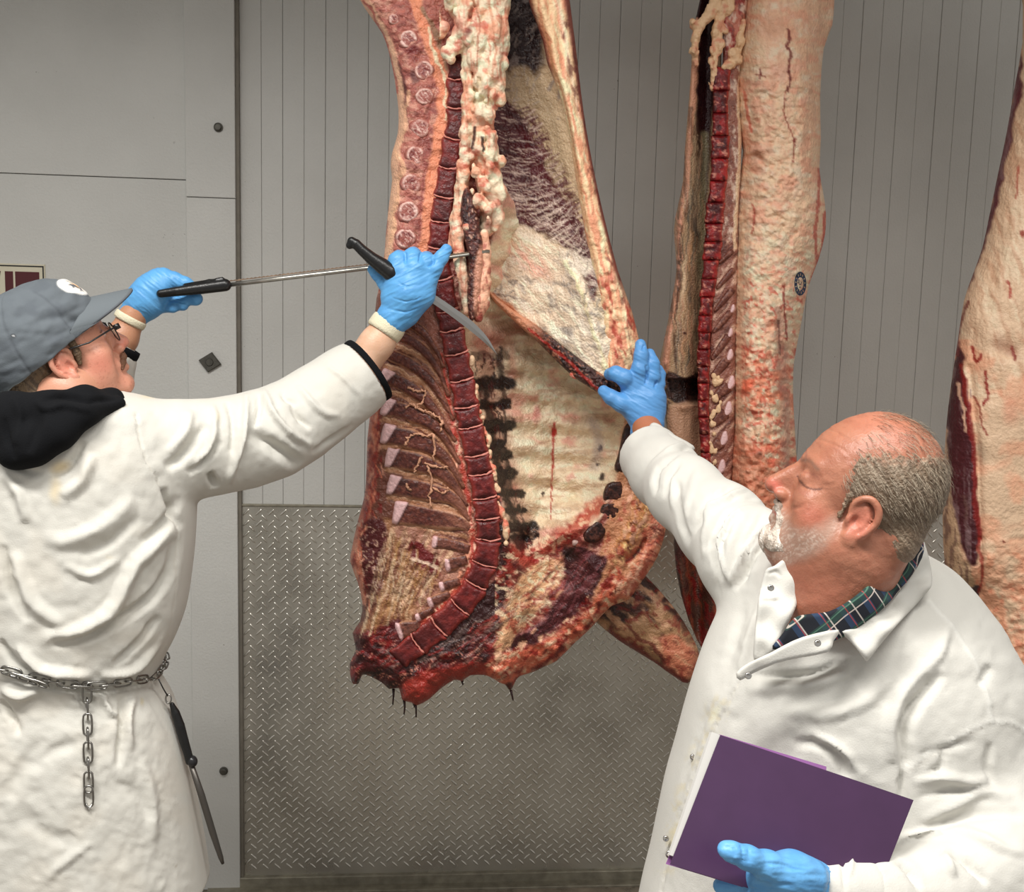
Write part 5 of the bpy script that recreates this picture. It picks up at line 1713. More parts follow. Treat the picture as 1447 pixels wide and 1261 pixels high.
def hang(root, pts, rs, colr, top):
    P3 = [np.array(p) for p in pts]
    lo = np.min(P3, 0)-0.2; hi = np.max(P3, 0)+0.2
    S = SDF(lo, hi, 0.010)
    S.chain(P3, rs, k=0.04)
    V, F = S.mesh()
    V = V+normals(V, F)*(0.012*(fb3(V*25, 3, 3)-0.5))[:, None]
    x, z = V[:, 0]*400+V[:, 1]*300, V[:, 2]*400
    P = Paint(x, z, colr, warp=5, seed=5)
    P.noise((176, 92, 80), 20, 40, 0.5, 0.64, 0.7)
    P.noise((120, 44, 44), 16, 30, 0.56, 0.66, 0.7, seed=2)
    mk('hind_leg', V, F, M_MEAT, root, P.c)
    e = P3[-1]
    a = np.linspace(-0.9*np.pi, 0.5*np.pi, 16)
    hk = [(e[0], e[1]+0.035*math.cos(t), e[2]-0.03+0.035*math.sin(t)) for t in a]
    hk += [(e[0], e[1]+0.0, e[2]+0.06), (e[0], e[1], top-0.01)]
    V, F = tube(hk, 0.006, 8)
    mk('hook', V, F, M_HOOK, root)


RZ_ = 3.28
hang(beef, [A(640, -30, 2.13), A(655, -190, 2.13), A(668, -300, 2.13), A(676, -380, 2.13)], [0.120, 0.115, 0.065, 0.035], (214, 176, 146), RZ_)
hang(beef2, [A(1090, -30, 2.40), A(1096, -180, 2.40), A(1100, -260, 2.40), A(1104, -330, 2.40)], [0.120, 0.110, 0.065, 0.035], (214, 176, 146), RZ_)
hang(beef3, [A(1530, -20, 2.20), A(1536, -180, 2.20), A(1540, -280, 2.20), A(1545, -350, 2.20)], [0.120, 0.105, 0.065, 0.035], (214, 176, 146), RZ_)
ys_ = [A(676, -380, 2.13)[1], A(1104, -330, 2.40)[1], A(1545, -350, 2.20)[1]]
pp = [np.array([-3.0, ys_[0], RZ_+0.02]), np.array([A(676, -380, 2.13)[0], ys_[0], RZ_+0.02]), np.array([A(1104, -330, 2.40)[0], ys_[1], RZ_+0.02]), np.array([A(1545, -350, 2.20)[0], ys_[2], RZ_+0.02]), np.array([3.3, ys_[2], RZ_+0.02])]
V, F = tube(spl(pp, 6), 0.022, 10)
structure(mk('trim_3', V, F, M_RAIL))
parts = []
for px_ in (-1.6, 0.3, 1.5, 2.8):
    yy = float(np.interp(px_, [p[0] for p in pp], [p[1] for p in pp]))
    parts.append(box(px_-0.01, px_+0.01, yy-0.02, yy+0.02, RZ_+0.03, 3.45))
V, F = join(parts)
structure(mk('trim_4', V, F, M_RAIL, smooth=False))
# ------------------------------------------------------------------ people
M_SKIN = mat('skin', vc=True, rough=0.40, bump=0.12, bscale=420, sss=0.12, spec=0.45)
M_COAT = mat('white_cotton_coat', vc=True, rough=0.85, bump=0.10, bscale=500, sheen=0.1)
M_GLOVE = mat('blue_nitrile_glove', vc=True, rough=0.42, spec=0.4, bump=0.06, bscale=300)
M_HAIR = mat('hair', vc=True, rough=0.55, bump=0.5, bscale=260)
M_BLACKCLOTH = mat('black_fleece', (15, 16, 19), 0.95, bump=0.2, bscale=500, sheen=0.0, spec=0.2)
M_CAP = mat('grey_cap_cotton', vc=True, rough=0.9, bump=0.12, bscale=600)
M_KNIT = mat('cream_knit', (226, 218, 190), 0.9, bump=0.3, bscale=400)
M_JEAN = mat('blue_denim', (44, 58, 84), 0.9, vary=0.2, vscale=60)
M_BOOT = mat('black_rubber_boot', (24, 24, 24), 0.5)
M_CHROME = mat('bright_steel', (200, 198, 194), 0.22, 1.0)
M_BLACKP = mat('black_plastic', (18, 18, 19), 0.35, bump=0.08, bscale=300)


def frame(az, pitch, roll=0.0):
    """columns: forward, left, up"""
    a, p, r = math.radians(az), math.radians(pitch), math.radians(roll)
    f = np.array([math.cos(a)*math.cos(p), math.sin(a)*math.cos(p), math.sin(p)])
    l = np.array([-math.sin(a), math.cos(a), 0.0])
    u = np.cross(f, l)
    l2 = l*math.cos(r)+u*math.sin(r); u2 = u*math.cos(r)-l*math.sin(r)
    return np.stack([f, l2, u2], 1)


class Local:
    """builds into an SDF in a local frame"""
    def __init__(s, S, c, R, k=1.0):
        s.S, s.c, s.R, s.k = S, np.asarray(c, float), R, k

    def w(s, p):
        return s.c+s.R@(np.asarray(p, float)*s.k)

    def ell(s, c, r, k=0.0, op='u', tilt=0.0, ax=1):
        R = s.R
        if tilt:
            t = math.radians(tilt); ct, st = math.cos(t), math.sin(t)
            Q = {1: np.array([[ct, 0, st], [0, 1, 0], [-st, 0, ct]]), 2: np.array([[ct, -st, 0], [st, ct, 0], [0, 0, 1]]), 0: np.array([[1, 0, 0], [0, ct, -st], [0, st, ct]])}[ax]
            R = s.R@Q
        s.S.ell(s.w(c), np.asarray(r, float)*s.k, R, k*s.k, op)

    def rc(s, a, b, ra, rb, k=0.0, op='u'):
        s.S.rc(s.w(a), s.w(b), ra*s.k, rb*s.k, k*s.k, op)

    def chain(s, pts, rs, k=0.0, op='u'):
        for i in range(len(pts)-1):
            s.rc(pts[i], pts[i+1], rs[i], rs[i+1], k, op)


def build_head(L, fat=0.0, chin=0.0, nose=1.0, short=False):
    if short:
        L.ell((-0.006, 0, 0.042), (0.089, 0.077, 0.090))
    else:
        L.ell((-0.014, 0, 0.042), (0.100, 0.077, 0.084))
    L.ell((0.030, 0, 0.015), (0.064, 0.066, 0.080), k=0.02)
    L.ell((0.028, 0, -0.055), (0.056, 0.056+0.010*fat, 0.055), k=0.025)
    for s in (1, -1):
        L.rc((0.000, 0.054*s, -0.058), (0.066, 0.020*s, -0.098), 0.020+0.004*fat, 0.017, k=0.02)
        L.ell((0.056, 0.043*s, -0.024), (0.024, 0.022, 0.022), k=0.016)
        L.ell((0.045, 0.050*s, -0.052), (0.022, 0.016+0.006*fat, 0.028), k=0.02)
        L.rc((0.083, 0.010*s, 0.026), (0.068, 0.044*s, 0.026), 0.011, 0.010, k=0.010)
        L.ell((0.094, 0.030*s, 0.006), (0.012, 0.017, 0.011), k=0.010, op='s')
        L.ell((0.074, 0.031*s, 0.003), (0.0145, 0.0165, 0.0130), k=0.005)
    L.ell((0.072, 0, -0.098-0.003*chin), (0.021, 0.024, 0.019), k=0.015)
    # nose
    L.rc((0.088, 0, 0.014), (0.110*nose, 0, -0.026), 0.0085, 0.0115, k=0.008)
    L.ell((0.110*nose, 0, -0.031), (0.0125, 0.0115, 0.0105), k=0.006)
    L.ell((0.092, 0, -0.018), (0.017, 0.0115, 0.024), k=0.008)
    for s in (1, -1):
        L.ell((0.098, 0.0125*s, -0.036), (0.0115, 0.0075, 0.0085), k=0.005)
        L.ell((0.104, 0.008*s, -0.0435), (0.0055, 0.0032, 0.004), k=0.002, op='s')
    # mouth
    L.ell((0.082, 0, -0.060), (0.016, 0.026, 0.017), k=0.012)
    L.rc((0.0945, 0.0, -0.0595), (0.083, 0.021, -0.0635), 0.0058, 0.0038, k=0.004)
    L.rc((0.0945, 0.0, -0.0595), (0.083, -0.021, -0.0635), 0.0058, 0.0038, k=0.004)
    L.rc((0.092, 0.0, -0.0725), (0.081, 0.018, -0.0690), 0.0065, 0.004, k=0.004)
    L.rc((0.092, 0.0, -0.0725), (0.081, -0.018, -0.0690), 0.0065, 0.004, k=0.004)
    L.rc((0.104, 0.016, -0.0660), (0.104, -0.016, -0.0660), 0.0030, 0.0030, k=0.004, op='s')


def build_ear(L, s, sc=1.0):
    q = lambda x, y, z: (-0.006+x*sc, s*(0.070+y), -0.012+z*sc)
    L.ell(q(0.0, 0.003, 0.0), (0.019*sc, 0.0085, 0.030*sc), k=0.004, tilt=12)
    L.ell(q(0.003, 0.016, 0.000), (0.0115*sc, 0.008, 0.018*sc), k=0.005, op='s', tilt=12)
    pts = spl([q(0.017, 0.004, 0.006), q(0.016, 0.008, 0.022), q(0.004, 0.012, 0.033), q(-0.011, 0.013, 0.028), q(-0.019, 0.013, 0.012), q(-0.017, 0.012, -0.006), q(-0.009, 0.010, -0.020)], 4)
    L.chain(pts, np.interp(np.linspace(0, 6, len(pts)), range(7), [0.0036, 0.0042, 0.0044, 0.0048, 0.0046, 0.0042, 0.0042]), k=0.0015)
    L.ell(q(0.002, 0.008, -0.027), (0.0100*sc, 0.0058, 0.0110*sc), k=0.004)
    L.chain([q(0.000, 0.008, 0.020), q(-0.008, 0.009, 0.008), q(-0.007, 0.008, -0.008), q(0.002, 0.007, -0.016)], [0.003, 0.0034, 0.0034, 0.003], k=0.003)
    L.ell(q(0.015, 0.006, -0.006), (0.0045, 0.0045, 0.008), k=0.003)
    L.ell(q(0.006, 0.010, -0.004), (0.006*sc, 0.007, 0.009*sc), k=0.003, op='s')


def px_chain(S, pts, k=0.0, op='u'):
    """pts: (px, py, Y, radius in px)"""
    P = [A(p[0], p[1], p[2]) for p in pts]; R = [p[3]*MPX(p[2]) for p in pts]
    S.chain(P, R, k, op)


def pxrows(rows, Y, ry):
    out = []
    for i, r in enumerate(rows):
        y0 = r[3] if len(r) > 3 else Y; d = r[4] if len(r) > 4 else ry
        a = A(r[1], r[0], y0); b = A(r[2], r[0], y0)
        out.append(((a[2]+b[2])/2, (a[0]+b[0])/2, y0, abs(b[0]-a[0])/2, d))
    return out


def loft_y(RZ_, pw, px, py):
    """depth of a coat's near side at a pixel"""
    Y = RZ_[:, 2].mean()-0.1
    for _ in range(5):
        p = A(px, py, Y)
        cx, cy, rx, ry_ = [np.interp(p[2], RZ_[:, 0], RZ_[:, i]) for i in (1, 2, 3, 4)]
        uu = min(0.985, abs(p[0]-cx)/rx)
        Y = cy-ry_*(1-uu**pw)**(1/pw)
    return float(Y)


def fold(V, F, P, amount=1.0):
    """push the surface along its normals by the relief in P, only where it faces the room"""
    n = normals(V, F)
    return V+n*(P.h*amount)[:, None]


# ================================================================== left man
man = thing('person', 'young man in grey cap and white coat, seen from behind, reaching with a knife', 'person', [float(A(95, 1000, 1.72)[0]), 1.72, 0.0])
YL = 1.72
# --- head
HC = A(92, 517, 1.66)
Rl = frame(27, 29, 0)
HK = 0.92
HC = HC-Rl@np.array([-0.006, -0.078, -0.012])*HK          # put the near ear at its place
S = SDF(HC-0.20, HC+[0.18, 0.17, 0.17], 0.0021)
L = Local(S, HC, Rl, HK)
build_head(L)
build_ear(L, -1); build_ear(L, 1)
S.rc(L.w((-0.025, 0, -0.05)), L.w((-0.030, 0, -0.12))+np.array([0, 0, -0.05]), 0.056, 0.060, k=0.02)
V1, F1 = S.mesh()
V1 = smooth_mesh(V1, F1, 1, 0.4)
u = (V1-HC)@Rl*1000/HK
P = Paint(u[:, 0], u[:, 2], (206, 146, 122), warp=3, seed=101)
side = np.abs(u[:, 1])
P.noise((214, 150, 128), 20, 14, 0.45, 0.65, 0.5)
P.blob(50, -40, 36, 30, (206, 124, 104), 0.6, 0.9)
P.blob(110, -30, 16, 16, (206, 116, 98), 0.6, 0.9)
P.blob(-6, -14, 22, 34, (220, 136, 116), 0.6, 0.7, mask=(side > 66)*1.0)
P.stroke([(70, 26), (92, 30)], 5, (104, 72, 56), 0.7, 0.8, mask=(side > 8)*1.0)
P.poly([(8, 30), (34, 28), (34, 0), (26, -34), (10, -20)], (120, 84, 64), 0.65, soft=12, mask=(side > 40)*1.0)
P.stroke([(90, -60), (104, -70)], 4, (186, 96, 88), 0.6, 0.8)
P.poly([(79, 6), (92, 6), (92, -2), (79, -2)], (206, 190, 180), 0.7, soft=2, smooth=False, mask=(side > 20)*(side < 44)*1.0)
P.blob(89, 2, 2.0, 3.5, (90, 74, 64), 0.7, mask=(side > 20)*(side < 44)*1.0)
P.stroke([(78, 8), (86, 10), (93, 8)], 1.5, (70, 44, 38), 0.8, mask=(side > 18)*1.0)
P.noise((170, 104, 84), 3, 3, 0.68, 0.74, 0.5, seed=4)
c1 = P.c
# --- forearms (same skin)
q_ = A(430, 610, 1.9), A(580, 430, 1.9)
S = SDF([q_[0][0]-0.04, 1.80, q_[0][2]-0.03], [q_[1][0]+0.04, 2.0, q_[1][2]+0.03], 0.0028)
px_chain(S, [(462, 575, 1.88, 26), (505, 522, 1.90, 26), (532, 486, 1.905, 23.5), (556, 452, 1.91, 21)], k=0.01)
V2, F2 = S.mesh()
S = SDF(A(120, 560, 2.0)-[0.03, 0.1, 0.02], A(215, 420, 1.9)+[0.06, 0.14, 0.03], 0.0028)
px_chain(S, [(140, 530, 1.92, 24), (172, 478, 1.93, 21), (186, 450, 1.935, 17), (196, 436, 1.935, 16)], k=0.01)
V3, F3 = S.mesh()
x2, y2 = PR(V2)
P2 = Paint(x2, y2, (220, 176, 146), warp=3, seed=9)
P2.noise((230, 190, 164), 16, 10, 0.45, 0.65, 0.6)
P3 = Paint(*PR(V3), (190, 138, 108))
# --- rest of the body inside the clothes
S = SDF([-1.5, 1.3, 0.02], [-0.2, 2.2, 1.75], 0.013)
sh_r, sh_l = A(200, 646, 1.73), A(30, 646, 1.83)
hip = np.array([man.location[0], YL, 0.98])
S.chain([A(85, 620, 1.74), A(90, 760, 1.73), hip], [0.09, 0.10, 0.10], k=0.04)
S.rc(sh_r, sh_l, 0.045, 0.045, k=0.03)
S.rc(A(95, 560, 1.70), A(95, 600, 1.72), 0.058, 0.066, k=0.03)
px_chain(S, [(205, 644, 1.73, 36), (330, 628, 1.79, 33), (462, 575, 1.88, 26)], k=0.03)
px_chain(S, [(30, 646, 1.83, 34), (90, 590, 1.91, 32), (140, 530, 1.92, 24)], k=0.03)
fwd = np.array([math.cos(math.radians(55)), math.sin(math.radians(55)), 0]); lft = np.array([-fwd[1], fwd[0], 0])
feet = []
for s in (1, -1):
    h0 = hip+lft*0.062*s; kn = h0+fwd*0.02*s+np.array([0, 0, -0.46]); an = kn+np.array([0, 0, -0.44])+lft*0.02*s
    S.chain([h0, kn, an], [0.070, 0.052, 0.042], k=0.03)
    S.rc(an+[0, 0, -0.02], an+fwd*0.14+[0, 0, -0.035], 0.035, 0.028, k=0.02)
    feet.append((h0, kn, an))
V4, F4 = S.mesh()
V = np.vstack([V1, V2, V3, V4]); o1 = len(V1); o2 = o1+len(V2); o3 = o2+len(V3)
F = np.vstack([F1, F2+o1, F3+o2, F4+o3])
C = np.vstack([c1, P2.c, P3.c, np.tile(lin((200, 145, 120)), (len(V4), 1))])
mk('body', V, F, M_SKIN, man, C)


def legs(feet, fwd, parent, mj, mb, top):
    for h0, kn, an in feet:
        S = SDF(np.minimum(h0, an)-[0.16, 0.2, 0.08], np.maximum(h0, an)+[0.16, 0.2, 0.1], 0.012)
        S.chain([h0, kn, an+[0, 0, 0.02]], [0.085, 0.076, 0.070], k=0.03)
        V, F = S.mesh()
        mk('trouser_leg', V, F, mj, parent)
        S = SDF(an-[0.25, 0.25, 0.12], an+[0.25, 0.25, 0.14], 0.009)
        S.rc(an+[0, 0, 0.05], an+[0, 0, -0.02], 0.058, 0.052, k=0.02)
        b = an.copy(); b[2] = 0.045
        S.rc(b-fwd*0.045, b+fwd*0.15, 0.044, 0.038, k=0.03)
        S.plane([0, 0, 0.002], [0, 0, -1])
        V, F = S.mesh()
        mk('boot', V, F, mb, parent)


legs(feet, fwd, man, M_JEAN, M_BOOT, 1.0)

# --- coat with its right sleeve
ROWS = [(552, 40, 170), (566, -30, 222), (585, -62, 246), (615, -84, 262), (650, -98, 272), (700, -102, 275), (760, -100, 273), (810, -94, 268), (860, -86, 260), (900, -76, 246), (930, -66, 231), (950, -60, 223), (962, -58, 221), (975, -62, 229),
        (1000, -70, 242), (1050, -82, 257), (1100, -92, 267), (1150, -100, 276), (1200, -106, 285), (1254, -112, 293)]
ry = [0.07, 0.115, 0.13, 0.145, 0.155, 0.16, 0.162, 0.162, 0.16, 0.155, 0.15, 0.146, 0.144, 0.147, 0.155, 0.165, 0.172, 0.178, 0.184, 0.19]
rows = pxrows([(r[0], r[1], r[2], YL, q) for r, q in zip(ROWS, ry)], YL, 0.15)
lo = A(-150, 1270, 1.72)-[0.08, 0.24, 0.02]; hi = A(560, 470, 1.95)+[0.04, 0.1, 0.06]
S = SDF([lo[0], 1.44, lo[2]], [hi[0], 2.06, hi[2]], 0.0042)
S.rowloft(rows, pw=2.2)
px_chain(S, [(196, 640, 1.72, 72), (250, 636, 1.74, 67), (300, 632, 1.77, 64), (345, 624, 1.80, 63), (385, 612, 1.82, 61), (420, 594, 1.85, 57), (455, 570, 1.87, 54), (490, 545, 1.89, 51), (524, 521, 1.905, 49)], k=0.02)
ax = A(524, 521, 1.905)-A(460, 568, 1.875)
S.plane(A(516, 527, 1.90), ax/np.linalg.norm(ax), k=0.004)
# far sleeve, mostly behind the head
px_chain(S, [(20, 640, 1.90, 62), (90, 600, 1.91, 52), (140, 540, 1.92, 38), (158, 508, 1.925, 32)], k=0.03)
V, F = S.mesh()
x, y = PR(V)
front = sstep(0.1, 0.5, -(normals(V, F)@(CF)))
P = Paint(x, y, (208, 206, 198), warp=2, seed=111)
# folds: ridges up, valleys down
for pts, w, h in (([(292, 598), (262, 640), (234, 662)], 12, -0.012), ([(312, 622), (290, 650), (266, 670)], 8, -0.010), ([(297, 668), (304, 690)], 9, -0.014),
                  ([(350, 610), (372, 622), (400, 640), (425, 660)], 16, -0.014), ([(348, 556), (345, 610), (322, 684)], 8, 0.011), ([(371, 549), (387, 586), (412, 612), (440, 630)], 8, 0.010),
                  ([(366, 556), (364, 590), (358, 604)], 6, -0.008), ([(410, 572), (425, 592), (440, 606)], 7, -0.008), ([(420, 545), (452, 580), (480, 588)], 8, 0.006),
                  ([(300, 572), (304, 600), (296, 630), (272, 668)], 8, 0.009), ([(270, 580), (262, 612), (238, 640)], 9, 0.007), ([(322, 568), (330, 600), (326, 640)], 7, -0.007),
                  ([(396, 552), (405, 565), (420, 572)], 6, -0.006), ([(460, 515), (490, 540), (510, 560)], 6, 0.004), ([(440, 640), (470, 622), (500, 600)], 8, -0.006),
                  ([(251, 744), (222, 768), (190, 800), (158, 862), (110, 893), (54, 904)], 16, 0.013), ([(250, 762), (236, 815), (205, 852), (174, 874), (120, 902), (70, 908)], 12, -0.013),
                  ([(255, 700), (232, 742), (200, 770)], 12, -0.010), ([(232, 690), (246, 726), (258, 746)], 8, -0.010), ([(268, 720), (262, 790), (248, 850)], 9, 0.006),
                  ([(118, 622), (105, 650), (92, 664), (72, 674)], 10, -0.010), ([(130, 640), (116, 680), (88, 700)], 14, 0.009), ([(0, 646), (36, 664), (60, 672)], 10, -0.008),
                  ([(6, 668), (28, 700), (36, 740)], 12, 0.008), ([(190, 700), (150, 740), (100, 764), (60, 760)], 18, 0.008), ([(200, 730), (150, 770), (110, 786)], 12, -0.006),
                  ([(4, 770), (16, 830), (40, 880)], 10, -0.009), ([(20, 780), (44, 850), (90, 884)], 14, 0.009), ([(90, 800), (130, 812), (170, 790)], 10, 0.006),
                  ([(0, 905), (20, 935), (50, 952)], 8, -0.010), ([(24, 912), (60, 945), (130, 956)], 10, 0.012), ([(140, 955), (180, 950), (215, 925), (240, 890)], 9, 0.010),
                  ([(160, 940), (190, 915), (225, 870)], 8, -0.009), ([(196, 946), (214, 938)], 5, -0.006),
                  ([(0, 958), (40, 965), (80, 972), (122, 976), (165, 974), (224, 966)], 7, -0.012),
                  ([(104, 982), (126, 990), (130, 1000)], 10, -0.008), ([(146, 980), (154, 1006), (168, 1012)], 7, 0.010), ([(172, 984), (172, 1030), (166, 1085)], 8, -0.009),
                  ([(190, 980), (182, 1010), (184, 1060)], 8, 0.007), ([(205, 975), (228, 1010), (250, 1060)], 8, -0.007), ([(214, 985), (250, 1050), (262, 1080)], 6, 0.006),
                  ([(2, 975), (30, 984), (56, 976)], 9, 0.009), ([(0, 990), (18, 1016), (28, 1040)], 7, -0.008), ([(40, 1090), (80, 1060), (120, 1050)], 14, -0.004),
                  ([(20, 1140), (70, 1180), (110, 1190)], 18, -0.004), ([(150, 1100), (190, 1120), (210, 1160)], 14, -0.004), ([(60, 1040), (30, 1090), (10, 1130)], 16, -0.005),
                  ([(130, 1190), (90, 1220), (60, 1250)], 10, 0.004), ([(200, 1070), (215, 1130), (216, 1210)], 12, 0.005)):
    P.stroke(pts, w, None, 1.0, 1.0, h=h)
P.h += 0.004*(fb2(x/22, y/22, 5, 3)-0.5)+0.0016*(rid2(x/16+y/50, y/12-x/40, 6, 2)-0.5)*sstep(980, 1010, y)
# armhole seam, side seam
P.stroke([(193, 584), (197, 610), (202, 636), (214, 664), (230, 692), (246, 730), (252, 746)], 2.2, (210, 206, 196), 0.7, 0.9, h=-0.004)
P.stroke([(250, 750), (249, 800), (247, 850), (236, 900)], 1.8, (206, 202, 192), 0.6, 0.9, h=-0.003)
P.stroke([(270, 1105), (274, 1160), (274, 1240)], 2.0, (206, 202, 192), 0.5, 0.9, h=-0.003)
# stains
P.blob(84, 660, 22, 14, (222, 200, 156), 0.75, 0.9, ang=-0.3)
P.blob(78, 692, 14, 30, (222, 202, 160), 0.6, 0.95)
P.blob(155, 728+60, 10, 5, (206, 196, 172), 0.4, 0.9)
P.blob(213, 560, 22, 6, (222, 206, 158), 0.7, 0.9)
P.blob(307, 590, 4, 12, (226, 214, 180), 0.6, 0.9)
P.blob(200, 992, 5, 8, (206, 190, 140), 0.5, 0.9)
P.blob(251, 1226, 8, 9, (150, 136, 110), 0.55, 0.9, mask=sstep(0.5, 0.62, fb2(x/3, y/3, 3, 2)))
P.noise((214, 208, 196), 60, 50, 0.55, 0.72, 0.4, seed=8)
P.h *= front
V = fold(V, F, P, 1.35)
coat = mk('coat', V, F, M_COAT, man, P.c)
coat['label'] = 'white cotton coat with yellowish stains on the back'


def ring_band(c, axis, rx, ry_, h, m, name, parent, n=40, rib=0.0, th=0.004, up=(0, 0, 1)):
    """short knitted band round an arm"""
    ax_ = np.asarray(axis, float); ax_ /= np.linalg.norm(ax_)
    u_ = np.cross(ax_, up); u_ /= np.linalg.norm(u_); w_ = np.cross(ax_, u_)
    V, F = [], []
    lv = [(-h/2, 0), (-h/2, th*0.7), (-h/4, th), (h/4, th), (h/2, th*0.7), (h/2, 0)]
    for (t, e) in lv:
        for k in range(n):
            a = 2*math.pi*k/n
            rr = e+(rib*(k % 2) if e > 0 else 0)
            V.append(c+ax_*t+u_*(rx+rr)*math.cos(a)+w_*(ry_+rr)*math.sin(a))
    for j in range(len(lv)):
        jj = (j+1) % len(lv)
        for k in range(n):
            kk = (k+1) % n
            F.append((j*n+k, j*n+kk, jj*n+kk, jj*n+k))
    return mk(name, np.array(V), F, m, parent)


axl = A(556, 452, 1.91)-A(510, 518, 1.90)
# black inner cuffs at both sleeve ends
ring_band(A(519.5, 524, 1.901), ax, 47.5*MPX(1.9), 47.5*MPX(1.9), 0.012, M_BLACKCLOTH, 'inner_cuff', man, th=0.003)
axf = A(172, 478, 1.93)-A(140, 530, 1.92)
ring_band(A(164, 494, 1.926), axf, 27*MPX(1.93), 27*MPX(1.93), 0.030, M_BLACKCLOTH, 'inner_cuff', man, th=0.005)
# knitted wrist bands of the under-gloves
ring_band(A(546, 463, 1.908), axl, 21.8*MPX(1.91), 21.8*MPX(1.91), 0.026, M_KNIT, 'knit_wristband', man, n=56, rib=0.0007, th=0.0045)
ring_band(A(184, 452, 1.934), A(196, 436, 1.935)-A(172, 478, 1.93), 17.5*MPX(1.93), 17.5*MPX(1.93), 0.014, M_KNIT, 'knit_wristband', man, n=56, rib=0.0012, th=0.0045)


def glove(name, lo, hi, build, parent, seed, ang, base=(96, 166, 222), h=0.0016, creases=(), it=1):
    S = SDF(lo, hi, h)
    build(S)
    V, F = S.mesh()
    V = smooth_mesh(V, F, it, 0.5)
    x, y = PR(V)
    P = Paint(x, y, base, warp=2, seed=seed)
    P.noise((84, 150, 210), 20, 10, 0.45, 0.65, 0.5, ang=ang)
    P.h = 0.0022*(rid2((x*math.cos(ang)+y*math.sin(ang))/26, (-x*math.sin(ang)+y*math.cos(ang))/5.5, seed, 2)-0.5)
    for pts, w, hh in creases:
        P.stroke(pts, w, None, 1.0, 1.0, h=hh)
    P.h *= sstep(0.0, 0.5, -(normals(V, F)@CF))
    V = fold(V, F, P)
    return mk(name, V, F, M_GLOVE, parent, P.c)


# right hand: fist round the knife, little finger stretched out
def hand1(S):
    Yh = 1.905
    c = lambda pts, k=0.010: px_chain(S, pts, k)
    c([(563, 440, Yh, 22), (562, 420, Yh, 22), (563, 384, Yh-0.004, 18)])
    c([(567, 440, Yh, 24), (578, 415, Yh-0.006, 27), (586, 380, Yh-0.008, 19)])
    c([(574, 438, Yh, 21), (592, 414, Yh-0.004, 22), (606, 386, Yh-0.004, 14)])
    # curled fingers, knuckles towards the camera
    for (kx, ky, r) in ((563, 370, 14.5), (583, 365, 14), (602, 370, 12.5)):
        c([(kx, ky+8, Yh-0.006, r), (kx, ky, Yh-0.004, r*0.98), (kx+1, ky-4, Yh+0.022, r*0.80), (kx+5, ky+14, Yh+0.044, r*0.74), (kx+4, ky+34, Yh+0.036, r*0.66)], 0.004)
    c([(604, 398, Yh-0.004, 13), (614, 380, Yh-0.010, 10.5), (624, 364, Yh-0.008, 9.2), (631, 353, Yh-0.004, 7.8)], 0.006)
    c([(556, 418, Yh+0.004, 13), (544, 400, Yh+0.014, 10.0), (533, 388, Yh+0.016, 8.0), (526, 381, Yh+0.014, 6.8)], 0.006)
    c([(562, 446, Yh, 23), (556, 450, Yh, 24)], 0.004)


glove('glove', A(510, 480, 1.97)-[0.02, 0.13, 0.01], A(645, 335, 1.97)+[0.02, 0.02, 0.02], hand1, man, 5, -0.45,
      creases=(([(606, 378), (611, 372), (612, 366)], 3.5, -0.006), ([(573, 372), (573, 362), (574, 356)], 3, -0.004), ([(592, 372), (593, 362), (594, 357)], 3, -0.004),
               ([(560, 398), (575, 404), (592, 402)], 3, -0.0014), ([(552, 420), (575, 426), (598, 420)], 2.5, -0.0016), ([(548, 436), (570, 442), (590, 436)], 2.5, -0.0016)))


# left hand round the saw grip
def hand2(S):
    Yh = 1.945
    c = lambda pts, k=0.010: px_chain(S, pts, k)
    c([(194, 440, Yh, 19), (206, 425, Yh, 25), (222, 408, Yh, 24)])
    c([(200, 432, Yh, 20), (214, 410, Yh, 20), (232, 390, Yh, 11)])
    c([(226, 398, Yh, 17), (246, 396, Yh-0.004, 10.5), (262, 401, Yh-0.008, 8.5), (271, 405, Yh-0.008, 7)], 0.008)
    for k_, (a, b, r) in enumerate((((236, 412), (278, 422), 9.5), ((232, 418), (276, 424), 9.0), ((226, 424), (258, 431), 9.5), ((220, 428), (244, 435), 8.5))):
        dy = 0.012*k_
        c([(a[0]-12, a[1]-2, Yh+0.006, r*1.3), (a[0], a[1], Yh+0.020-dy*0.3, r), ((a[0]+b[0])/2, (a[1]+b[1])/2+1, Yh+0.012-dy*0.2, r), (b[0], b[1], Yh-0.004, r*0.86)], 0.005)
    c([(192, 441, Yh, 19), (188, 446, Yh, 19)], 0.004)


glove('glove', A(165, 470, 2.0)-[0.02, 0.12, 0.01], A(300, 365, 2.0)+[0.02, 0.02, 0.02], hand2, man, 8, 0.7, creases=(([(236, 424), (262, 428)], 2.0, -0.002),))

# --- hood of the black sweatshirt
S = SDF(A(-60, 690, 1.7)-[0.06, 0.26, 0.02], A(200, 520, 1.7)+[0.06, 0.2, 0.03], 0.0038)
S.ell(A(62, 608, 1.675), (0.120, 0.100, 0.044), frame(10, 0, 0), k=0.0)
px_chain(S, [(176, 569, 1.74, 8), (158, 564, 1.67, 12), (120, 564, 1.61, 16), (70, 578, 1.575, 22), (20, 582, 1.575, 24), (-20, 586, 1.62, 24), (-40, 592, 1.70, 24)], k=0.02)
px_chain(S, [(168, 570, 1.64, 9), (120, 584, 1.585, 16), (80, 610, 1.565, 24), (45, 630, 1.56, 26), (22, 640, 1.56, 22)], k=0.02)
px_chain(S, [(-20, 590, 1.62, 30), (8, 600, 1.58, 34), (24, 634, 1.565, 22)], k=0.02)
V, F = S.mesh()
x, y = PR(V)
P = Paint(x, y, (22, 23, 26), seed=7)
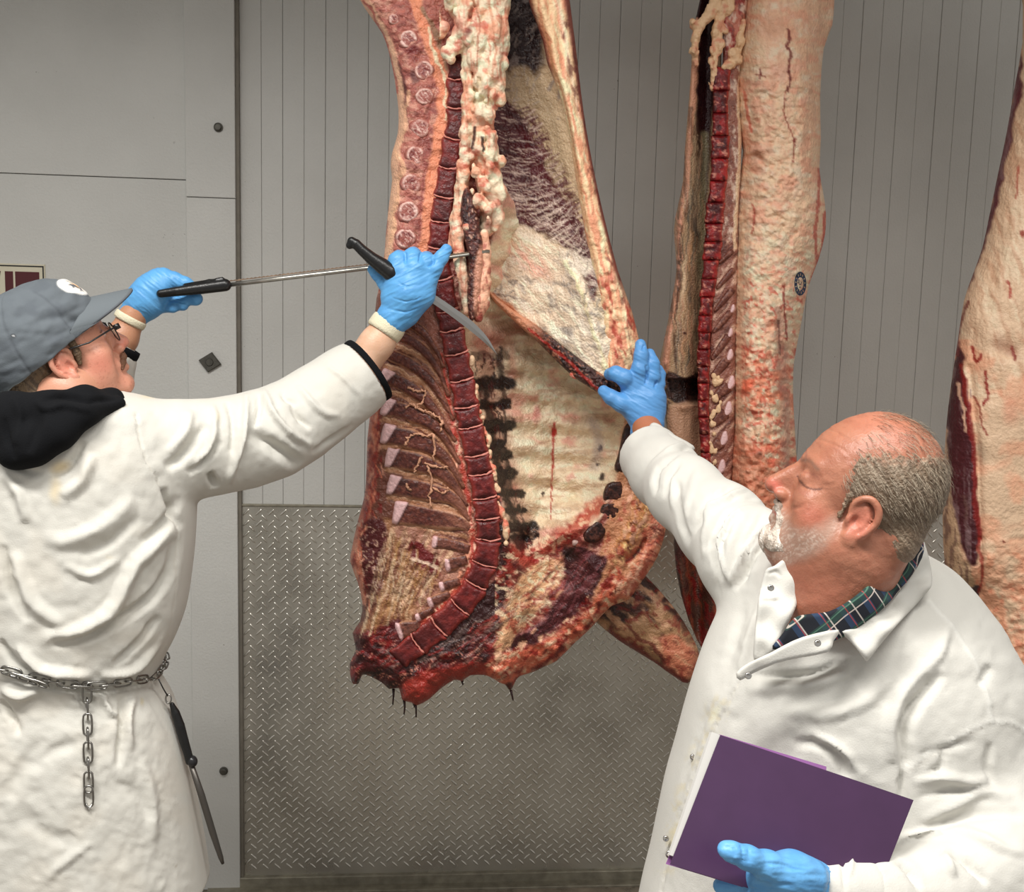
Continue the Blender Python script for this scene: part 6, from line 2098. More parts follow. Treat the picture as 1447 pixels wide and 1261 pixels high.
for pts, w, h in (([(170, 562), (130, 566), (90, 560), (60, 566)], 7, -0.010), ([(50, 566), (66, 578), (90, 574), (130, 580)], 8, 0.007), ([(20, 560), (30, 590), (22, 630)], 12, 0.008),
                  ([(60, 580), (50, 610), (40, 640)], 10, -0.006), ([(6, 590), (12, 620), (20, 650)], 6, -0.006)):
    P.stroke(pts, w, None, 1, 1, h=h)
P.h *= sstep(0, 0.4, -(normals(V, F)@CF))
mk('hood', fold(V, F, P), F, M_BLACKCLOTH, man)

# --- hair under the cap, moustache
S = SDF(HC-0.17, HC+0.16, 0.0022)
L = Local(S, HC, Rl, HK)
L.ell((-0.016, 0, 0.034), (0.106, 0.082, 0.090))
L.ell((-0.070, 0, -0.045), (0.044, 0.066, 0.056), k=0.02)
L.ell((-0.045, -0.035, -0.075), (0.030, 0.034, 0.034), k=0.02)
# cut away the face and the ears
L.ell((0.085, 0, -0.02), (0.075, 0.12, 0.12), k=0.006, op='s')
L.ell((-0.002, -0.080, -0.012), (0.030, 0.030, 0.040), k=0.006, op='s')
L.ell((-0.002, 0.080, -0.012), (0.030, 0.030, 0.040), k=0.006, op='s')
L.chain([(0.024, -0.0655, 0.016), (0.022, -0.0655, -0.004), (0.018, -0.0650, -0.022)], [0.009, 0.007, 0.004], k=0.004)
for q in range(80):
    a = rng.uniform(-1.5, 1.5)
    p = np.array([-0.076-0.022*math.cos(a), 0.066*math.sin(a), -0.052+rng.normal(0, 0.012)])
    e = p+np.array([-0.014+rng.normal(0, 0.01), rng.normal(0, 0.006)-0.004, -0.040+rng.normal(0, 0.010)])
    m_ = (p+e)/2+np.array([-0.008, 0, 0.0])
    L.chain([p, m_, e], [0.0060, 0.0042, 0.0018], k=0.002)
V, F = S.mesh()
u = (V-HC)@Rl*1000/HK
P = Paint(u[:, 0]+0.3*u[:, 1], u[:, 2], (104, 84, 62), seed=12)
P.noise((196, 172, 126), 4, 30, 0.50, 0.62, 0.85, ang=0.25, mask=sstep(-40, -60, u[:, 2]))
P.noise((62, 48, 36), 4, 30, 0.55, 0.66, 0.8, ang=0.25, seed=3)
P.h = 0.003*(fb2(u[:, 1]/3+u[:, 0]/5, u[:, 2]/30, 4, 2)-0.5)
mk('hair', fold(V, F, P), F, M_HAIR, man, P.c)
S = SDF(HC+Rl@np.array([0.09, 0, -0.05])-0.04, HC+Rl@np.array([0.09, 0, -0.05])+0.04, 0.0012)
L = Local(S, HC, Rl, HK)
for s in (1, -1):
    L.chain([(0.0985, 0.002*s, -0.0490), (0.0955, 0.012*s, -0.0520), (0.0885, 0.022*s, -0.060), (0.082, 0.027*s, -0.070)], [0.0060, 0.0068, 0.0058, 0.0028], k=0.003)
V, F = S.mesh()
u = (V-HC)@Rl*1000/HK
V = V+normals(V, F)*(0.0016*(fb2(u[:, 1]/1.5, u[:, 2]/8, 4, 2)-0.3))[:, None]
mk('moustache', V, F, M_HAIR, man, np.tile(lin((112, 76, 54)), (len(V), 1)))

# --- cap
S = SDF(HC-0.17, HC+0.19, 0.0021)
L = Local(S, HC, Rl, HK)
L.ell((-0.015, 0, 0.032), (0.121, 0.0935, 0.108))
L.ell((0.030, 0, 0.078), (0.060, 0.062, 0.050), k=0.03)
# band plane: tilted, lower at the back
S.plane(L.w((0.045, 0, 0.022)), -(Rl@np.array([-0.20, 0, 1.0])), k=0.003)
L.ell((-0.013, 0, 0.012), (0.106, 0.081, 0.112), k=0.002, op='s')
V, F = S.mesh()
V = smooth_mesh(V, F, 1, 0.5)
u = (V-HC)@Rl*1000/HK
P = Paint(u[:, 0], u[:, 2], (96, 103, 109), warp=3, seed=14)
P.noise((84, 90, 97), 30, 20, 0.45, 0.65, 0.6)
near = (u[:, 1] < 30)*1.0
az_ = np.degrees(np.arctan2(u[:, 1], u[:, 0]+13))
for a0 in (-60, -120, 0, 60, 120, 180):
    P.put(0.35*np.exp(-((az_-a0)/1.6)**2)*sstep(125, 110, u[:, 2]), (70, 74, 80))
    P.h -= 0.0012*np.exp(-((az_-a0)/1.6)**2)
# woven patch on the front: white, with an orange-yellow middle and small grey marks
fa = np.degrees(np.arctan2(u[:, 1], u[:, 0]-0)); 
pr_ = np.hypot((u[:, 1]+20)/34, (u[:, 2]-98)/22)
patch = sstep(1.04, 0.97, pr_)*(u[:, 0] > 20)
P.put(patch, (238, 238, 234))
P.put(patch*np.exp(-((u[:, 1]+24)/10)**2-((u[:, 2]-98)/9)**2), (236, 176, 96))
P.put(patch*sstep(0.60, 0.68, vn2(u[:, 1]/4.5, u[:, 2]/3.5, 4))*sstep(0.8, 0.5, pr_), (96, 100, 108))
P.h += 0.0012*patch
# eyelet
ey = np.hypot(u[:, 0]+52, u[:, 2]-72)
P.put(sstep(4.2, 3.2, ey)*(u[:, 1] < 0), (70, 74, 78)); P.put(sstep(2.0, 1.2, ey)*(u[:, 1] < 0), (190, 192, 194))
P.h += 0.006*(fb2(u[:, 0]/26, u[:, 2]/16, 5, 2)-0.5)
P.h -= 0.005*np.exp(-(segdist(u[:, 0], u[:, 2], [(60, 40), (30, 66), (0, 76)])[0]/9)**2)
cap = mk('cap', fold(V, F, P), F, M_CAP, man, P.c)
cap['label'] = 'grey cotton cap with a white patch in front'
# visor: curved sheet
nu, nv = 33, 13
top = []
for j in range(nv):
    v = j/(nv-1)
    for i in range(nu):
        t = -1+2*i/(nu-1)
        a = t*math.radians(70)
        by = 0.0930*math.sin(a)*0.985
        zc = 0.066*math.cos(a)**0.8 if abs(a) < 1.57 else 0.0
        z = 0.012+zc*0.90
        bx = -0.015+0.121*math.sqrt(max(0.03, 1-(by/0.0935)**2-((z-0.032)/0.108)**2))-0.002
        ln = 0.080*(1-abs(t)**3.6)**0.62
        z = z-v*0.016*(math.cos(a))-0.004*v
        by *= 1-0.06*v
        top.append((bx+ln*v, by, z))
top = np.array(top); bot = top.copy(); bot[:, 2] -= 0.0035
n_ = nu*nv
Fv = []
for j in range(nv-1):
    for i in range(nu-1):
        a, b, c_, d = j*nu+i, j*nu+i+1, (j+1)*nu+i+1, (j+1)*nu+i
        Fv.append((a, d, c_, b)); Fv.append((n_+a, n_+b, n_+c_, n_+d))
for i in range(nu-1):
    a, b = (nv-1)*nu+i, (nv-1)*nu+i+1
    Fv.append((a, n_+a, n_+b, b)); Fv.append((i, i+1, n_+i+1, n_+i))
Vv = HC+HK*np.vstack([top, bot])@Rl.T
cc = np.tile(lin((102, 109, 114)), (len(Vv), 1))
rim = np.zeros(n_); rim[(nv-1)*nu:] = 1
cc[np.r_[rim, rim] > 0] = lin((92, 96, 102))
V_org = np.array(man['_w'])
vis = mk('visor', Vv, Fv, M_CAP, cap, cc)

# --- glasses
parts = []
for s in (1, -1):
    a = np.linspace(0, 2*np.pi, 20, endpoint=False)
    ring_ = [HC+HK*Rl@np.array([0.104-0.10*abs(s*0.033+0.024*math.cos(t))**1.0*0.25, s*0.033+0.024*math.cos(t), -0.002+0.018*math.sin(t)]) for t in a]
    parts.append(tube(ring_, 0.0012, 6, closed=True))
    parts.append(tube([HC+HK*Rl@np.array(p) for p in ((0.101, s*0.057, 0.006), (0.093, s*0.068, 0.007), (0.050, s*0.073, 0.004), (0.004, s*0.076, 0.012), (-0.014, s*0.078, 0.004))], 0.0016, 6))
    parts.append(box(-1, 1, -1, 1, -1, 1))
    Vb, Fb = parts.pop()
    parts.append((HC+(Vb*[0.005, 0.003, 0.0045]+[0.098, s*0.062, 0.006])@Rl.T, Fb))
parts.append(tube([HC+HK*Rl@np.array(p) for p in ((0.104, 0.010, 0.004), (0.108, 0, 0.007), (0.104, -0.010, 0.004))], 0.0013, 6))
V, F = join(parts)
gl = mk('glasses', V, F, mat('dark_spectacle_frame', (26, 22, 22), 0.3), man)
M_LENS = bpy.data.materials.new('clear_lens'); M_LENS.use_nodes = True
b_ = M_LENS.node_tree.nodes['Principled BSDF']
b_.inputs['Transmission Weight'].default_value = 1.0; b_.inputs['Roughness'].default_value = 0.02; b_.inputs['IOR'].default_value = 1.05
b_.inputs['Alpha'].default_value = 0.35
for s in (1, -1):
    a = np.linspace(0, 2*np.pi, 20, endpoint=False)
    V = []
    for dx in (0.0006, -0.0006):
        V += [HC+HK*Rl@np.array([0.104+dx-0.025*abs(s*0.033+0.0235*math.cos(t)), s*0.033+0.0235*math.cos(t), -0.002+0.0175*math.sin(t)]) for t in a]
    F = [tuple(range(20)), tuple(range(39, 19, -1))]+[(k, 20+k, 20+(k+1) % 20, (k+1) % 20) for k in range(20)]
    mk('lens', np.array(V), F, M_LENS, gl, smooth=False)
# ================================================================== right man
YR = 1.30
man2 = thing('person', 'bald man with grey beard in white coat, blue gloves, holding purple folder and pulling flank', 'person', [float(A(1200, 1000, YR)[0]), YR+0.03, 0.0])
HC2 = A(1216, 736, 1.15)
R2 = frame(157, 22, 0)
K2 = 0.93
HC2 = HC2-R2@np.array([-0.006, 0.078, -0.012])*K2
S = SDF(HC2-[0.20, 0.20, 0.30], HC2+[0.20, 0.20, 0.17], 0.0021)
L = Local(S, HC2, R2, K2)
build_head(L, fat=1.0, chin=1.0, nose=1.03, short=True)
build_ear(L, 1, 0.95); build_ear(L, -1, 0.95)
# heavy neck and double chin
L.ell((-0.010, 0, -0.075), (0.075, 0.068, 0.060), k=0.03)
neck_a = L.w((-0.015, 0, -0.075)); neck_b = A(1200, 842, 1.262)
S.rc(neck_a, neck_b, 0.064, 0.066, k=0.03)
S.rc(L.w((0.040, 0, -0.100)), A(1165, 850, 1.21), 0.034, 0.048, k=0.035)
L.ell((-0.062, 0, -0.020), (0.030, 0.056, 0.036), k=0.03)
V1, F1 = S.mesh()
V1 = smooth_mesh(V1, F1, 1, 0.4)
u = (V1-HC2)@R2*1000/K2
side = np.abs(u[:, 1])
P = Paint(u[:, 0], u[:, 2], (174, 116, 92), warp=3, seed=131)
P.noise((158, 98, 76), 22, 14, 0.45, 0.65, 0.5)
P.blob(50, -34, 34, 26, (182, 104, 84), 0.7, 0.9)
P.blob(112, -28, 18, 16, (206, 112, 96), 0.8, 0.9)
P.blob(-6, -14, 22, 36, (206, 124, 104), 0.7, 0.7, mask=(side > 68)*1.0)
P.blob(20, 110, 90, 34, (184, 118, 96), 0.6, 0.9)
P.noise((150, 92, 72), 5, 4, 0.62, 0.72, 0.35, seed=3)
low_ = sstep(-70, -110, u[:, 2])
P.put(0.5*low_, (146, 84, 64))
# greyish stubble along jaw and cheek
P.poly([(104, -44), (96, -50), (70, -62), (44, -50), (22, -22), (14, -40), (24, -80), (56, -118), (90, -122), (104, -100)], (170, 140, 124), 0.75, soft=18)
P.noise((216, 198, 184), 1.6, 5, 0.50, 0.70, 0.55, ang=0.6, seed=5, mask=P.poly([(104, -48), (70, -66), (40, -50), (24, -60), (56, -116), (90, -120)], None, 1.0, soft=20))
# brow, closed looking-down lid, lips
P.stroke([(70, 24), (84, 27), (94, 22)], 4.5, (122, 92, 76), 0.65, 0.9, mask=(side > 6)*1.0)
P.stroke([(56, 1), (66, -4), (80, -5), (90, -2)], 2.2, (84, 50, 42), 0.85, 0.8, mask=(side > 14)*1.0)
P.blob(74, -14, 16, 7, (160, 104, 88), 0.6, 0.9, mask=(side > 14)*1.0)
P.stroke([(62, 12), (76, 13), (90, 8)], 1.8, (150, 92, 76), 0.7, 0.9, mask=(side > 14)*1.0)
P.stroke([(88, -62), (104, -68)], 3.5, (170, 90, 84), 0.6, 0.8)
# crease lines
for pts, w, h in (([(66, -26), (80, -48), (84, -66)], 5, -0.0016), ([(40, 60), (70, 62), (92, 56)], 3, -0.0008), ([(40, 76), (70, 78), (88, 72)], 3, -0.0008), ([(60, 6), (48, 12), (40, 18)], 3, -0.0008), ([(60, 2), (46, 2)], 3, -0.0008), ([(100, 40), (92, 22), (96, 10)], 4, -0.0012)):
    P.stroke(pts, w, None, 1, 1, h=h)
P.h += 0.0012*(fb2(u[:, 0]/8, u[:, 2]/8, 9, 3)-0.5)
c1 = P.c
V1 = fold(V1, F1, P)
# chest skin at the open collar and the holding wrist
S = SDF(A(1060, 960, 1.3)-[0.1, 0.25, 0.02], A(1330, 780, 1.3)+[0.1, 0.2, 0.02], 0.005)
S.ell(A(1185, 880, 1.32), (0.07, 0.07, 0.06), k=0.0)
S.rc(A(1165, 850, 1.25), A(1145, 885, 1.23), 0.045, 0.040, k=0.03)
V2, F2 = S.mesh()
q_ = A(880, 720, 1.8), A(990, 570, 1.8)
S = SDF([q_[0][0]-0.03, 1.64, q_[0][2]-0.03], [q_[1][0]+0.04, 1.94, q_[1][2]+0.04], 0.0028)
px_chain(S, [(950, 668, 1.72, 30), (924, 630, 1.82, 24), (914, 606, 1.865, 21)], k=0.01)
V3, F3 = S.mesh()
S = SDF([-0.1, 0.85, 0.02], [1.1, 1.65, 1.6], 0.013)
hip = np.array([man2.location[0], YR+0.03, 0.90])
S.chain([A(1200, 960, 1.33), A(1200, 1080, 1.33), hip], [0.11, 0.12, 0.12], k=0.04)
S.rc(A(1125, 850, 1.37), A(1370, 990, 1.29), 0.04, 0.04, k=0.03)
px_chain(S, [(1110, 835, 1.37, 34), (968, 697, 1.62, 28), (924, 630, 1.82, 22)], k=0.03)
px_chain(S, [(1370, 1000, 1.27, 40), (1385, 1190, 1.16, 38), (1300, 1245, 1.10, 34), (1170, 1238, 1.055, 28)], k=0.03)
fwd = np.array([math.cos(math.radians(190)), math.sin(math.radians(190)), 0]); lft = np.array([-fwd[1], fwd[0], 0])
feet = []
for s in (1, -1):
    h0 = hip+lft*0.075*s; kn = h0+np.array([0, 0, -0.42])+fwd*0.02; an = kn+np.array([0, 0, -0.40])+lft*0.02*s
    S.chain([h0, kn, an], [0.08, 0.055, 0.042], k=0.03)
    S.rc(an+[0, 0, -0.02], an+fwd*0.14+[0, 0, -0.035], 0.035, 0.028, k=0.02)
    feet.append((h0, kn, an))
V4, F4 = S.mesh()
Vs = [V1, V2, V3, V4]; offs = np.cumsum([0]+[len(v) for v in Vs[:-1]])
F = np.vstack([f+o for f, o in zip((F1, F2, F3, F4), offs)])
C = np.vstack([c1, np.tile(lin((186, 112, 86)), (len(V2), 1)), np.tile(lin((178, 112, 78)), (len(V3), 1)), np.tile(lin((190, 130, 105)), (len(V4), 1))])
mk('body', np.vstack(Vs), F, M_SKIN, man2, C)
legs(feet, fwd, man2, mat('dark_work_trousers', (34, 36, 42), 0.9), M_BOOT, 1.0)

# --- short grey hair round the bald crown
S = SDF(HC2-0.17, HC2+0.17, 0.0020)
L = Local(S, HC2, R2, K2)
L.ell((-0.0075, 0, 0.041), (0.0920, 0.0800, 0.0925))
L.ell((-0.060, 0, -0.024), (0.038, 0.060, 0.046), k=0.02)
L.ell((0.040, 0, 0.128), (0.098, 0.074, 0.086), k=0.01, op='s')        # bald crown
L.ell((0.085, 0, -0.01), (0.066, 0.12, 0.13), k=0.006, op='s')
for s in (1, -1):
    L.ell((-0.002, 0.086*s, -0.014), (0.024, 0.022, 0.040), k=0.004, op='s')
    L.rc((0.022, 0.0690*s, 0.012), (0.020, 0.0690*s, -0.020), 0.0050, 0.0035, k=0.006)
L.ell((0.03, 0, -0.10), (0.09, 0.10, 0.070), k=0.01, op='s')
V, F = S.mesh()
u = (V-HC2)@R2*1000/K2
P = Paint(u[:, 0], u[:, 2], (122, 102, 82), seed=132)
P.noise((166, 150, 130), 22, 1.3, 0.47, 0.66, 0.75, ang=0.55)
P.noise((104, 86, 70), 22, 1.3, 0.52, 0.70, 0.6, ang=0.55, seed=3)
fb_ = ((u[:, 0]-40)/98)**2+(u[:, 1]/74)**2+((u[:, 2]-128)/86)**2
ff_ = ((u[:, 0]-85)/66)**2+(u[:, 1]/120)**2+((u[:, 2]+10)/130)**2
fade = np.maximum(sstep(1.75, 1.0, fb_+0.5*(vn2(u[:, 0]/3, u[:, 2]/3, 3)-0.5)), sstep(1.35, 1.0, ff_+0.3*(vn2(u[:, 0]/3, u[:, 2]/3, 5)-0.5)))
P.put(0.85*fade, (200, 146, 120))
P.put(0.35*sstep(-10, -60, u[:, 2]), (150, 110, 88))
ca, sa = math.cos(0.55), math.sin(0.55)
P.h = (1-fade)*0.0026*(fb2((u[:, 0]*ca+u[:, 2]*sa)/22, (-u[:, 0]*sa+u[:, 2]*ca)/1.6+u[:, 1]/9, 4, 2)-0.5)-0.0050*fade
mk('hair', fold(V, F, P), F, M_HAIR, man2, P.c)
# loose fine hairs over crown and back: thin tapered strands rooted on the scalp
VV, FF = [], []
def scalp(a, b):
    d_ = np.array([math.cos(b)*math.cos(a), math.cos(b)*math.sin(a), math.sin(b)])
    p = np.array([-0.0075, 0, 0.041])+d_*np.array([0.0905, 0.0785, 0.0910])
    return p, d_
cnt = 0
while cnt < 2600:
    a = rng.uniform(0.25, 2*math.pi-0.25); b = rng.uniform(-0.35, 1.45)
    p, d_ = scalp(a, b)
    bald = ((p[0]-0.040)/0.098)**2+((p[2]-0.128)/0.086)**2 < 1
    if p[0] > 0.04 or (bald and rng.random() > 0.22) or (abs(p[1]) > 0.06 and p[2] < 0.02 and p[0] > -0.03):
        continue
    ln = rng.uniform(0.010, 0.020)
    t = np.array([-0.9, 0.2*np.sign(p[1]), -0.55]); t -= d_*(t@d_); t /= np.linalg.norm(t)+1e-9
    t += rng.normal(0, 0.16, 3)
    q0 = p; q1 = p+t*ln*0.5+d_*0.0034; q2 = p+t*ln+d_*0.0030
    s_ = np.cross(t, d_); s_ /= np.linalg.norm(s_)+1e-9
    w = 0.00028
    o = len(VV)
    for q, ww in ((q0, w), (q1, w), (q2, w*0.4)):
        VV.append(HC2+K2*(R2@(q+s_*ww))); VV.append(HC2+K2*(R2@(q-s_*ww)))
    FF += [(o, o+1, o+3, o+2), (o+2, o+3, o+5, o+4)]
    cnt += 1
cs = np.repeat(np.where(rng.random((cnt, 1)) < 0.55, lin((164, 150, 130))[None], lin((98, 80, 64))[None]), 6, axis=0)
mk('loose_hair', np.array(VV), FF, M_HAIR, man2, cs, kind='stuff')
# goatee and moustache: white grey bristle mass
S = SDF(HC2+R2@np.array([0.08, 0, -0.08])*K2-0.085, HC2+R2@np.array([0.08, 0, -0.08])*K2+0.085, 0.0016)
L = Local(S, HC2, R2, K2)
L.ell((0.076, 0, -0.101), (0.025, 0.030, 0.024))
for s in (1, -1):
    L.chain([(0.0985, 0.002*s, -0.0500), (0.0940, 0.016*s, -0.0535), (0.084, 0.0265*s, -0.066), (0.078, 0.028*s, -0.086)], [0.0040, 0.0046, 0.0046, 0.010], k=0.006)
    L.chain([(0.076, 0.030*s, -0.098), (0.058, 0.040*s, -0.094), (0.040, 0.048*s, -0.082)], [0.014, 0.009, 0.003], k=0.010)
L.ell((0.098, 0, -0.0655), (0.016, 0.017, 0.0095), k=0.004, op='s')
V, F = S.mesh()
u = (V-HC2)@R2*1000/K2
P = Paint(u[:, 0], u[:, 2], (206, 192, 178), seed=133)
P.noise((240, 232, 222), 2.6, 14, 0.50, 0.62, 0.8, ang=-0.3)
P.noise((140, 118, 102), 2.6, 14, 0.56, 0.68, 0.7, ang=-0.3, seed=3)
P.put(0.6*sstep(72, 48, u[:, 0]), (176, 132, 112))
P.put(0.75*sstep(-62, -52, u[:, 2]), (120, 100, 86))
P.h = 0.0034*(fb2(u[:, 0]/1.8+u[:, 1]/1.8, u[:, 2]/12, 4, 2)-0.5)
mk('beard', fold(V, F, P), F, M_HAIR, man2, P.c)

# --- plaid shirt inside the open coat
M_PLAID = bpy.data.materials.new('dark_plaid_cotton'); M_PLAID.use_nodes = True
nt = M_PLAID.node_tree; b_ = nt.nodes['Principled BSDF']; b_.inputs['Roughness'].default_value = 0.9
tc = nt.nodes.new('ShaderNodeTexCoord')
mp = nt.nodes.new('ShaderNodeMapping'); mp.inputs['Rotation'].default_value = (0, math.radians(38), 0)
nt.links.new(tc.outputs['Object'], mp.inputs[0])
sx = nt.nodes.new('ShaderNodeSeparateXYZ'); nt.links.new(mp.outputs[0], sx.inputs[0])
cur = None
rgb = nt.nodes.new('ShaderNodeRGB'); rgb.outputs[0].default_value = (*lin((20, 24, 34)), 1); cur = rgb.outputs[0]
for ax_, per, w0, colr, off in (('X', 0.030, 0.34, (40, 62, 92), 0.0), ('Z', 0.030, 0.34, (38, 66, 60), 0.0), ('X', 0.034, 0.05, (206, 196, 188), 0.55), ('Z', 0.034, 0.05, (206, 194, 184), 0.55), ('X', 0.030, 0.05, (160, 60, 60), 0.75), ('Z', 0.030, 0.05, (80, 120, 100), 0.78)):
    d1 = nt.nodes.new('ShaderNodeMath'); d1.operation = 'MULTIPLY_ADD'; d1.inputs[1].default_value = 1/per; d1.inputs[2].default_value = off
    nt.links.new(sx.outputs[ax_], d1.inputs[0])
    fr = nt.nodes.new('ShaderNodeMath'); fr.operation = 'FRACT'; nt.links.new(d1.outputs[0], fr.inputs[0])
    lt = nt.nodes.new('ShaderNodeMath'); lt.operation = 'LESS_THAN'; lt.inputs[1].default_value = w0; nt.links.new(fr.outputs[0], lt.inputs[0])
    ml = nt.nodes.new('ShaderNodeMath'); ml.operation = 'MULTIPLY'; ml.inputs[1].default_value = 0.75; nt.links.new(lt.outputs[0], ml.inputs[0])
    mx = nt.nodes.new('ShaderNodeMix'); mx.data_type = 'RGBA'
    nt.links.new(ml.outputs[0], mx.inputs[0]); nt.links.new(cur, mx.inputs[6]); mx.inputs[7].default_value = (*lin(colr), 1)
    cur = mx.outputs[2]
nt.links.new(cur, b_.inputs['Base Color'])


def sheetY(ctrl):
    """depth from scattered (px,py,Y) by inverse distance"""
    c_ = np.array(ctrl, float)
    def f(x, y):
        w = 1/((x[..., None]-c_[:, 0])**2+(y[..., None]-c_[:, 1])**2+60)**1.5
        return (w*c_[:, 2]).sum(-1)/w.sum(-1)
    return f


def plain(colr):
    def f(x, y):
        P = Paint(x, y, colr, seed=5)
        return P
    return f


YSH = sheetY([(1100, 915, 1.150), (1150, 895, 1.148), (1215, 850, 1.152), (1260, 805, 1.186), (1292, 765, 1.24), (1130, 900, 1.148)])
slab('plaid_shirt', [(1092, 918), (1104, 898), (1122, 874), (1142, 868), (1172, 864), (1204, 846), (1236, 818), (1262, 790), (1284, 764), (1298, 752), (1306, 778), (1290, 812), (1262, 846), (1232, 874), (1194, 900), (1140, 916)],
     YSH, 0.012, plain((30, 34, 44)), M_PLAID, man2, s=2.2, R=6, bul=0.006)

# --- coat
ROWS = [(778, 1100, 1300, 1.345, 0.06), (800, 1070, 1338, 1.345, 0.095), (830, 1048, 1366, 1.335, 0.12), (870, 1024, 1396, 1.32, 0.138), (915, 1003, 1420, 1.31, 0.148), (960, 987, 1438, 1.30, 0.156), (1010, 972, 1450, 1.30, 0.164), (1060, 959, 1458, 1.30, 0.172), (1110, 945, 1463, 1.30, 0.178),
        (1160, 934, 1467, 1.30, 0.180), (1210, 923, 1471, 1.30, 0.180), (1261, 910, 1476, 1.30, 0.180), (1330, 896, 1482, 1.30, 0.180), (1420, 880, 1488, 1.30, 0.180)]
rows = pxrows(ROWS, YR, 0.15)
RZ2 = np.array(sorted(rows))
S = SDF([0.05, 0.84, A(1200, 1425, 1.3)[2]-0.03], [1.10, 1.98, 1.60], 0.0042)
S.rowloft(rows, pw=2.25)
px_chain(S, [(1100, 832, 1.345, 76), (1060, 790, 1.40, 72), (1020, 745, 1.50, 62), (968, 697, 1.62, 52), (940, 670, 1.72, 48), (915, 640, 1.81, 46)], k=0.025)
axr = A(920, 645, 1.80)-A(968, 697, 1.62)
axr = axr/np.linalg.norm(axr)
S.plane(A(922, 648, 1.79)+axr*0.010, axr, k=0.003)
px_chain(S, [(1385, 985, 1.29, 66), (1392, 1080, 1.24, 76), (1410, 1170, 1.17, 78), (1400, 1225, 1.12, 72), (1320, 1258, 1.09, 62), (1240, 1262, 1.07, 54), (1180, 1256, 1.055, 46)], k=0.022)
axw = A(1180, 1256, 1.055)-A(1260, 1262, 1.07); axw /= np.linalg.norm(axw)
# cut only the forearm's own end: done by keeping the chain short (rounded cuff hidden by the cuff band)
# open V at the throat
for a, b, r in (((1128, 822, 1.22), (1104, 905, 1.15), 18), ((1160, 830, 1.20), (1130, 885, 1.15), 36), ((1205, 820, 1.21), (1160, 868, 1.15), 38), ((1250, 790, 1.26), (1215, 830, 1.17), 42)):
    S.rc(A(*a), A(*b), r*MPX(1.15), r*MPX(1.1), k=0.006, op='s')
V, F = S.mesh()
x, y = PR(V)
P = Paint(x, y, (206, 204, 197), warp=2, seed=141)
for pts, w, h in (([(1282, 1085), (1278, 1040), (1288, 1005), (1312, 975), (1332, 950)], 13, -0.014), ([(1262, 1080), (1258, 1030), (1272, 985), (1310, 935)], 14, 0.008), ([(1276, 1140), (1276, 1100), (1282, 1070)], 8, -0.010),
                  ([(1055, 975), (1100, 972), (1150, 968), (1192, 950), (1200, 925)], 14, 0.007), ([(1060, 954), (1110, 956), (1160, 950), (1186, 935)], 10, -0.009), ([(1100, 1000), (1160, 1010), (1220, 990), (1270, 950)], 18, 0.006),
                  ([(1120, 1050), (1160, 1052), (1186, 1075), (1196, 1100)], 12, -0.007), ([(1150, 1040), (1190, 1060), (1210, 1090)], 9, 0.008),
                  ([(1000, 1000), (980, 1060), (958, 1130)], 8, -0.003), ([(1340, 880), (1330, 920), (1296, 960)], 12, 0.005), ([(1400, 940), (1385, 970)], 10, -0.005),
                  ([(1290, 1108), (1330, 1098), (1370, 1104), (1400, 1100)], 11, 0.006), ([(1296, 1130), (1340, 1118), (1390, 1124)], 12, -0.005), ([(1400, 1050), (1395, 1080), (1402, 1110)], 9, -0.006),
                  ([(1300, 1160), (1340, 1140), (1390, 1120), (1430, 1130)], 13, 0.006), ([(1308, 1172), (1350, 1158), (1400, 1150), (1447, 1152)], 13, -0.005), ([(1320, 1180), (1370, 1178), (1420, 1200), (1450, 1205)], 12, 0.006),
                  ([(1336, 1196), (1370, 1222), (1394, 1250)], 9, -0.010), ([(1270, 1190), (1300, 1180), (1330, 1180)], 10, 0.008), ([(1262, 1210), (1290, 1236), (1300, 1258)], 9, -0.008), ([(1225, 1214), (1240, 1240)], 7, -0.006), ([(1330, 1205), (1350, 1240)], 8, 0.007),
                  ([(1300, 1070), (1340, 1056), (1380, 1046)], 9, -0.004), ([(1335, 1060), (1330, 1085), (1310, 1096)], 7, -0.006),
                  ([(994, 790), (996, 738), (1034, 700), (1062, 688)], 5, 0.008), ([(986, 792), (988, 740), (1022, 694), (1052, 680)], 7, -0.007), ([(978, 796), (994, 750), (1012, 708)], 5, 0.007), ([(1032, 820), (1018, 768), (1042, 728), (1082, 704)], 5, 0.009), ([(1022, 822), (1008, 772), (1032, 724), (1070, 700)], 7, -0.009),
                  ([(1032, 826), (1060, 766), (1094, 738)], 5, 0.008), ([(1038, 834), (1072, 776), (1098, 752)], 7, -0.008), ([(950, 672), (953, 728), (970, 780)], 5, 0.006), ([(958, 676), (962, 730), (980, 784)], 7, -0.006),
                  ([(984, 628), (950, 645), (929, 664), (925, 700)], 5, -0.010), ([(980, 621), (945, 637), (921, 660), (914, 698)], 6, 0.007), ([(962, 650), (946, 674), (940, 705)], 6, -0.005), ([(990, 660), (972, 700), (962, 740)], 10, 0.004), ([(1024, 690), (1000, 730), (990, 770)], 12, 0.006), ([(1010, 700), (985, 740), (975, 765)], 8, -0.005),
                  ([(1060, 715), (1035, 760), (1030, 800), (1034, 830)], 12, 0.006), ([(1082, 720), (1058, 770), (1050, 830)], 9, -0.006), ([(1040, 700), (1020, 740)], 7, -0.004), ([(1052, 850), (1040, 900), (1024, 950)], 12, -0.004), ([(1076, 850), (1060, 900), (1044, 950)], 10, 0.005)):
    P.stroke(pts, w, None, 1.0, 1.0, h=h)
P.h += 0.004*(fb2(x/26, y/26, 5, 3)-0.5)
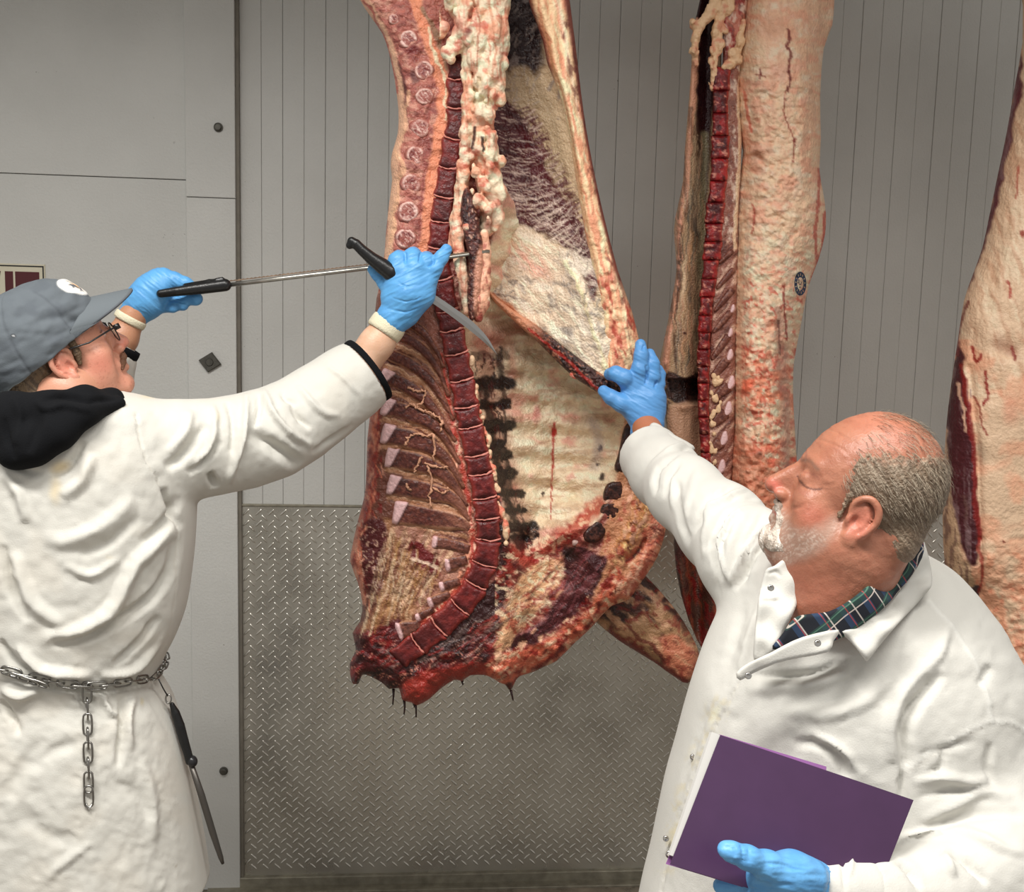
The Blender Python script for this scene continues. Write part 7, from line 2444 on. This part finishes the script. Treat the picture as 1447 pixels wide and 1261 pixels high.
# seams: shoulder and sleeve head, raised double stitching
P.stroke([(1312, 848), (1340, 880), (1368, 920), (1388, 962), (1400, 1006), (1402, 1022)], 4.5, (222, 221, 215), 0.6, 0.9, h=0.002)
P.stroke([(1280, 1088), (1310, 1068), (1350, 1044), (1384, 1026), (1404, 1020), (1430, 1022), (1447, 1032)], 4.5, (222, 221, 215), 0.6, 0.9, h=0.002)
P.stroke([(1283, 1092), (1313, 1073), (1353, 1049), (1387, 1031)], 3.5, (206, 202, 194), 0.5, 0.9, h=-0.0012)
P.stroke([(1030, 750), (1012, 800), (1018, 842)], 2, (214, 212, 204), 0.5, 0.9, h=-0.002)
# placket: edge line and stains along it
P.stroke([(1045, 962), (1024, 1005), (1004, 1040), (985, 1085), (962, 1150), (944, 1215), (934, 1261)], 2.0, (206, 202, 192), 0.7, 0.9, h=-0.004)
P.blob(985, 1120, 14, 34, (222, 214, 180), 0.7, 0.95, ang=0.35)
P.blob(950, 1180, 10, 26, (206, 196, 162), 0.65, 0.95, ang=0.3)
P.blob(1010, 1010, 8, 26, (232, 228, 196), 0.6, 0.95, ang=0.5)
P.noise((206, 194, 160), 6, 8, 0.56, 0.68, 0.5, seed=4, mask=sstep(24, 8, segdist(x, y, [(1015, 1000), (985, 1080), (955, 1170), (942, 1220)])[0]))
P.h *= sstep(0.1, 0.5, -(normals(V, F)@CF))
mk('coat', fold(V, F, P, 1.3), F, M_COAT, man2, P.c)

# front flap folded open, left front edge, collar: separate pieces of cloth
def cloth(base=(208, 206, 199), hs=()):
    def f(x, y):
        P = Paint(x, y, base, warp=1, seed=9)
        P.noise((202, 199, 191), 20, 12, 0.45, 0.65, 0.4)
        for pts, w, h in hs:
            P.stroke(pts, w, None, 1, 1, h=h)
        return P
    return f


YCO = sheetY([(1298, 757, 1.285), (1314, 800, 1.250), (1310, 838, 1.215), (1262, 850, 1.195), (1222, 930, 1.135), (1186, 892, 1.150), (1255, 900, 1.148), (1290, 800, 1.230), (1220, 876, 1.158)])
slab('collar', [(1299, 752), (1308, 772), (1315, 800), (1317, 826), (1306, 842), (1284, 866), (1262, 890), (1242, 914), (1226, 934), (1220, 930), (1208, 914), (1196, 902), (1186, 892), (1206, 884), (1232, 866), (1256, 842), (1276, 812), (1290, 782)],
     YCO, 0.010, cloth(hs=(([(1290, 790), (1270, 840), (1232, 880)], 8, 0.003),)), M_COAT, man2, s=2.2, R=8, bul=0.007, smooth=3)
YFL = sheetY([(1045, 955, 1.137), (1100, 930, 1.127), (1160, 900, 1.134), (1190, 894, 1.140), (1172, 920, 1.128)])
slab('front_flap', [(1040, 952), (1056, 938), (1090, 922), (1120, 906), (1150, 896), (1186, 890), (1178, 906), (1170, 922), (1130, 930), (1096, 938), (1060, 954), (1046, 962)],
     YFL, 0.009, cloth(), M_COAT, man2, s=2.0, R=5, bul=0.004, smooth=2)
YLE = sheetY([(1128, 790, 1.217), (1076, 820, 1.217), (1128, 830, 1.202), (1112, 880, 1.177), (1094, 918, 1.167), (1072, 920, 1.177), (1076, 870, 1.192)])
slab('front_edge', [(1110, 790), (1128, 800), (1134, 812), (1132, 836), (1124, 860), (1112, 886), (1098, 912), (1090, 926), (1066, 934), (1066, 900), (1070, 860), (1074, 832), (1082, 806), (1094, 800)],
     YLE, 0.010, cloth(hs=(([(1084, 812), (1096, 808), (1104, 816)], 5, -0.0025),)), M_COAT, man2, s=2.0, R=6, bul=0.006, smooth=3)
# turned-back cuff of the raised sleeve
CUF = sheetY([(925, 600, 1.80), (905, 690, 1.80), (950, 640, 1.715), (936, 735, 1.74), (925, 650, 1.735)])
slab('sleeve_cuff', [(921, 598), (932, 600), (948, 612), (980, 630), (976, 640), (950, 654), (934, 672), (926, 700), (934, 720), (926, 722), (914, 708), (902, 692), (906, 684), (905, 660), (908, 630), (914, 610)],
     CUF, 0.05, cloth(hs=(([(930, 650), (918, 680)], 6, -0.004), ([(922, 612), (915, 650)], 6, 0.003))), M_COAT, man2, s=2.2, R=9, bul=0.014, smooth=3)
# cuff of the lower sleeve
S = SDF(A(1130, 1300, 1.05)-[0.03, 0.1, 0.02], A(1240, 1180, 1.05)+[0.03, 0.1, 0.02], 0.003)
px_chain(S, [(1158, 1254, 1.05, 42), (1190, 1256, 1.055, 48), (1215, 1258, 1.06, 51)], k=0.0)
S.plane(A(1153, 1240, 1.05), axw, k=0.003)
V, F = S.mesh()
x, y = PR(V)
P = Paint(x, y, (206, 204, 197), seed=6)
for pts, w, h in (([(1186, 1200), (1192, 1230), (1194, 1261)], 4, -0.004), ([(1160, 1210), (1170, 1240)], 5, 0.003), ([(1206, 1206), (1200, 1240)], 5, 0.004)):
    P.stroke(pts, w, None, 1, 1, h=h)
mk('sleeve_cuff', fold(V, F, P), F, M_COAT, man2, P.c)

# snap buttons
for (px, py, Y) in ((1089, 831, 1.186), (1155, 909, 1.119), (1057, 955, 1.126), (979, 1070, None), (941, 1185, None)):
    if Y is None:
        Y = loft_y(RZ2, 2.25, px, py)-0.004
    c_ = A(px, py, Y)
    n_ = 14
    a = np.arange(n_)*2*math.pi/n_
    r_ = 0.0042
    V = []
    for rr, dz in ((1.0, 0.0), (1.0, 0.002), (0.75, 0.003), (0.45, 0.0016)):
        V += [c_+(CR*math.cos(t)+CU*math.sin(t))*r_*rr-CF*dz for t in a]
    Fs = []
    for j in range(3):
        Fs += [(j*n_+k, j*n_+(k+1) % n_, (j+1)*n_+(k+1) % n_, (j+1)*n_+k) for k in range(n_)]
    Fs.append(tuple(3*n_+k for k in range(n_)))
    mk('snap_button', np.array(V), Fs, M_CHROME, man2)

# --- gloves
def hand3(S):
    Yh = 1.895
    c = lambda pts, k=0.010: px_chain(S, pts, k)
    c([(914, 604, Yh-0.012, 21), (906, 575, Yh, 25), (896, 548, Yh, 17)])
    c([(920, 598, Yh-0.012, 19), (916, 565, Yh, 24), (908, 540, Yh, 16)])
    c([(908, 590, Yh-0.01, 20), (892, 565, Yh, 18)])
    c([(922, 580, Yh, 18), (924, 548, Yh, 13)])
    # thumb, pinching from below
    c([(898, 580, Yh-0.004, 16), (878, 570, Yh-0.010, 12.5), (864, 562, Yh-0.006, 10.5), (853, 553, Yh+0.006, 8.5)], 0.007)
    # forefinger curled over the rim
    c([(890, 544, Yh, 14), (882, 534, Yh-0.012, 12), (870, 528, Yh-0.004, 10.5), (862, 529, Yh+0.014, 9)], 0.006)
    # middle, ring, little finger spread upwards
    c([(898, 546, Yh, 14), (904, 522, Yh-0.012, 11.8), (906, 502, Yh-0.012, 10.0), (905, 487, Yh-0.004, 7.8)], 0.006)
    c([(910, 546, Yh, 13), (922, 532, Yh-0.008, 11), (922, 514, Yh-0.006, 9.8), (918, 500, Yh+0.002, 7.4)], 0.005)
    c([(922, 552, Yh, 12), (930, 542, Yh+0.002, 9.6), (932, 530, Yh+0.010, 8.2), (930, 522, Yh+0.018, 7)], 0.005)
    c([(914, 604, Yh-0.012, 21), (912, 612, Yh-0.018, 22)], 0.003)


glove('glove', A(830, 640, 1.98)-[0.02, 0.14, 0.01], A(955, 465, 1.98)+[0.03, 0.02, 0.02], hand3, man2, 15, 0.5, base=(90, 148, 206),
      creases=(([(912, 545), (914, 530), (914, 516)], 2.6, -0.005), ([(924, 550), (928, 538)], 2.4, -0.004), ([(908, 496), (910, 488)], 2.5, -0.003)))


def hand4(S):
    c = lambda pts, k=0.009: px_chain(S, pts, k)
    Yh = 1.012
    c([(1152, 1240, 1.045, 27), (1118, 1236, Yh+0.012, 34), (1082, 1236, Yh+0.012, 28)])
    c([(1150, 1254, 1.045, 28), (1100, 1262, Yh+0.020, 34), (1070, 1258, Yh+0.022, 26)])
    c([(1146, 1240, Yh+0.012, 25), (1112, 1236, Yh+0.002, 26), (1084, 1224, Yh-0.006, 21), (1056, 1212, Yh-0.016, 16), (1034, 1204, Yh-0.020, 13), (1024, 1200, Yh-0.020, 11)], 0.010)
    c([(1098, 1236, Yh, 24), (1080, 1244, Yh+0.006, 24)], 0.01)
    for k_, (x0, y0, x1, y1) in enumerate(((1074, 1252, 1018, 1252), (1072, 1270, 1016, 1272), (1076, 1288, 1024, 1290), (1084, 1302, 1044, 1306))):
        Yk = Yh+0.040+0.004*k_
        c([(x0, y0, Yh+0.024, 17), ((x0+x1)/2, (y0+y1)/2, Yk, 14), (x1, y1, Yk+0.012, 11.5)], 0.005)


glove('glove', A(985, 1340, 1.03)-[0.03, 0.10, 0.01], A(1185, 1165, 1.05)+[0.03, 0.09, 0.02], hand4, man2, 18, 0.1, base=(104, 170, 224), h=0.0018,
      creases=(([(1046, 1192), (1050, 1206), (1048, 1220)], 3, -0.0016), ([(1036, 1196), (1040, 1210)], 3, -0.0014), ([(1058, 1196), (1060, 1216)], 3, -0.0014), ([(1070, 1222), (1100, 1222), (1130, 1230)], 4, -0.002)))

# ================================================================== purple folder and pen
fold_c = [(1018, 1039, 1.098), (1291, 1131, 1.100), (1222, 1306, 1.020), (947, 1222, 1.022)]
fld = thing('folder', 'purple paper folder with papers held against the belly of the bald man', 'folder', A(1090, 1250, 1.03))
q0, q1, q2, q3 = [A(*p) for p in fold_c]
nrm = np.cross(q1-q0, q3-q0); nrm /= np.linalg.norm(nrm)
if nrm[1] > 0:
    nrm = -nrm


def panel(cs, off0, off1, n=8, sag=0.0):
    """bent sheet between four corners, from nrm*off0 to nrm*off1"""
    a, b, c_, d = cs
    Vt = []
    for off in (off1, off0):
        for i in range(n+1):
            for j in range(n+1):
                u_, v_ = j/n, i/n
                p = (a*(1-u_)+b*u_)*(1-v_)+(d*(1-u_)+c_*u_)*v_
                Vt.append(p+nrm*(off+sag*math.sin(math.pi*u_)*(0.4+0.6*math.sin(math.pi*v_))))
    m_ = (n+1)**2
    Fs = []
    for i in range(n):
        for j in range(n):
            k = i*(n+1)+j
            Fs.append((k, k+n+1, k+n+2, k+1)); Fs.append((m_+k, m_+k+1, m_+k+n+2, m_+k+n+1))
    for j in range(n):
        for (k, l) in ((j, j+1), ((n+1)*n+j+1, (n+1)*n+j), ((j+1)*(n+1), j*(n+1)), (j*(n+1)+n, (j+1)*(n+1)+n)):
            Fs.append((k, l, m_+l, m_+k))
    return np.array(Vt), Fs


M_PURP = mat('purple_card', (66, 40, 72), 0.42, vary=0.05, vscale=30)
M_PURP2 = mat('purple_card_inside', (138, 90, 146), 0.5, vary=0.05, vscale=30)
M_PAPER = mat('white_paper', (196, 194, 190), 0.8)
V, F = panel((q0, q1, q2, q3), -0.0008, 0.0, sag=0.004)
mk('front_cover', V, F, M_PURP, fld, smooth=False)
e1 = (q1-q0)/np.linalg.norm(q1-q0); e2 = (q3-q0)/np.linalg.norm(q3-q0)
V, F = panel((q0+e2*-0.001-e1*0.010, q1-e1*0.10+e2*0.004, q2-e1*0.02, q3-e1*0.003-e2*0.01), -0.010, -0.0035)
mk('papers', V, F, M_PAPER, fld, smooth=False)
V, F = panel((q0-e2*0.0030+e1*0.003, q1-e1*0.115-e2*0.0075, q2-e1*0.05, q3), -0.0130, -0.0120)
mk('back_cover', V, F, M_PURP2, fld, smooth=False)
pen = thing('pen', 'black pen end with a bright ring sticking out beside the purple folder', 'pen', A(950, 1205, 1.04))
V, F = tube([A(947, 1207, 1.044), A(962, 1198, 1.05), A(1000, 1176, 1.07)], [0.0045, 0.0048, 0.0048], 10)
mk('barrel', V, F, M_BLACKP, pen)
a = np.linspace(0, 2*np.pi, 16, endpoint=False)
V, F = tube([A(946, 1208, 1.041)+(CR*math.cos(t)+CU*math.sin(t))*0.0036 for t in a], 0.0011, 6, closed=True)
mk('ring', V, F, M_CHROME, pen)
# ================================================================== knife, saw, chain, sharpening steel
kn = thing('knife', 'curved boning knife with black handle in the raised right hand of the young man', 'knife', A(560, 390, 1.895))
S = SDF(A(480, 440, 1.9)-[0.03, 0.06, 0.02], A(625, 325, 1.9)+[0.03, 0.06, 0.03], 0.0015)
px_chain(S, [(497, 341, 1.885, 5.5), (503, 345, 1.885, 7.0), (512, 354, 1.885, 7.5), (526, 366, 1.887, 9.0), (540, 376, 1.889, 11.0), (552, 385, 1.890, 12.0), (580, 402, 1.905, 11), (604, 417, 1.908, 8)], k=0.0005)
px_chain(S, [(497, 341, 1.885, 5), (494, 347, 1.885, 5)], k=0.004)
V, F = S.mesh()
mk('handle', V, F, M_BLACKP, kn)
topE = spl([(592, 402), (612, 415), (640, 434), (666, 453), (688, 476), (703, 502)], 6)
botE = spl([(586, 410), (606, 425), (632, 443), (656, 461), (682, 482), (703, 502)], 6)
V, F = [], []
n = len(topE)
for k in range(n):
    t = k/(n-1)
    Y = 1.903+0.010*t
    m_ = (topE[k]+botE[k])/2
    V += [A(topE[k][0], topE[k][1], Y-0.0012), A(m_[0], m_[1], Y-0.0016), A(botE[k][0], botE[k][1], Y), A(m_[0], m_[1], Y+0.0016), A(topE[k][0], topE[k][1], Y+0.0012)]
for k in range(n-1):
    for j in range(5):
        jj = (j+1) % 5
        F.append((k*5+j, k*5+jj, (k+1)*5+jj, (k+1)*5+j))
F.append((4, 3, 2, 1, 0)); F.append(tuple((n-1)*5+j for j in range(5)))
mk('blade', np.array(V), F, mat('knife_blade_steel', (176, 174, 172), 0.28, 1.0), kn, smooth=False)

saw = thing('hand_saw', 'hand saw with black grip and long thin steel blade reaching across to the beef', 'saw', A(270, 410, 1.93))
S = SDF(A(205, 440, 1.93)-[0.02, 0.05, 0.02], A(345, 375, 1.93)+[0.02, 0.05, 0.02], 0.0016)
px_chain(S, [(227, 415, 1.915, 5.5), (250, 412, 1.915, 6.5), (285, 407.5, 1.918, 8.0), (318, 403, 1.920, 8.5)], k=0.0005)
px_chain(S, [(262, 404, 1.920, 3.5), (296, 399, 1.920, 4), (314, 397, 1.920, 4)], k=0.003)
px_chain(S, [(306, 396, 1.918, 3), (314, 394.5, 1.918, 3)], k=0.001)
V, F = S.mesh()
mk('grip', V, F, M_BLACKP, saw)
V, F = tube([A(322, 403, 1.925), A(420, 391, 1.93), A(545, 376, 1.943), A(640, 363, 1.945), A(692, 355, 1.947)], [0.0042, 0.0042, 0.0040, 0.0036, 0.0030], 10)
mk('frame_rod', V, F, mat('grey_saw_steel', (168, 165, 158), 0.35, 0.9, vary=0.2, vscale=60), saw)
# thin toothed blade above the rod
n = 130
V, F = [], []
p0, p1 = np.array([318.0, 398.0]), np.array([690.0, 353.5])
for k in range(n+1):
    t = k/n
    q = p0+(p1-p0)*t
    Y = 1.922+0.024*t
    tooth = 0.9 if k % 2 else 0.0
    for dy, dY in ((-0.5-tooth, 0.0006), (-0.5-tooth, -0.0006), (0.9, -0.0006), (0.9, 0.0006)):
        V.append(A(q[0], q[1]+dy, Y+dY))
for k in range(n):
    for j in range(4):
        F.append((k*4+j, k*4+(j+1) % 4, (k+1)*4+(j+1) % 4, (k+1)*4+j))
F += [(3, 2, 1, 0), (4*n, 4*n+1, 4*n+2, 4*n+3)]
mk('blade', np.array(V), F, mat('worn_saw_blade', (140, 118, 100), 0.45, 0.7, vary=0.35, vscale=90), saw, smooth=False)

# chain belt: every link its own piece
chain = thing('chain_belt', 'steel link chain tied as a belt round the waist of the young man', 'chain belt', A(125, 1145, 1.56))
M_LINK = mat('chain_link_steel', (150, 148, 144), 0.3, 1.0)
rowz = sorted(rows_l := pxrows([(r[0], r[1], r[2], 1.72, q) for r, q in zip([(930, -66, 231), (950, -60, 223), (962, -58, 221), (975, -62, 229), (1000, -70, 242), (1050, -82, 257), (1100, -92, 267), (1150, -100, 276)], [0.150, 0.146, 0.144, 0.147, 0.155, 0.165, 0.172, 0.178])], 1.72, 0.15))
RZ = np.array(rowz)


def coat_y(px, py):
    return loft_y(RZ, 2.2, px, py)


def link(c_, along, flat, L_=0.0165, W_=0.0068, r_=0.0017):
    a_ = along/np.linalg.norm(along); f_ = flat-a_*(flat@a_); f_ /= np.linalg.norm(f_)
    pts = []
    for t in np.linspace(0, 2*np.pi, 18, endpoint=False):
        ct, st = math.cos(t), math.sin(t)
        x_ = (L_-W_)*np.sign(ct)*min(1, abs(ct)*3)+W_*ct
        pts.append(c_+a_*x_+f_*W_*st)
    V, F = tube(pts, r_, 6, closed=True)
    return mk('chain_link', V, F, M_LINK, chain)


way = spl([(-46, 940), (0, 946), (30, 953), (60, 960), (90, 966), (122, 970), (155, 968), (190, 962), (222, 958)], 12)
W3 = np.array([A(p[0], p[1], coat_y(p[0], p[1])-0.006) for p in way])
cumw = np.r_[0, np.cumsum(np.linalg.norm(W3[1:]-W3[:-1], axis=1))]
t = 0.012; k = 0
while t < cumw[-1]-0.008:
    c_ = np.array([np.interp(t, cumw, W3[:, i]) for i in range(3)])
    c2 = np.array([np.interp(t+0.004, cumw, W3[:, i]) for i in range(3)])
    link(c_, c2-c_, np.array([0, 0, 1.0]) if k % 2 else np.array([0.2, -1.0, 0.25]))
    t += 0.0218; k += 1
# the rest of the belt, round the far side of the waist
cx_, cy_, rx_, ry_ = [np.interp(W3[-1][2], RZ[:, 0], RZ[:, i]) for i in (1, 2, 3, 4)]
a0 = math.atan2((W3[-1][1]-cy_)/ry_, (W3[-1][0]-cx_)/rx_); a1 = math.atan2((W3[0][1]-cy_)/ry_, (W3[0][0]-cx_)/rx_)+2*math.pi
while a1-a0 > 2*math.pi:
    a1 -= 2*math.pi
aa = np.linspace(a0, a1, 120)
Wf = np.stack([cx_+(rx_+0.006)*np.sign(np.cos(aa))*np.abs(np.cos(aa))**(1/1.1), cy_+(ry_+0.006)*np.sign(np.sin(aa))*np.abs(np.sin(aa))**(1/1.1), W3[-1][2]+(W3[0][2]-W3[-1][2])*(aa-a0)/(a1-a0)], 1)
cumf = np.r_[0, np.cumsum(np.linalg.norm(Wf[1:]-Wf[:-1], axis=1))]
t = 0.010; k = 0
while t < cumf[-1]-0.006:
    c_ = np.array([np.interp(t, cumf, Wf[:, i]) for i in range(3)])
    c2 = np.array([np.interp(t+0.004, cumf, Wf[:, i]) for i in range(3)])
    out_ = c_-np.array([cx_, cy_, c_[2]])
    link(c_, c2-c_, np.array([0, 0, 1.0]) if k % 2 else out_)
    t += 0.0218; k += 1
# doubled stretch at the left
for (px, py) in ((26, 957), (40, 962), (54, 966)):
    c_ = A(px, py, coat_y(px, py)-0.010)
    link(c_, A(px+4, py+1.4, coat_y(px, py)-0.010)-c_, np.array([0.1, -0.6, 0.8]))
# hanging end
py = 984.0; k = 0
for py, fl in ((979, 1), (1002, 0), (1024, 1), (1044, 0), (1064, 1), (1086, 0), (1106, 1), (1126, 1)):
    px = 123+2.4*(py-979)/150
    c_ = A(px, py, coat_y(px, py)-0.006)
    link(c_, np.array([0, 0, -1.0]), np.array([1.0, 0.15, 0]) if fl else np.array([0.45, -1.0, 0]), L_=0.0180)
c_ = A(125.5, 1141, coat_y(125, 1141)-0.005)
V, F = tube([A(122, 1136, coat_y(122, 1136)-0.006), A(125.5, 1146, coat_y(125, 1146)-0.005), A(130, 1136, coat_y(130, 1136)-0.006)], 0.0016, 6)
mk('end_hook', V, F, M_LINK, chain)

# sharpening steel hanging on the hip
st = thing('sharpening_steel', 'sharpening steel with black handle hanging from the chain belt at the hip', 'sharpening steel', A(270, 1220, 1.70))
S = SDF(A(215, 1110, 1.70)-[0.02, 0.05, 0.02], A(295, 960, 1.70)+[0.02, 0.05, 0.03], 0.0017)
px_chain(S, [(243, 996, 1.70, 3.5), (248, 1008, 1.70, 6), (254, 1026, 1.70, 7), (260, 1048, 1.70, 6.6), (265, 1064, 1.70, 6), (268, 1076, 1.70, 6)], k=0.0005)
V, F = S.mesh()
mk('handle', V, F, M_BLACKP, st)
S = SDF(A(255, 1095, 1.70)-[0.02, 0.05, 0.02], A(290, 1060, 1.70)+[0.02, 0.05, 0.03], 0.0012)
S.ell(A(272, 1076, 1.70), (0.0085, 0.010, 0.0105), frame(0, 20, 0))
V, F = S.mesh()
mk('guard', V, F, mat('dark_guard', (40, 40, 42), 0.3, 0.3), st)
V, F = tube([A(270, 1080, 1.70), A(285, 1125, 1.70), A(300, 1175, 1.70), A(312, 1212, 1.70), A(315, 1221, 1.70)], [0.0048, 0.0062, 0.0062, 0.0046, 0.0026], 10)
mk('rod', V, F, mat('dark_ribbed_steel', (96, 92, 88), 0.4, 0.8), st)
a = np.linspace(0, 2*np.pi, 14, endpoint=False)
V, F = tube([A(238, 988, 1.685)+(CR*math.cos(t)*0.6+CU*math.sin(t))*0.008 for t in a], 0.0015, 6, closed=True)
mk('hanging_ring', V, F, M_LINK, st)
V, F = tube([A(224, 960, 1.68), A(231, 974, 1.683), A(237, 984, 1.685)], 0.0012, 6)
mk('cord', V, F, M_BLACKP, st)
